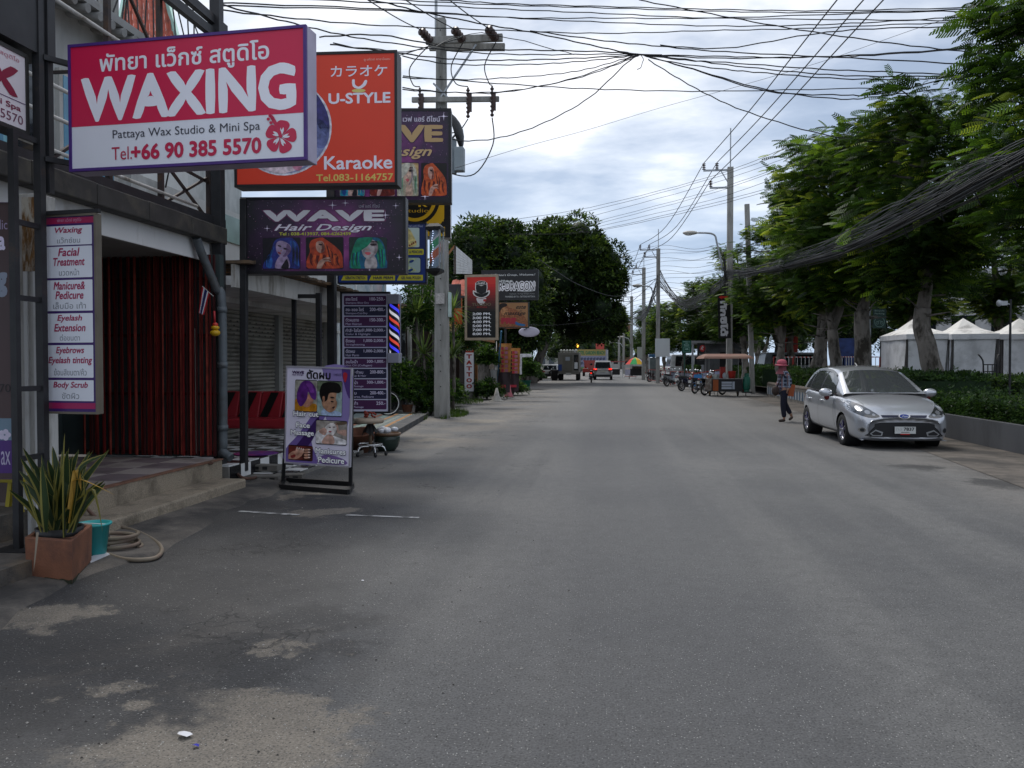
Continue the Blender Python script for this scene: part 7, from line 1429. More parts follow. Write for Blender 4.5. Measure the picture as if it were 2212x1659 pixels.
c = at(1700, 841, 22.5); b = MB(); M_ = Matrix.Rotation(R(-4), 3, 'Z') @ Matrix.Rotation(R(8), 3, 'Y'); b.box(c + Vector((-.08, -.12, .0)), (.50, .03, .32), rot=M_); b.build('clipboard', mat('orange_board', (.42, .10, .03), rough=.6, var=.1), bevel=.005, label='bright orange board held under the arm of the person in the pink hat', cat='board')
def man_sitting(g, M, shirt, hair=True, legs=True, trous='101018'):
    J = [(0, 0, .62, .12), (0, -.02, .8, .12), (0, -.06, 1.0, .13), (0, -.10, 1.10, .08), (0, -.13, 1.16, .05), (0, -.16, 1.24, .085), (0, -.17, 1.31, .08), (-.11, 0, .6, .085), (-.14, -.35, .58, .06), (-.14, -.38, .2, .045), (-.14, -.48, .16, .035), (.11, 0, .6, .085), (.14, -.35, .58, .06), (.14, -.38, .2, .045), (.14, -.48, .16, .035), (-.2, -.09, 1.08, .055), (-.24, -.2, .88, .042), (-.18, -.44, .86, .03), (.2, -.09, 1.08, .055), (.24, -.2, .88, .042), (.18, -.44, .86, .03)]
    E_ = [(0, 1), (1, 2), (2, 3), (3, 4), (4, 5), (5, 6), (0, 7), (7, 8), (8, 9), (9, 10), (0, 11), (11, 12), (12, 13), (13, 14), (3, 15), (15, 16), (16, 17), (3, 18), (18, 19), (19, 20)]; skin('body', J, E_, SKN, g, M)
    skin('shirt', [(0, 0, .62, .15), (0, -.02, .8, .145), (0, -.06, 1.0, .155), (0, -.10, 1.10, .1), (-.2, -.09, 1.08, .075), (-.235, -.18, .93, .06), (.2, -.09, 1.08, .075), (.235, -.18, .93, .06)], [(0, 1), (1, 2), (2, 3), (3, 4), (4, 5), (3, 6), (6, 7)], shirt, g, M)
    skin('trousers', [(0, 0, .62, .14), (-.11, -.02, .6, .1), (-.14, -.35, .58, .078), (-.14, -.38, .25, .06), (.11, -.02, .6, .1), (.14, -.35, .58, .078), (.14, -.38, .25, .06)], [(0, 1), (1, 2), (2, 3), (0, 4), (4, 5), (5, 6)], mat('trousers_' + trous, trous, rough=.9), g, M)
    MB().ell(M @ Vector((0, -.15, 1.33)), (.098, .105, .09), 12, 8).build('hair' if hair else 'helmet', mat('black_hair', (.012, .01, .01), rough=.6), g)
# rider
rp = gnd(1277, 827); rb_ = dup(mb1, (rp.x, rp.y, 0), 0, 'motorbike ridden down the road behind the silver car, tail light glowing', group=None); 
if 'group' in rb_: del rb_['group']
o = MB().ell((0, -.44, .80), (.08, .03, .05), 8, 6).build('brake_light', mat('brake_glow', 'e02010', emit=1.4), None); o.parent = rb_
rd = thing('person', 'rider in grey jacket and dark helmet on the motorbike behind the silver car', 'person', (rp.x, rp.y + .25, 0)); man_sitting(rd, Matrix.Translation((rp.x, rp.y + .25, .18)) @ Matrix.Rotation(math.pi, 4, 'Z'), mat('grey_jacket', (.05, .055, .07), rough=.85, var=.2), False, trous='20304c')
# ------------------------------------------------------------------ food cart
cp = at(1568, 820, 39.6); cx0, cy0 = cp.x, cp.y; k = 39.6 / F; fc = thing('food_cart', 'street food cart with beige canopy, orange panel and white shelf front', 'food cart', (cx0, cy0, 0)); ca = Matrix.Rotation(R(6), 4, 'Z'); CM = Matrix.Translation((cx0, cy0, 0)) @ ca
def cb(a, b_): return MB(), a, b_
def cbox(name, a, b_, m, par=fc, bevel=.0):
    q = MB().bb(a, b_); q.v = [tuple(CM @ Vector(v)) for v in q.v]; return q.build(name, m, par, bevel=bevel)
cbox('cabinet', (-.82, -.0, .22), (.80, .75, .82), mat('cart_black', (.02, .02, .022), rough=.5)); cbox('counter', (-.85, -.04, .82), (.84, .8, .85), mat('counter_steel', (.35, .35, .34), rough=.35, metal=.5), bevel=.004); cbox('orange_panel', (-.62, -.02, .26), (-.36, -.004, .80), mat('cart_orange', (.30, .075, .02), rough=.5)); cbox('side_board', (-.98, -.1, .28), (-.70, -.06, .84), mat('cart_tan', (.14, .11, .09), rough=.6, dirt=(.35, .33, .3), dscale=9))
for r_ in range(3): cbox('shelf_panel', (-.20, -.02, .34 + .13 * r_), (.28, -.004, .44 + .13 * r_), ink('a8b0bc'))
cbox('shelf_panel', (.31, -.02, .34), (.42, -.004, .70), ink('a8b0bc'))
for x in (-.8, .78):
    for y in (.02, .75): cbox('canopy_post', (x - .012, y - .012, .85), (x + .012, y + .012, 1.95), mat('post_steel', (.35, .35, .35), rough=.4, metal=.5))
q = MB(); q.add([(-1.18, -.5, 1.80), (1.22, -.5, 1.80), (1.22, 1.2, 1.80), (-1.18, 1.2, 1.80), (-1.1, -.42, 1.90), (1.12, -.42, 1.90), (1.12, 1.1, 1.92), (-1.1, 1.1, 1.92), (-.9, .0, 2.03), (.9, .0, 2.03), (.9, .7, 2.03), (-.9, .7, 2.03)], [(0, 1, 5, 4), (1, 2, 6, 5), (2, 3, 7, 6), (3, 0, 4, 7), (4, 5, 9, 8), (5, 6, 10, 9), (6, 7, 11, 10), (7, 4, 8, 11), (8, 9, 10, 11)]); q.v = [tuple(CM @ Vector(v)) for v in q.v]; q.build('canopy', mat('canopy_beige', (.24, .135, .105), rough=.9, var=.12, dirt=(.22, .15, .11)), fc)
for x in (-.72, .62):
    o_ = CM @ Vector((x, .2, .19)); wheel(fc, o_, .19, .07, mat('cart_wheel', (.35, .2, .04)), spokes=6, side=-1)
    cbox('leg', (x + .35, .1, .0), (x + .38, .13, .24), BLACK)
def citem(name, label, cat, fn, m, bevel=0., group=None):
    q = MB(); fn(q); q.v = [tuple(CM @ Vector(v)) for v in q.v]; return q.build(name, m, None, bevel=bevel, label=label, cat=cat, group=group)
citem('basin', 'grey white plastic basket of food bags on the cart counter', 'basket', lambda q: q.lathe([(.15, .85), (.2, 1.05), (.19, 1.05), (.14, .87)], (-.42, .3, 0), 4, sm=False) or q.ell((-.42, .3, 1.04), (.18, .16, .08), 10, 6), mat('bag_white', (.42, .45, .43), rough=.4, var=.2)); citem('plastic_bag', 'clear plastic bag standing in the middle of the cart counter', 'bag', lambda q: q.ell((.0, .25, .98), (.11, .1, .16), 10, 6), mat('bag_clear', (.34, .36, .38), rough=.3, var=.3)); citem('cool_box', 'red cooler bucket on the right of the cart counter', 'bucket', lambda q: q.lathe([(.15, .85), (.19, 1.18), (.2, 1.2), (.0, 1.22)], (.36, .3, 0), 14), mat('red_plastic', (.40, .03, .02), rough=.35)); citem('metal_pot', 'shiny cooking pot at the left of the cart counter', 'pot', lambda q: q.lathe([(.13, .85), (.14, 1.12), (.12, 1.2), (0, 1.23)], (-.55, .55, 0), 14), CHROME); citem('orange_bowl', 'orange bowl on the left corner of the cart counter', 'bowl', lambda q: q.lathe([(.08, .85), (.14, .98), (.13, .98), (.07, .87)], (-.74, .25, 0), 12), mat('orange_plastic', (.45, .1, .02), rough=.4)); citem('tall_tin', 'tall red tin behind the food bags on the cart', 'tin', lambda q: q.bb((-.14, .5, .85), (.10, .7, 1.40)), mat('red_plastic', (.40, .03, .02)))
gp_ = CM @ Vector((1.02, .12, 0)); gc = thing('gas_cylinder', 'green gas cylinder standing at the right end of the food cart', 'gas cylinder', (gp_.x, gp_.y, .32)); GG = mat('gas_green', (.015, .13, .085), rough=.4, var=.12, dirt=(.03, .06, .045), dscale=5)
MB().lathe([(.14, .30), (.17, .34), (.178, .5), (.178, .84), (.16, .92), (.08, .98), (.05, 1.0)], gp_, 18).build('tank', GG, gc); MB().lathe([(.11, .97), (.11, 1.10), (.10, 1.10), (.10, .97)], gp_, 14, cap=False).build('collar', GG, gc); MB().lathe([(.13, .22), (.13, .31), (.12, .31), (.12, .22)], gp_, 14, cap=False).build('foot_ring', GG, gc); cbox('cylinder_shelf', (.84, -.08, .16), (1.24, .34, .22), mat('cart_black', (.02, .02, .022)))
vp = at(1606, 812, 40.3); vn = thing('person', 'vendor in dark shirt sitting behind the food cart', 'person', (vp.x, vp.y, .1)); man_sitting(vn, Matrix.Translation((vp.x, vp.y + .2, .22)) @ Matrix.Rotation(R(-60), 4, 'Z'), mat('dark_shirt', (.018, .016, .018), rough=.9, var=.2)); MB().lathe([(.16, .1), (.14, .5), (.2, .55), (0, .56)], (vp.x, vp.y + .25, .1), 12).build('plastic_stool', mat('red_stool', (.2, .03, .02)), label='low stool under the food vendor', cat='stool')
# umbrella cart
uc = at(1372, 800, 85); g = thing('parasol', 'rainbow striped parasol shading the stall by the far poles', 'parasol', (uc.x, uc.y, 0)); MB().bar((uc.x, uc.y, 0), (uc.x, uc.y, 2.1), .04).build('pole', GALV, g)
UC = [mat('par_' + c_, c_, rough=.7, var=.05) for c_ in ('b0b0d8', 'd03c30', '2c9c50', 'd8a828')]
for k in range(8):
    a0, a1 = k * .7854 - .6, (k + 1) * .7854 - .6; MB().add([(uc.x, uc.y, 2.25), (uc.x + .55 * math.cos(a0), uc.y + .55 * math.sin(a0), 2.0), (uc.x + .55 * math.cos(a1), uc.y + .55 * math.sin(a1), 2.0), (uc.x + 1.0 * math.cos(a0), uc.y + 1.0 * math.sin(a0), 1.5), (uc.x + 1.0 * math.cos(a1), uc.y + 1.0 * math.sin(a1), 1.5)], [(0, 1, 2), (1, 3, 4, 2)]).build('panel', UC[k % 4], g)
g = thing('street_stall', 'dark street stall under the rainbow parasol', 'stall', (uc.x + .3, uc.y, 0)); MB().bb((uc.x - .5, uc.y - .2, .35), (uc.x + 1.0, uc.y + .6, 1.05)).build('cabinet', BLACK, g, bevel=.03); MB().bb((uc.x - .3, uc.y - .1, 1.05), (uc.x + .8, uc.y + .5, 1.3)).build('goods', mat('goods_dark', (.08, .06, .05), var=.5, scale=9), g); wheel(g, (uc.x - .6, uc.y, .26), .26, .06, CHROME, spokes=6)
uc = at(1322, 800, 95); g = thing('food_cart', 'far food cart with pinkish awning beyond the silver car', 'food cart', (uc.x, uc.y, 0)); MB().bb((uc.x - 1.0, uc.y, 1.75), (uc.x + 1.5, uc.y + 1, 1.85)).build('awning', mat('awning_pink', (.35, .1, .1)), g); MB().bb((uc.x - .6, uc.y, .3), (uc.x + .9, uc.y + .8, .95)).build('cabinet', BLACK, g)
for x in (-.8, 1.2): MB().bar((uc.x + x, uc.y + .1, 0), (uc.x + x, uc.y + .1, 1.8), .05).build('post', GALV, g)
vn = thing('person', 'distant vendor in pink beside the far food cart', 'person', (uc.x + 1.2, uc.y - .4, 0)); man_sitting(vn, Matrix.Translation((uc.x + 1.3, uc.y - .4, .2)) @ Matrix.Rotation(R(90), 4, 'Z'), mat('pink_shirt', (.35, .16, .18), rough=.9))
# phone booth
p = at(1413, 800, 74); g = thing('phone_booth', 'blue and white telephone booth by the far barriers', 'phone booth', (p.x, p.y, 0)); BB = mat('booth_blue', (.03, .12, .25), rough=.4); WB = mat('booth_white', (.45, .48, .50))
MB().bb((p.x - .46, p.y - .46, 2.15), (p.x + .46, p.y + .46, 2.4)).build('roof', BB, g, bevel=.02)
for a in (-1, 1):
    for b_ in (-1, 1): MB().bb((p.x + a * .42 - .03, p.y + b_ * .42 - .03, .05), (p.x + a * .42 + .03, p.y + b_ * .42 + .03, 2.15)).build('post', WB, g)
MB().bb((p.x - .4, p.y - .44, .1), (p.x + .16, p.y - .42, 2.1)).build('door', mat('booth_glass', (.10, .12, .12), rough=.1), g); MB().bb((p.x + .18, p.y - .45, .05), (p.x + .42, p.y + .4, 2.14)).build('side_panel', BB, g)
# barriers
RW = [mat('barrier_red', (.30, .03, .02), rough=.5), mat('barrier_white', (.5, .5, .5), rough=.5)]
def barrier(a, b_, h, label, n=7, boards=None, red=True, stripes=False):
    a = Vector(a); b_ = Vector(b_); g = thing('barrier', label, 'barrier', a)
    for t in (0, 1): MB().bar(a.lerp(b_, t), a.lerp(b_, t) + Vector((0, 0, h)), .05).build('post', RW[0] if red else RW[1], g)
    for z in (.18, h):
        if stripes:
            for k in range(10): MB().bar(a.lerp(b_, k / 10) + Vector((0, 0, z)), a.lerp(b_, (k + 1) / 10) + Vector((0, 0, z)), .055).build('rail', RW[k % 2], g)
        else: MB().bar(a + Vector((0, 0, z)), b_ + Vector((0, 0, z)), .05).build('rail', RW[0], g)
    for k in range(1, n): MB().bar(a.lerp(b_, k / n) + Vector((0, 0, .18)), a.lerp(b_, k / n) + Vector((0, 0, h)), .028).build('bar', RW[1], g)
    if boards:
        for k, c in enumerate(boards): t0, t1 = k / len(boards) + .02, (k + 1) / len(boards) - .02; P_ = [a.lerp(b_, t0) + Vector((0, -.03, .3)), a.lerp(b_, t1) + Vector((0, -.03, .3)), a.lerp(b_, t1) + Vector((0, -.03, h - .08)), a.lerp(b_, t0) + Vector((0, -.03, h - .08))]; MB().add(P_, [(0, 1, 2, 3)]).build('board', ink(c), g)
barrier(gnd(1497, 846), at(1558, 838, 45) * 1, 1.0, 'red barrier with blue and lilac boards between the bikes and the cart', 5, ['3070a8', '8488a8', '8488a0']); barrier(gnd(1401, 825), gnd(1438, 829), 1.05, 'red and white barred barrier in front of the farthest motorbike', 5); barrier((*at(1448, 820, 60).xy, 0), (*at(1500, 820, 54).xy, 0), 1.0, 'red barrier with grey boards behind the middle motorbikes', 4, ['707484', '707080']); barrier((*at(1350, 812, 92).xy, 0), (*at(1375, 812, 88).xy, 0), 1.0, 'barrier with pale printed board near the far food cart', 3, ['9090a4'], False)
for i, (x0, x1, yb, d) in enumerate(((1671, 1712, 795, 47), (1714, 1756, 795, 47), (1798, 1822, 800, 45), (1822, 1851, 800, 45), (1856, 1900, 798, 46))): A_ = at(x0, yb, d); B_ = at(x1, yb, d); A_.z = B_.z = .43; barrier(A_, B_, 1.5, ('red and white striped railing left of the pale forked trunk', 'red and white striped railing right of the pale forked trunk', 'dense red railing panel between the rough trunks', 'striped railing just left of the straight trunk', 'striped railing beside the first marquee')[i], 5 + 3 * (i == 2), None, i != 3, True)
# marquees
CV = mat('marquee_canvas', (.66, .67, .70), rough=.85, var=.10, scale=1.2, bump=.5, bscale=2.2, dirt=(.45, .46, .48), dscale=1.1); CVR = mat('marquee_roof', (.72, .70, .66), rough=.8, var=.08, dirt=(.3, .28, .26), dscale=1.5)
def marquee(pts, zb, ze, zp, label):
    c = sum((Vector(p) for p in pts), Vector()) / 4; g = thing('marquee', label, 'marquee', (c.x, c.y, zb), group='white marquees in the park'); P_ = [Vector((p[0], p[1], 0)) for p in pts]
    for i in range(4):
        a, b_ = P_[i], P_[(i + 1) % 4]; n = 10; V = []; 
        for k in range(n + 1):
            t = k / n
            for z in (0, .33, .66, 1):
                q = a.lerp(b_, .04 + t * .88 + (.05 * z if k == n else 0) - (.04 * (1 - z) if k == n else 0)); nrm = (b_ - a).cross(Vector((0, 0, 1))).normalized(); V.append(q + nrm * (.05 * math.sin(t * 9 + z * 2) * (1 - z * .6)) + Vector((0, 0, zb + (ze - zb) * z)))
        MB().add(V, [(k * 4 + j, k * 4 + 4 + j, k * 4 + 5 + j, k * 4 + j + 1) for k in range(n) for j in range(3)], 0, True).build('side_wall', CV, g)
        e1, e2 = a + (a - c).normalized() * .12, b_ + (b_ - c).normalized() * .12; e1.z = e2.z = ze; MB().add([e1 + Vector((0, 0, -.22)), e2 + Vector((0, 0, -.22)), e2 + Vector((0, 0, .05)), e1 + Vector((0, 0, .05))], [(0, 1, 2, 3)]).build('valance', CV, g)
        m1 = (e1 + e2) / 2; pk = Vector((c.x, c.y, zp)); MB().add([e1 + Vector((0, 0, .05)), e2 + Vector((0, 0, .05)), e2.lerp(pk, .5) + Vector((0, 0, -.12)), e1.lerp(pk, .5) + Vector((0, 0, -.12)), pk], [(0, 1, 2, 3), (3, 2, 4)]).build('roof_panel', CVR, g); MB().bar((a.x, a.y, zb), (a.x, a.y, ze), .07).build('pole', mat('pole_dark', (.06, .055, .055), var=.2), g)
def mq(xl, xm, xr, d0, d1, d2, label, peakpx):
    a = at(xl, 800, d0); b_ = at(xm, 800, d1); c = at(xr, 800, d2); marquee([a, b_, c, a + c - b_], .43, at(xm, 724, d1).z, at(xm, 688, d1).z * 1.02, label)
mq(1902, 1958, 2050, 47, 43.2, 42.4, 'first white marquee from the left, behind the stout trunk', 0); mq(2010, 2056, 2155, 45, 42, 41, 'second white marquee, with the hand truck in front', 0); mq(2120, 2162, 2290, 44, 41, 40, 'third white marquee cut off by the right edge', 0)
# hand truck
p = at(2138, 838, 32); g = thing('hand_truck', 'black steel hand truck standing in front of the second marquee', 'hand truck', (p.x, p.y, .43)); b = MB(); z0 = .5
for s_ in (-.3, .3): b.tube(crom([(p.x + s_ * .8, p.y, z0), (p.x + s_ * .82, p.y, z0 + 1.0), (p.x + s_ * .95, p.y + .05, z0 + 1.25), (p.x + s_ * 1.25, p.y + .15, z0 + 1.42)], 3), .03, 6)
for z in (.08, .4, .75, 1.02): b.bar((p.x - .25, p.y, z0 + z), (p.x + .25, p.y, z0 + z), .04)
for s_ in (-.08, .08): b.bar((p.x + s_, p.y, z0), (p.x + s_, p.y, z0 + 1.02), .03)
b.build('frame', BLACK, g); b = MB(); b.bar((p.x - .3, p.y - .1, z0), (p.x + .3, p.y - .1, z0), .03, .2); b.build('toe_plate', BLACK, g)
for s_ in (-.32, .32): wheel(g, (p.x + s_, p.y, z0 + .02), .11, .06, BLACK, spokes=6)
# park signs, camera, cabin
p = at(1899, 800, 31.5); t_ = at(1899, 667, 31.5)
s = Sign('bicycle_sign', 'green bicycle parking sign left of the marquees', 'sign', at(1885, 709, 31), at(1914, 709, 31), .73, .03, .01, frame='0c3028', face='0c3c30'); s.text('Bicycle', .12, .05, .88, .16, '7c9c90', 2, .02); s.text('Parking', .12, .20, .88, .31, '7c9c90', 2, .02); s.ell(.5, .68, .40, .28, '6c9084', 1, 'emblem', 24); s.ell(.5, .68, .36, .25, '0c3c30', 2, 'emblem', 24)
for u in (.33, .67): s.ell(u, .73, .12, .085, '6c9084', 3, 'emblem'); s.ell(u, .73, .085, .06, '0c3c30', 4, 'emblem')
s.poly([(.33, .72), (.42, .62), (.6, .62), (.67, .72), (.64, .73), (.58, .64), (.44, .64), (.36, .73)], '6c9084', 5, 'emblem'); q = s.pt(.5 * s.w, .05, 0); MB().bar((q.x - .3, q.y + .05, .4), (q.x - .3, q.y + .05, q.z + .8), .06).build('post', GALV, s.root); s.done()
s = Sign('parking_sign', 'green motorcycle and bicycle parking sign above the motorbikes', 'sign', at(1473, 763, 56), at(1493, 763, 56), .88, .04, .02, frame='0c4030', face='0c4838')
for k, (t, u) in enumerate((('MOTORCYCLE', .1), ('AND', .36), ('BICYCLE', .2), ('PARKING', .2))): s.text(t, u, .06 + .11 * k, 1 - u, .14 + .11 * k, '88a8a0', 2, .03)
s.rrect(.16, .52, .84, .93, '70948c', 1, .03); s.rrect(.2, .55, .8, .9, '0c4838', 2, .03); s.poly([(.3, .72), (.42, .64), (.5, .66), (.62, .62), (.72, .72), (.6, .74), (.4, .74)], '88a8a0', 3, 'emblem', 2); q = s.pt(.3 * s.w, .06, 0); MB().bar((q.x, q.y, 0), (q.x, q.y, q.z + .2), .07).build('post', mat('green_post', (.02, .07, .05)), s.root); s.done()
s = Sign('hanging_banner', 'long black vertical banner with white Thai letters and red arrow', 'banner', at(1552, 731, 44.6), at(1579, 731, 44.6), 2.32, .02, .01, frame='0c0c0c', face='0e0e0f', roll=R(-1.5)); s.text('ทักซิโด้', .16, .13, .80, .96, 'b8b8bc', 2, .06, rot=-90); s.poly([(.05, .04), (.35, .0), (.35, .02), (.85, .02), (.85, .07), (.35, .07), (.35, .1)], 'a82018', 2); s.done()
s = Sign('cabin_sign', 'black sign with a red round emblem on the grey cabin', 'sign', at(1506, 788, 58), at(1522, 788, 58), 1.52, .04, .02, frame='101010', face='121213'); s.ell(.72, .24, .42, .16, 'a81c1c', 1, 'emblem', 24); s.poly([(.45, .3), (.6, .16), (.75, .12), (.9, .2), (.7, .22), (.85, .32), (.6, .28)], 'b0a8a8', 2, 'emblem', 3); s.text('โทร', .2, .48, .9, .56, 'a0a0a0', 2, .03); s.text('บริการ', .1, .66, .9, .72, '888888', 2); s.text('ทุกวัน', .3, .76, .9, .82, '888888', 2); s.done()
a = at(1492, 800, 60); cbn = thing('park_cabin', 'grey concrete park cabin with dark door behind the food cart', 'building', (a.x, a.y, .2)); CG = mat('cabin_grey', (.15, .155, .16), rough=.8, var=.1, dirt=(.09, .09, .09)); b_ = at(1625, 800, 56)
MB().bb((a.x + 1.1, a.y, 0), (b_.x, a.y + 4, 3.0)).build('wall', CG, cbn); MB().bb((a.x - .3, a.y - .9, 3.0), (b_.x + .8, a.y + 4.5, 3.2)).build('roof', mat('roof_grey', (.22, .22, .22), var=.1), cbn)
for x in (a.x, a.x + .7): MB().bb((x, a.y - .7, 0), (x + .14, a.y - .56, 3.0)).build('post', GALV, cbn)
for px in (1562, 1604): q = at(px, 800, 59.8); MB().bb((q.x - .25, a.y - .03, .2), (q.x + .35, a.y, 2.4)).build('door', BLACK, cbn)
g = thing('security_camera', 'white dome security camera on an arm near the right edge', 'security camera', at(2176, 662, 25)); p = at(2158, 655, 25); MB().bar(at(2183, 700, 25) - Vector((0, 0, 2.3)), at(2183, 655, 25) + Vector((0, 0, .12)), .05).build('post', STEEL, g); MB().bar(at(2183, 658, 25), p + Vector((0, 0, .08)), .03).build('arm', ink('c0c4c8'), g); MB().ell(p, (.08, .08, .10), 10, 8).build('dome', ink('c8ccd0'), g); MB().box(at(2168, 655, 25), (.18, .12, .13)).build('housing', ink('c8ccd0'), g)
# buildings beyond the park
def far_block(name, label, a, b_, h, m, nx=6, nz=3, depth=12, wm=GLASSD):
    a = Vector(a); b_ = Vector(b_); g = thing(name, label, 'building', a); dx = (b_ - a); dx.z = 0; ln = dx.length; ex = dx / ln; ey = Vector((-ex.y, ex.x, 0)); q = MB(); q.prism([(0, 0), (ln, 0), (ln, h), (0, h)], (a.x, a.y, 0), ex, (0, 0, 1), ey * depth); q.build('wall', m, g)
    for i in range(nx):
        for j in range(nz):
            o = Vector((a.x, a.y, 0)) + ex * (ln * (i + .2) / nx) + Vector((0, 0, h * (j + .3) / nz)) - ey * .04; w_, hh = ln / nx * .6, h / nz * .5; MB().add([o, o + ex * w_, o + ex * w_ + Vector((0, 0, hh)), o + Vector((0, 0, hh))], [(0, 1, 2, 3)]).build('window', wm, g)
    return g
far_block('white_building', 'white building glimpsed through the park trees', (24, 72, 0), (46, 60, 0), 9, mat('far_white', (.55, .56, .58), var=.1), 9, 3); far_block('white_building', 'second white block glimpsed behind the right-hand trunks', (40, 58, 0), (60, 34, 0), 8, mat('far_white2', (.5, .5, .5), var=.1), 8, 2)
g = thing('red_tower', 'red shopfront pillar glimpsed behind the forked trunk', 'sign tower', at(1705, 760, 64)); p = at(1706, 760, 64); MB().bb((p.x - .5, p.y, 0), (p.x + .6, p.y + .5, 4.6)).build('pillar', mat('far_red', (.42, .04, .03), var=.1), g); MB().bb((p.x - .3, p.y - .03, 1.5), (p.x + .3, p.y - .01, 2.3)).build('poster', ink('c0c0c0'), g)
p = at(1840, 758, 50); g = thing('blue_board', 'dark blue advertising board behind the rough trunks', 'billboard', (p.x, p.y, .4)); MB().bb((p.x - .8, p.y, 1.3), (p.x + .8, p.y + .1, 3.1)).build('panel', mat('far_blue', (.02, .04, .14), var=.4, scale=3), g); MB().bar((p.x - .6, p.y + .05, .3), (p.x - .6, p.y + .05, 1.4), .07).build('leg', GALV, g); MB().bar((p.x + .6, p.y + .05, .3), (p.x + .6, p.y + .05, 1.4), .07).build('leg', GALV, g)
# far end of the road
MBK = mat('mall_brown', (.19, .095, .065), rough=.85, var=.12, dirt=(.13, .07, .05))
d = 300; s = Sign('mall_tower', 'brown mall tower with white lettering and grey pyramid roof', 'building', at(1309, 780, d), at(1361, 780, d), 14.2, 10, .1, frame='6a4438', side='6a4438', face='744a3c', facemat=MBK)
s.text('central', .04, .10, .72, .26, 'b8b4b0', 2, .03); s.text('marina', .24, .30, .74, .42, 'b8b4b0', 2, .03)
for u in (.12, .3, .5, .7): 
    for v in (.5, .7): s.rect(u, v, u + .08, v + .14, '303438', 1, 'window')
a = at(1330, 700, d + 3); q = MB(); q.lathe([(5.2, a.z - .5), (5.6, a.z + .2), (2.6, a.z + 1.6), (.2, a.z + 3.0)], (at(1345, 700, d + 4).x, at(1345, 700, d + 4).y, 0), 4, sm=False, M=Matrix.Rotation(R(45), 3, 'Z')); q.build('roof', mat('mall_roof', (.10, .10, .11)), s.root); s.done()
s = Sign('arch_banner', 'yellow and white banner arch spanning the far end of the road', 'banner', at(1243, 793, 125), at(1312, 793, 125), 2.7, .3, .03, frame='5c5c50', side='5c5c50', face='8488a0'); s.rect(0, 0, .95, .36, '9c8c50', 1); s.text('HOTEL GARDEN BEACH', .03, .08, .92, .30, '2c6c4c', 2, .05)
for r_ in range(2):
    for k in range(9): s.poly([(.05 + k * .1, .5 + .25 * r_), (.13 + k * .1, .46 + .25 * r_), (.12 + k * .1, .60 + .25 * r_), (.06 + k * .1, .62 + .25 * r_)], '484c64', 2, 'print', 2)
for u in (0, 1): q = s.pt(u * s.w, .1, 0); MB().bar((q.x, q.y, 0), (q.x, q.y, q.z + 2.6), .25).build('post', GALV, s.root)
s.done()
p = at(1296, 752, 150); g = thing('red_hoarding', 'plain red hoarding at the end of the road', 'billboard', (p.x, p.y, 0)); MB().bb((p.x - .75, p.y, p.z - .9), (p.x + .75, p.y + .2, p.z + .85)).build('panel', mat('hoarding_red', (.42, .06, .045)), g); MB().bar((p.x, p.y + .1, 0), (p.x, p.y + .1, p.z - .9), .2).build('post', GALV, g)
p = at(1247, 747, 118); g = thing('warning_lamp', 'glowing amber lamp above the truck', 'lamp', p); MB().ell(p, .26, 10, 8).build('bulb', mat('amber_glow', 'ffb840', emit=2.2, var=.02), g); MB().bar((p.x - .2, p.y + .1, 0), (p.x - .2, p.y + .1, p.z), .08).build('post', GALV, g)
far_block('end_building', 'low pale building closing the far end of the road', (-30, 330, 0), (14, 330, 0), 5, mat('end_pale', (.3, .3, .28)), 12, 1); far_block('shop_terrace', 'terrace of shops behind the ficus trees on the left', (-11, 60, 0), (-14, 120, 0), 6, mat('terrace', (.25, .24, .22)), 10, 2)
# ------------------------------------------------------------------ small things, left
# potted snake plant
F0, L0_, R0 = gnd(155.5, 1262), gnd(57, 1253), gnd(198, 1219); B0 = L0_ + R0 - F0; hh = .31; g = thing('planter_box', 'square brown clay planter box with moss at its foot, holding the snake plant', 'planter', (F0 + B0) / 2)
cc = (F0 + B0) / 2; base = [F0, R0, B0, L0_]; top = [cc + (p - cc) * 1.04 + Vector((0, 0, hh)) for p in base]; inn = [cc + (p - cc) * .86 + Vector((0, 0, hh)) for p in base]; inb = [cc + (p - cc) * .84 + Vector((0, 0, hh - .06)) for p in base]
TC = mat('terracotta', (.20, .082, .045), rough=.8, var=.22, scale=5, bump=.2, dirt=(.11, .05, .035), dscale=4); q = MB(); q.add(base + top + inn + inb, [(i, (i + 1) % 4, 4 + (i + 1) % 4, 4 + i) for i in range(4)] + [(4 + i, 4 + (i + 1) % 4, 8 + (i + 1) % 4, 8 + i) for i in range(4)] + [(8 + i, 8 + (i + 1) % 4, 12 + (i + 1) % 4, 12 + i) for i in range(4)] + [(12, 13, 14, 15), (3, 2, 1, 0)]); q.build('box', TC, g, bevel=.008)
q = MB(); MS = mat('moss', (.03, .035, .02), rough=.95, var=.4, scale=14)
for a_, b_ in ((F0, R0), (L0_, F0)):
    n = 14; o_ = ((a_ + b_) / 2 - cc).normalized() * .003; V = []
    for i in range(n + 1): p = a_.lerp(b_, i / n) + o_; V += [p, cc + (p - cc) * 1.005 + Vector((0, 0, .022 + .008 * abs(math.sin(i * 1.9)) + .006 * random.random()))]
    q.add(V, [(2 * i, 2 * i + 2, 2 * i + 3, 2 * i + 1) for i in range(n)])
q.build('moss_stain', MS, g); MB().lathe([(.155, hh - .03), (.165, hh + .03), (.15, hh + .03), (.14, hh - .02)], cc, 20, cap=False).build('inner_pot', BLACK, g)
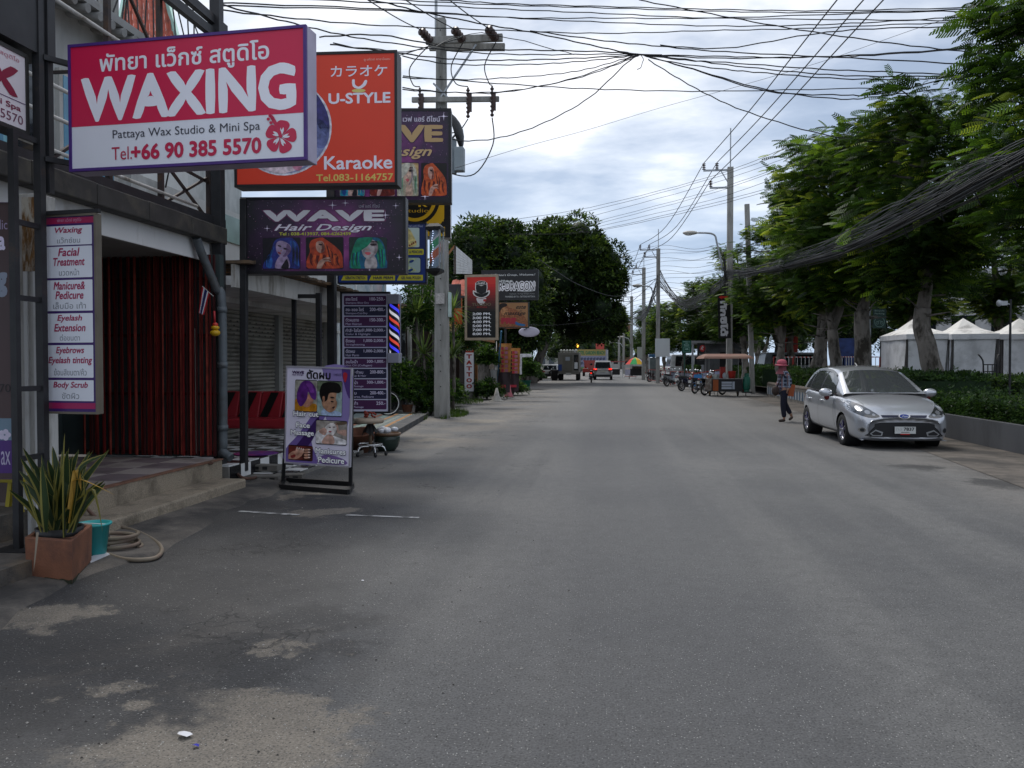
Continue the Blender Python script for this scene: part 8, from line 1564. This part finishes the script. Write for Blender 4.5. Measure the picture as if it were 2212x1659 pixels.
sp_ = thing('snake_plant', 'tall variegated snake plant with two drooping yellow leaves', 'plant', cc + Vector((0, 0, hh - .03))); SG = leafmat('snake_green', (.022, .040, .014), .12); SY = leafmat('snake_yellow', (.20, .18, .05), .2); SDR = leafmat('snake_dry', (.42, .26, .06), .3); rr = random.Random(4); rgt = Vector((math.cos(YAW), math.sin(YAW), 0)); fwd = Vector((-math.sin(YAW), math.cos(YAW), 0))
def blade(p0, mid, tip, w, dry=False, twist=0.):
    P = crom([p0, p0.lerp(mid, .55) + (mid - p0).cross(Vector((0, 0, 1))) * .02, mid, tip], 5); n = len(P); V = []; a0 = rr.uniform(0, 3.14)
    for i, p in enumerate(P):
        t = i / (n - 1); ww = w * (.55 + 1.0 * math.sin(math.pi * min(t * .62 + .12, 1))) * (1 - t ** 5); a = a0 + t * (.5 + twist); s_ = rgt * math.cos(a) * 1.0 + fwd * math.sin(a); d = (P[min(i + 1, n - 1)] - P[max(i - 1, 0)]); s_ = (s_ - d.normalized() * s_.dot(d.normalized())); s_ = s_.normalized() * max(ww, .001); up_ = d.cross(s_).normalized() * ww * .25
        V += [p - s_ + up_, p - s_ * .72, p, p + s_ * .72, p + s_ + up_]
    b = MB(); 
    for i in range(n - 1):
        for j in range(4): b.f.append((i * 5 + j, i * 5 + j + 1, i * 5 + 6 + j, i * 5 + 5 + j)); b.m.append(0 if j in (0, 3) else 1); b.s.append(True)
    b.v = [tuple(v) for v in V]; b.build('leaf', [SDR, SDR] if dry else [SY, SG], sp_)
for k in range(46):
    a = rr.uniform(0, 6.28); q_ = rr.uniform(0, .11); p0 = cc + Vector((math.cos(a) * q_, math.sin(a) * q_, hh)); ln = rr.uniform(.32, .62); sx_ = rr.gauss(0, .09) + math.cos(a) * .06; sy_ = rr.gauss(0, .08) + math.sin(a) * .05; mid = p0 + Vector((sx_ * .8, sy_ * .8, ln * .6)); tip = p0 + Vector((sx_ * 1.7, sy_ * 1.7, ln)); blade(p0, mid, tip, rr.uniform(.019, .032), False, rr.uniform(-.8, .8))
base_p = cc + Vector((0, 0, hh)); dd_ = 5.85
for pts, w, dry in ((((140, 1160), (138, 1010), (140, 935)), .024, False), (((90, 1150), (60, 1060), (52, 1042)), .024, False), (((150, 1150), (175, 1010), (232, 980)), .020, False), (((150, 1130), (165, 1035), (250, 1070)), .018, True), (((150, 1150), (200, 1060), (222, 1150)), .030, False), (((150, 1100), (166, 1015), (175, 1060)), .014, True), (((100, 1150), (98, 1080), (90, 1000)), .026, False), (((160, 1150), (185, 1075), (178, 1010)), .024, False)):
    blade(*[at(x, y, dd_) for x, y in pts], w, dry)
MB().add([at(78, 1150, 5.62), at(84, 1150, 5.62), at(76, 1215, 5.62), at(72, 1236, 5.62)], [(0, 1, 2, 3)]).build('dry_leaf', ink('8c8070'), sp_)
# bucket, hose, paper
c = gnd(203, 1206); b = MB(); b.lathe([(.085, 0), (.118, .27), (.135, .27), (.135, .285), (.112, .285), (.08, .02), (0, .02)], c, 24); g = thing('bucket', 'turquoise plastic bucket behind the planter box', 'bucket', c); b.build('pail', mat('turquoise_plastic', (.035, .36, .36), rough=.35, var=.06), g); MB().tube([c + Vector((.125 * math.cos(a * .2), .125 * math.sin(a * .2), .275 - .03 * math.sin(a * .2))) for a in range(0, 32)], .004, 5).build('handle', WHITE, g)
hs = MB(); hp = []
for i in range(70): t = i / 69 * 3.1 * 2 * math.pi; rx_ = .20 + .05 * math.sin(i * .13); hp.append(gnd(250, 1190) + Vector((rx_ * math.cos(t) - .02 * i / 20, .17 * math.sin(t) + .01 * i / 20, .03 + .035 * (i / 23))))
hp2 = crom([gnd(188, 1150) + Vector((-.1, .1, .25)), gnd(215, 1150) + Vector((0, 0, .12)), gnd(300, 1150, .03), gnd(347, 1180, .02), gnd(335, 1205, .02), gnd(270, 1208, .02), gnd(215, 1190, .02)], 8); hs.tube(hp, .016, 8); hs.tube(hp2, .017, 8); hs.build('garden_hose', mat('beige_hose', (.20, .165, .12), rough=.6, var=.2, dirt=(.16, .09, .07), dscale=2), label='beige garden hose coiled on the pavement beside the bucket', cat='hose')
MB().add([gnd(196, 1216, .03), gnd(240, 1197, .03), gnd(222, 1190, .05), gnd(190, 1205, .04)], [(0, 1, 2, 3)]).build('paper_sheet', ink('c0c0c4'), label='white sheet of card lying under the bucket', cat='paper')
# flag, garland
p = at(447, 655, 9.9); g = thing('thai_flag', 'small red white and blue striped flag hanging by the drain pipe', 'flag', p); FCs = ['a81c28', 'c8c8d0', '1c2458', '1c2458', 'c8c8d0', 'a81c28']; A_, B_, C2, D2 = at(437, 618, 9.9), at(453, 633, 9.9), at(439, 680, 9.9), at(429, 676, 9.9)
for k in range(6): MB().add([A_.lerp(B_, k / 6), A_.lerp(B_, (k + 1) / 6), D2.lerp(C2, (k + 1) / 6) + Vector((0, .02 * (k % 2), 0)), D2.lerp(C2, k / 6)], [(0, 1, 2, 3)]).build('stripe', ink(FCs[k]), g)
MB().bar(A_, at(461, 640, 9.9), .006).build('stick', WHITED, g)
p = at(465, 706, 9.85); g = thing('flower_garland', 'red and yellow flower garland hanging on the drain pipe', 'garland', p); MB().tube([at(463, 672, 9.85), at(464, 700, 9.85)], .012, 6).build('ribbon', ink('a82028'), g); MB().ell(at(465, 702, 9.85), (.035, .035, .03), 10, 6).build('blossom', ink('b82c1c'), g); MB().ell(at(465, 708, 9.85), (.05, .05, .03), 10, 6).build('blossom', ink('c89c18'), g); MB().ell(at(465, 719, 9.85), (.06, .06, .04), 10, 6).build('blossom', ink('c89c18'), g)
# sofa
so_ = thing('sofa', 'red vinyl sofa with slanting black stripes on the checkered floor', 'sofa', (-5.9, 13.0, .25)); RV = mat('red_vinyl', (.36, .025, .035), rough=.35, var=.12, scale=2); BV = mat('black_vinyl', (.012, .012, .012), rough=.35)
x1 = at(615, 927, 12.9).x; x0 = x1 - 1.9; zf = .25
MB().bb((x0, 12.6, zf + .26), (x1, 13.3, zf + .42)).build('seat', RV, so_, bevel=.045)
for k in range(5):
    xa = x0 + k * (x1 - x0) / 5; xb = xa + (x1 - x0) / 5 - .004; q = MB(); q.add([(xa, 13.12, zf + .40), (xb, 13.12, zf + .40), (xb, 13.28, zf + .84), (xa, 13.28, zf + .84), (xa, 13.3, zf + .40), (xb, 13.3, zf + .40), (xb, 13.42, zf + .84), (xa, 13.42, zf + .84)], [(0, 1, 2, 3), (3, 2, 6, 7), (1, 5, 6, 2), (0, 3, 7, 4)]); q.build('back_cushion', RV, so_, bevel=.025)
    q = MB(); w_ = .14; f_ = lambda u, v: (xa + u, 13.108 + v * .364 * .44, zf + .41 + v * .43); q.add([f_(.02, .0), f_(.02 + w_, 0), f_(.30, .96), f_(.30 - w_, .96)], [(0, 1, 2, 3)]); q.build('stripe', BV, so_)
for x in (x0 + .08, x1 - .02):
    q = MB(); q.tube(crom([(x, 13.2, zf + .55), (x, 12.75, zf + .56), (x, 12.62, zf + .45), (x, 12.6, zf + .03), (x, 12.8, zf + .02), (x, 13.3, zf + .02)], 3), .016, 6); q.build('arm_leg', CHROME, so_)
c = at(552, 966, 11.9); MB().lathe([(.0, .256), (.30, .256), (.32, .262), (.30, .268), (0, .268)], (c.x, c.y, 0), 28).build('floor_mat', [mat('purple_mat', (.10, .02, .16), rough=.9, var=.3, scale=9, dirt=(.35, .03, .12), dscale=2)], label='purple oval mat with pink edge on the checkered floor', cat='mat')
# bricks
BC_ = mat('block_grey', (.15, .14, .125), rough=.9, var=.2, bump=.4)
for k, (x, y, z, r_) in enumerate(((575, 1040, .04, 3), (578, 1030, .13, -4), (625, 1036, .04, 8))):
    c = gnd(x, y); g = thing('concrete_block', ('lower hollow concrete block by the platform corner', 'upper hollow concrete block by the platform corner', 'hollow concrete block behind the stand of the advert board')[k], 'block', c); q = MB(); q.box(c + Vector((0, 0, z)), (.38, .18, .08), rz=R(r_)); o = q.build('block', BC_, g, bevel=.004)
    for j in range(3): MB().box(c + Vector((-.12 + .12 * j, -.092, z)), (.07, .006, .04), rz=R(r_)).build('hole', BLACK, g)
MB().tube(crom([at(455, 1000, 10), gnd(495, 1003, .1), gnd(520, 1030, .12), gnd(545, 1033, .08), gnd(560, 1028, .05)], 5), .02, 6).build('cable_loop', mat('brown_cable', (.10, .05, .035), rough=.7), label='brown cable lying between the steps and the concrete blocks', cat='cable')
# stool with bowl, pots, bag
sp0 = gnd(800, 985); X_, Y_ = sp0.x, sp0.y; g = thing('swivel_stool', 'old swivel stool with chrome ring base and cream seat by the kerb', 'stool', sp0)
MB().lathe([(0, .555), (.21, .555), (.235, .585), (.235, .61), (.2, .64), (0, .64)], sp0, 24).build('seat', mat('cream_seat', (.42, .34, .26), rough=.6, var=.15, dirt=(.25, .18, .13)), g, bevel=.0); MB().lathe([(.03, .12), (.03, .35), (.02, .36), (.02, .56)], sp0, 10).build('stem', mat('rusty_stem', (.12, .08, .05), rough=.6, metal=.3, var=.3), g); MB().tube([sp0 + Vector((.20 * math.cos(a * .314), .20 * math.sin(a * .314), .20)) for a in range(20)], .013, 6, closed=True).build('foot_ring', CHROME, g)
for k in range(5): a = k * 1.2566 + .3; e_ = sp0 + Vector((.26 * math.cos(a), .26 * math.sin(a), .07)); q = MB(); q.tube(crom([sp0 + Vector((0, 0, .16)), sp0 + Vector((.2 * math.cos(a), .2 * math.sin(a), .16)), e_], 4), .014, 6); lg = q.build('leg', CHROME, g); MB().ell(e_ - Vector((0, 0, .035)), (.03, .03, .035), 8, 6).build('caster', BLACK, lg)
q = MB()
for k in range(10): a = k * .628; q.add([sp0 + Vector((.04 * math.cos(a), .04 * math.sin(a), .56)), sp0 + Vector((.04 * math.cos(a + .6), .04 * math.sin(a + .6), .56)), sp0 + Vector(((.12 + .03 * (k % 2)) * math.cos(a + .6), .13 * math.sin(a + .6), .40 - .04 * (k % 3))), sp0 + Vector((.13 * math.cos(a), .13 * math.sin(a), .41))], [(0, 1, 2, 3)])
q.build('torn_cover', BLACK, g)
q = MB(); rr = random.Random(2)
for k in range(26): q.ell(sp0 + Vector((rr.gauss(-.03, .05), rr.gauss(0, .04), .655 + rr.random() * .09)), (.022, .02, .018), 6, 4)
q.build('red_fruit', mat('red_fruit', (.28, .03, .015), rough=.5, var=.3), label='pile of small red fruit on the swivel stool', cat='fruit')
c = gnd(812, 978) + Vector((.10, .35, 0)); g = thing('glazed_pot', 'green glazed round pot with brown rim behind the swivel stool', 'pot', c); MB().lathe([(.14, 0), (.20, .08), (.235, .2), (.23, .28)], c, 24).build('pot_body', mat('green_glaze', (.025, .04, .032), rough=.25, var=.3), g); MB().lathe([(.235, .275), (.255, .30), (.25, .325), (.215, .325), (.2, .25), (0, .24)], c, 24).build('rim', mat('brown_glaze', (.16, .09, .05), rough=.3), g)
q = MB(); rr = random.Random(6)
for k in range(14): q.ell(c + Vector((rr.gauss(0, .08), rr.gauss(0, .07), .34 + rr.random() * .05)), (.075, .06, .045), 7, 5)
q.build('plastic_bag', mat('bag_white2', (.62, .63, .67), rough=.35, var=.1), label='crumpled white plastic bag filling the glazed pot', cat='bag')
c = gnd(768, 982) + Vector((-.02, .4, 0)); MB().lathe([(.16, 0), (.27, .36), (.29, .36), (.29, .38), (.25, .38), (.15, .03), (0, .03)], c, 24, M=Matrix.Rotation(R(12), 3, 'X')).build('clay_tub', CLAY, label='ribbed brown clay tub half hidden by the advert board', cat='pot')
for k in range(3): c = gnd(748 + 26 * k, 918 - 3 * k, .12); q = MB(); q.lathe([(0, 0), (.16, .0), (.19, .06), (.16, .13), (0, .14)], c + Vector((0, 0, .0)), 12); q.build('stone', mat('stone_grey', (.15, .14, .12), rough=.9, var=.3), label=('mossy round stone at the left on the tiled pavement', 'middle round stone on the tiled pavement under the price list', 'right round stone on the tiled pavement')[k], cat='stone')
c = (*gnd(862, 893).xy, .11); MB().lathe([(.21, 0), (.19, .04), (.12, .17), (.11, .24), (.15, .37), (.20, .42), (.20, .46), (0, .46)], c, 20).build('concrete_stool', mat('concrete_white', (.42, .37, .34), rough=.85, var=.12, dirt=(.26, .23, .2)), label='hourglass shaped pale concrete stool beside the bicycle', cat='stool')
c = Vector((*at(838, 800, 23).xy, .12)); g = thing('bicycle', 'bicycle behind the price list with only its front wheel showing', 'bicycle', c); q = MB()
q.tube([c + Vector((math.cos(a * .224) * .31, .1 * math.cos(a * .224), .335 + math.sin(a * .224) * .335)) for a in range(28)], .022, 6, closed=True); w_ = q.build('wheel', RUB, g); q = MB(); q.tube([c + Vector((math.cos(a * .224) * .28, .09 * math.cos(a * .224), .335 + math.sin(a * .224) * .30)) for a in range(28)], .012, 5, closed=True); q.build('rim', WHITE, w_); q = MB(); q.bar(c + Vector((0, 0, .33)), c + Vector((-.2, -.1, .95)), .03); q.bar(c + Vector((-.2, -.1, .8)), c + Vector((-.9, -.3, .8)), .03); q.bar(c + Vector((-.2, -.1, .75)), c + Vector((-.7, -.2, .3)), .03); q.build('bike_frame', mat('blue_frame', (.02, .04, .1)), g); q = MB(); q.tube([c + Vector((-1.05 + math.cos(a * .224) * .31, -.35 + .1 * math.cos(a * .224), .335 + math.sin(a * .224) * .335)) for a in range(28)], .022, 6, closed=True); q.build('wheel', RUB, g)
p = gnd(886, 884); MB().tube([(p.x, p.y, 0), (p.x - .02, p.y, 3.4)], .075, 10).build('white_post', WHITED, label='stained round white post among the bushes', cat='post'); q = at(884, 700, 28.5); MB().bar((q.x, q.y, 3.0), (q.x, q.y, 5.2), .1).build('dark_post', STEEL, label='dark square post above the round white post', cat='post')
for px, py, d, w_, h_, c_, nm, lb in ((989, 668, 33, .35, 1.2, 'a85020', 'wooden_panel', 'orange wooden panel beside the top hat sign'), (976, 640, 31, .7, .9, '34343a', 'grey_board', 'slanting grey board under the tattoo bar eave'), (1127, 768, 46, 1.1, .18, 'd0d0d4', 'small_awning', 'small white awning beyond the fabric banners'), (1117, 778, 43, .3, .35, 'a82020', 'round_sign', 'small red sign beyond the fabric banners'), (1047, 758, 39, .5, .5, '383c60', 'menu_board', 'dark blue menu board in the tattoo bar front'), (1062, 775, 40, .25, 1.0, '8c8478', 'door_panel', 'pale door panel in the tattoo bar front'), (1030, 755, 38, .3, .8, '6c2418', 'menu_board', 'dark red board right of the TATTOO board'), (948, 655, 28, .5, .6, 'b8b4a8', 'menu_board', 'pale notice board just right of the big pole'), (1125, 790, 47, .12, 1.0, 'c8c8cc', 'door_post', 'white doorpost beyond the fabric banners')):
    p = at(px, py, d); MB().box(p, (w_, .06, h_)).build(nm, mat('clutter_' + c_, c_, var=.3, scale=6, rough=.6), bevel=.01, label=lb, cat='board')
# cones, bins, litter
def cone(px, h, r, col, label):
    p = gnd(*px); g = thing('traffic_cone', label, 'traffic cone', p); m = mat('cone_' + col, col, rough=.6, var=.12, dirt=(.2, .18, .17), dscale=5); MB().lathe([(r, 0), (r * .95, .03), (r * .5, h * .4), (r * .16, h), (0, h)], p, 18).build('cone_body', m, g); MB().box(p + Vector((0, 0, .012)), (r * 2.3, r * 2.3, .024)).build('base', m if col != 'c07078' else BLACK, g)
cone((1073, 867), .55, .24, 'b0aca4', 'whitish cone holding the blue pole'); cone((1099, 858), .78, .22, 'c07078', 'faded pink cone on a black base')
for k, (px, y) in enumerate(((1145, 826), (1158, 824), (1198, 822), (1165, 822))): p = gnd(px, y); MB().lathe([(.28, 0), (.33, .95), (.36, .97), (.30, 1.0), (0, 1.0)], p, 14).build('waste_bin', BLACK, label=('black bin first beyond the green pot', 'second black bin beyond the green pot', 'single black bin beside the truck', 'third black bin under the ficus tree')[k], cat='bin')
wt_ = mat('litter_white', (.6, .6, .62), rough=.6)
for k, (px, y, s_, m, lb) in enumerate(((398, 1588, .03, wt_, 'crumpled white and orange wrapper on the near asphalt'), (424, 1611, .016, ink('2c2ca0'), 'small blue plastic scrap near the bottom edge'), (783, 1254, .01, wt_, 'tiny white scrap on the near asphalt'), (722, 912, .05, wt_, 'white crumpled paper by the dark kerb'), (1205 * 0 + 813, 912, .07, wt_, 'white litter bag beside the kerb end'), (743, 932, .05, mat('litter_brown', (.2, .1, .05)), 'brown wrapper by the dark kerb'), (610, 1040, .03, wt_, 'white scrap beside the concrete blocks'))):
    c = gnd(px, y, .008); q = MB(); rr = random.Random(k); n = 7; V = [c + Vector((s_ * rr.uniform(.5, 1) * math.cos(i * 6.28 / n) * 1.4, s_ * rr.uniform(.5, 1) * math.sin(i * 6.28 / n), rr.uniform(0, s_ * .5))) for i in range(n)] + [c + Vector((0, 0, s_ * .6))]; q.add(V, [(i, (i + 1) % n, n) for i in range(n)]); q.build('litter', m, label=lb, cat='litter')
pb = MB(); rr = random.Random(12)
for k in range(900):
    px, py = rr.uniform(0, 1250), 860 + 780 * rr.random() ** 1.6; c = gnd(px, py, .0)
    if c.x < -4.0 and c.y < 10: continue
    s_ = rr.uniform(.003, .009); a = rr.uniform(0, 6); pb.add([c + Vector((s_ * math.cos(a + i * 2.09), s_ * math.sin(a + i * 2.09), .001)) for i in range(3)] + [c + Vector((0, 0, s_ * .9))], [(0, 1, 3), (1, 2, 3), (2, 0, 3)], rr.choice((0, 0, 1)))
pb.build('gravel', [mat('grit_pale', (.32, .30, .27), rough=.9), mat('grit_dark', (.05, .045, .04), rough=.9)], kind='stuff')
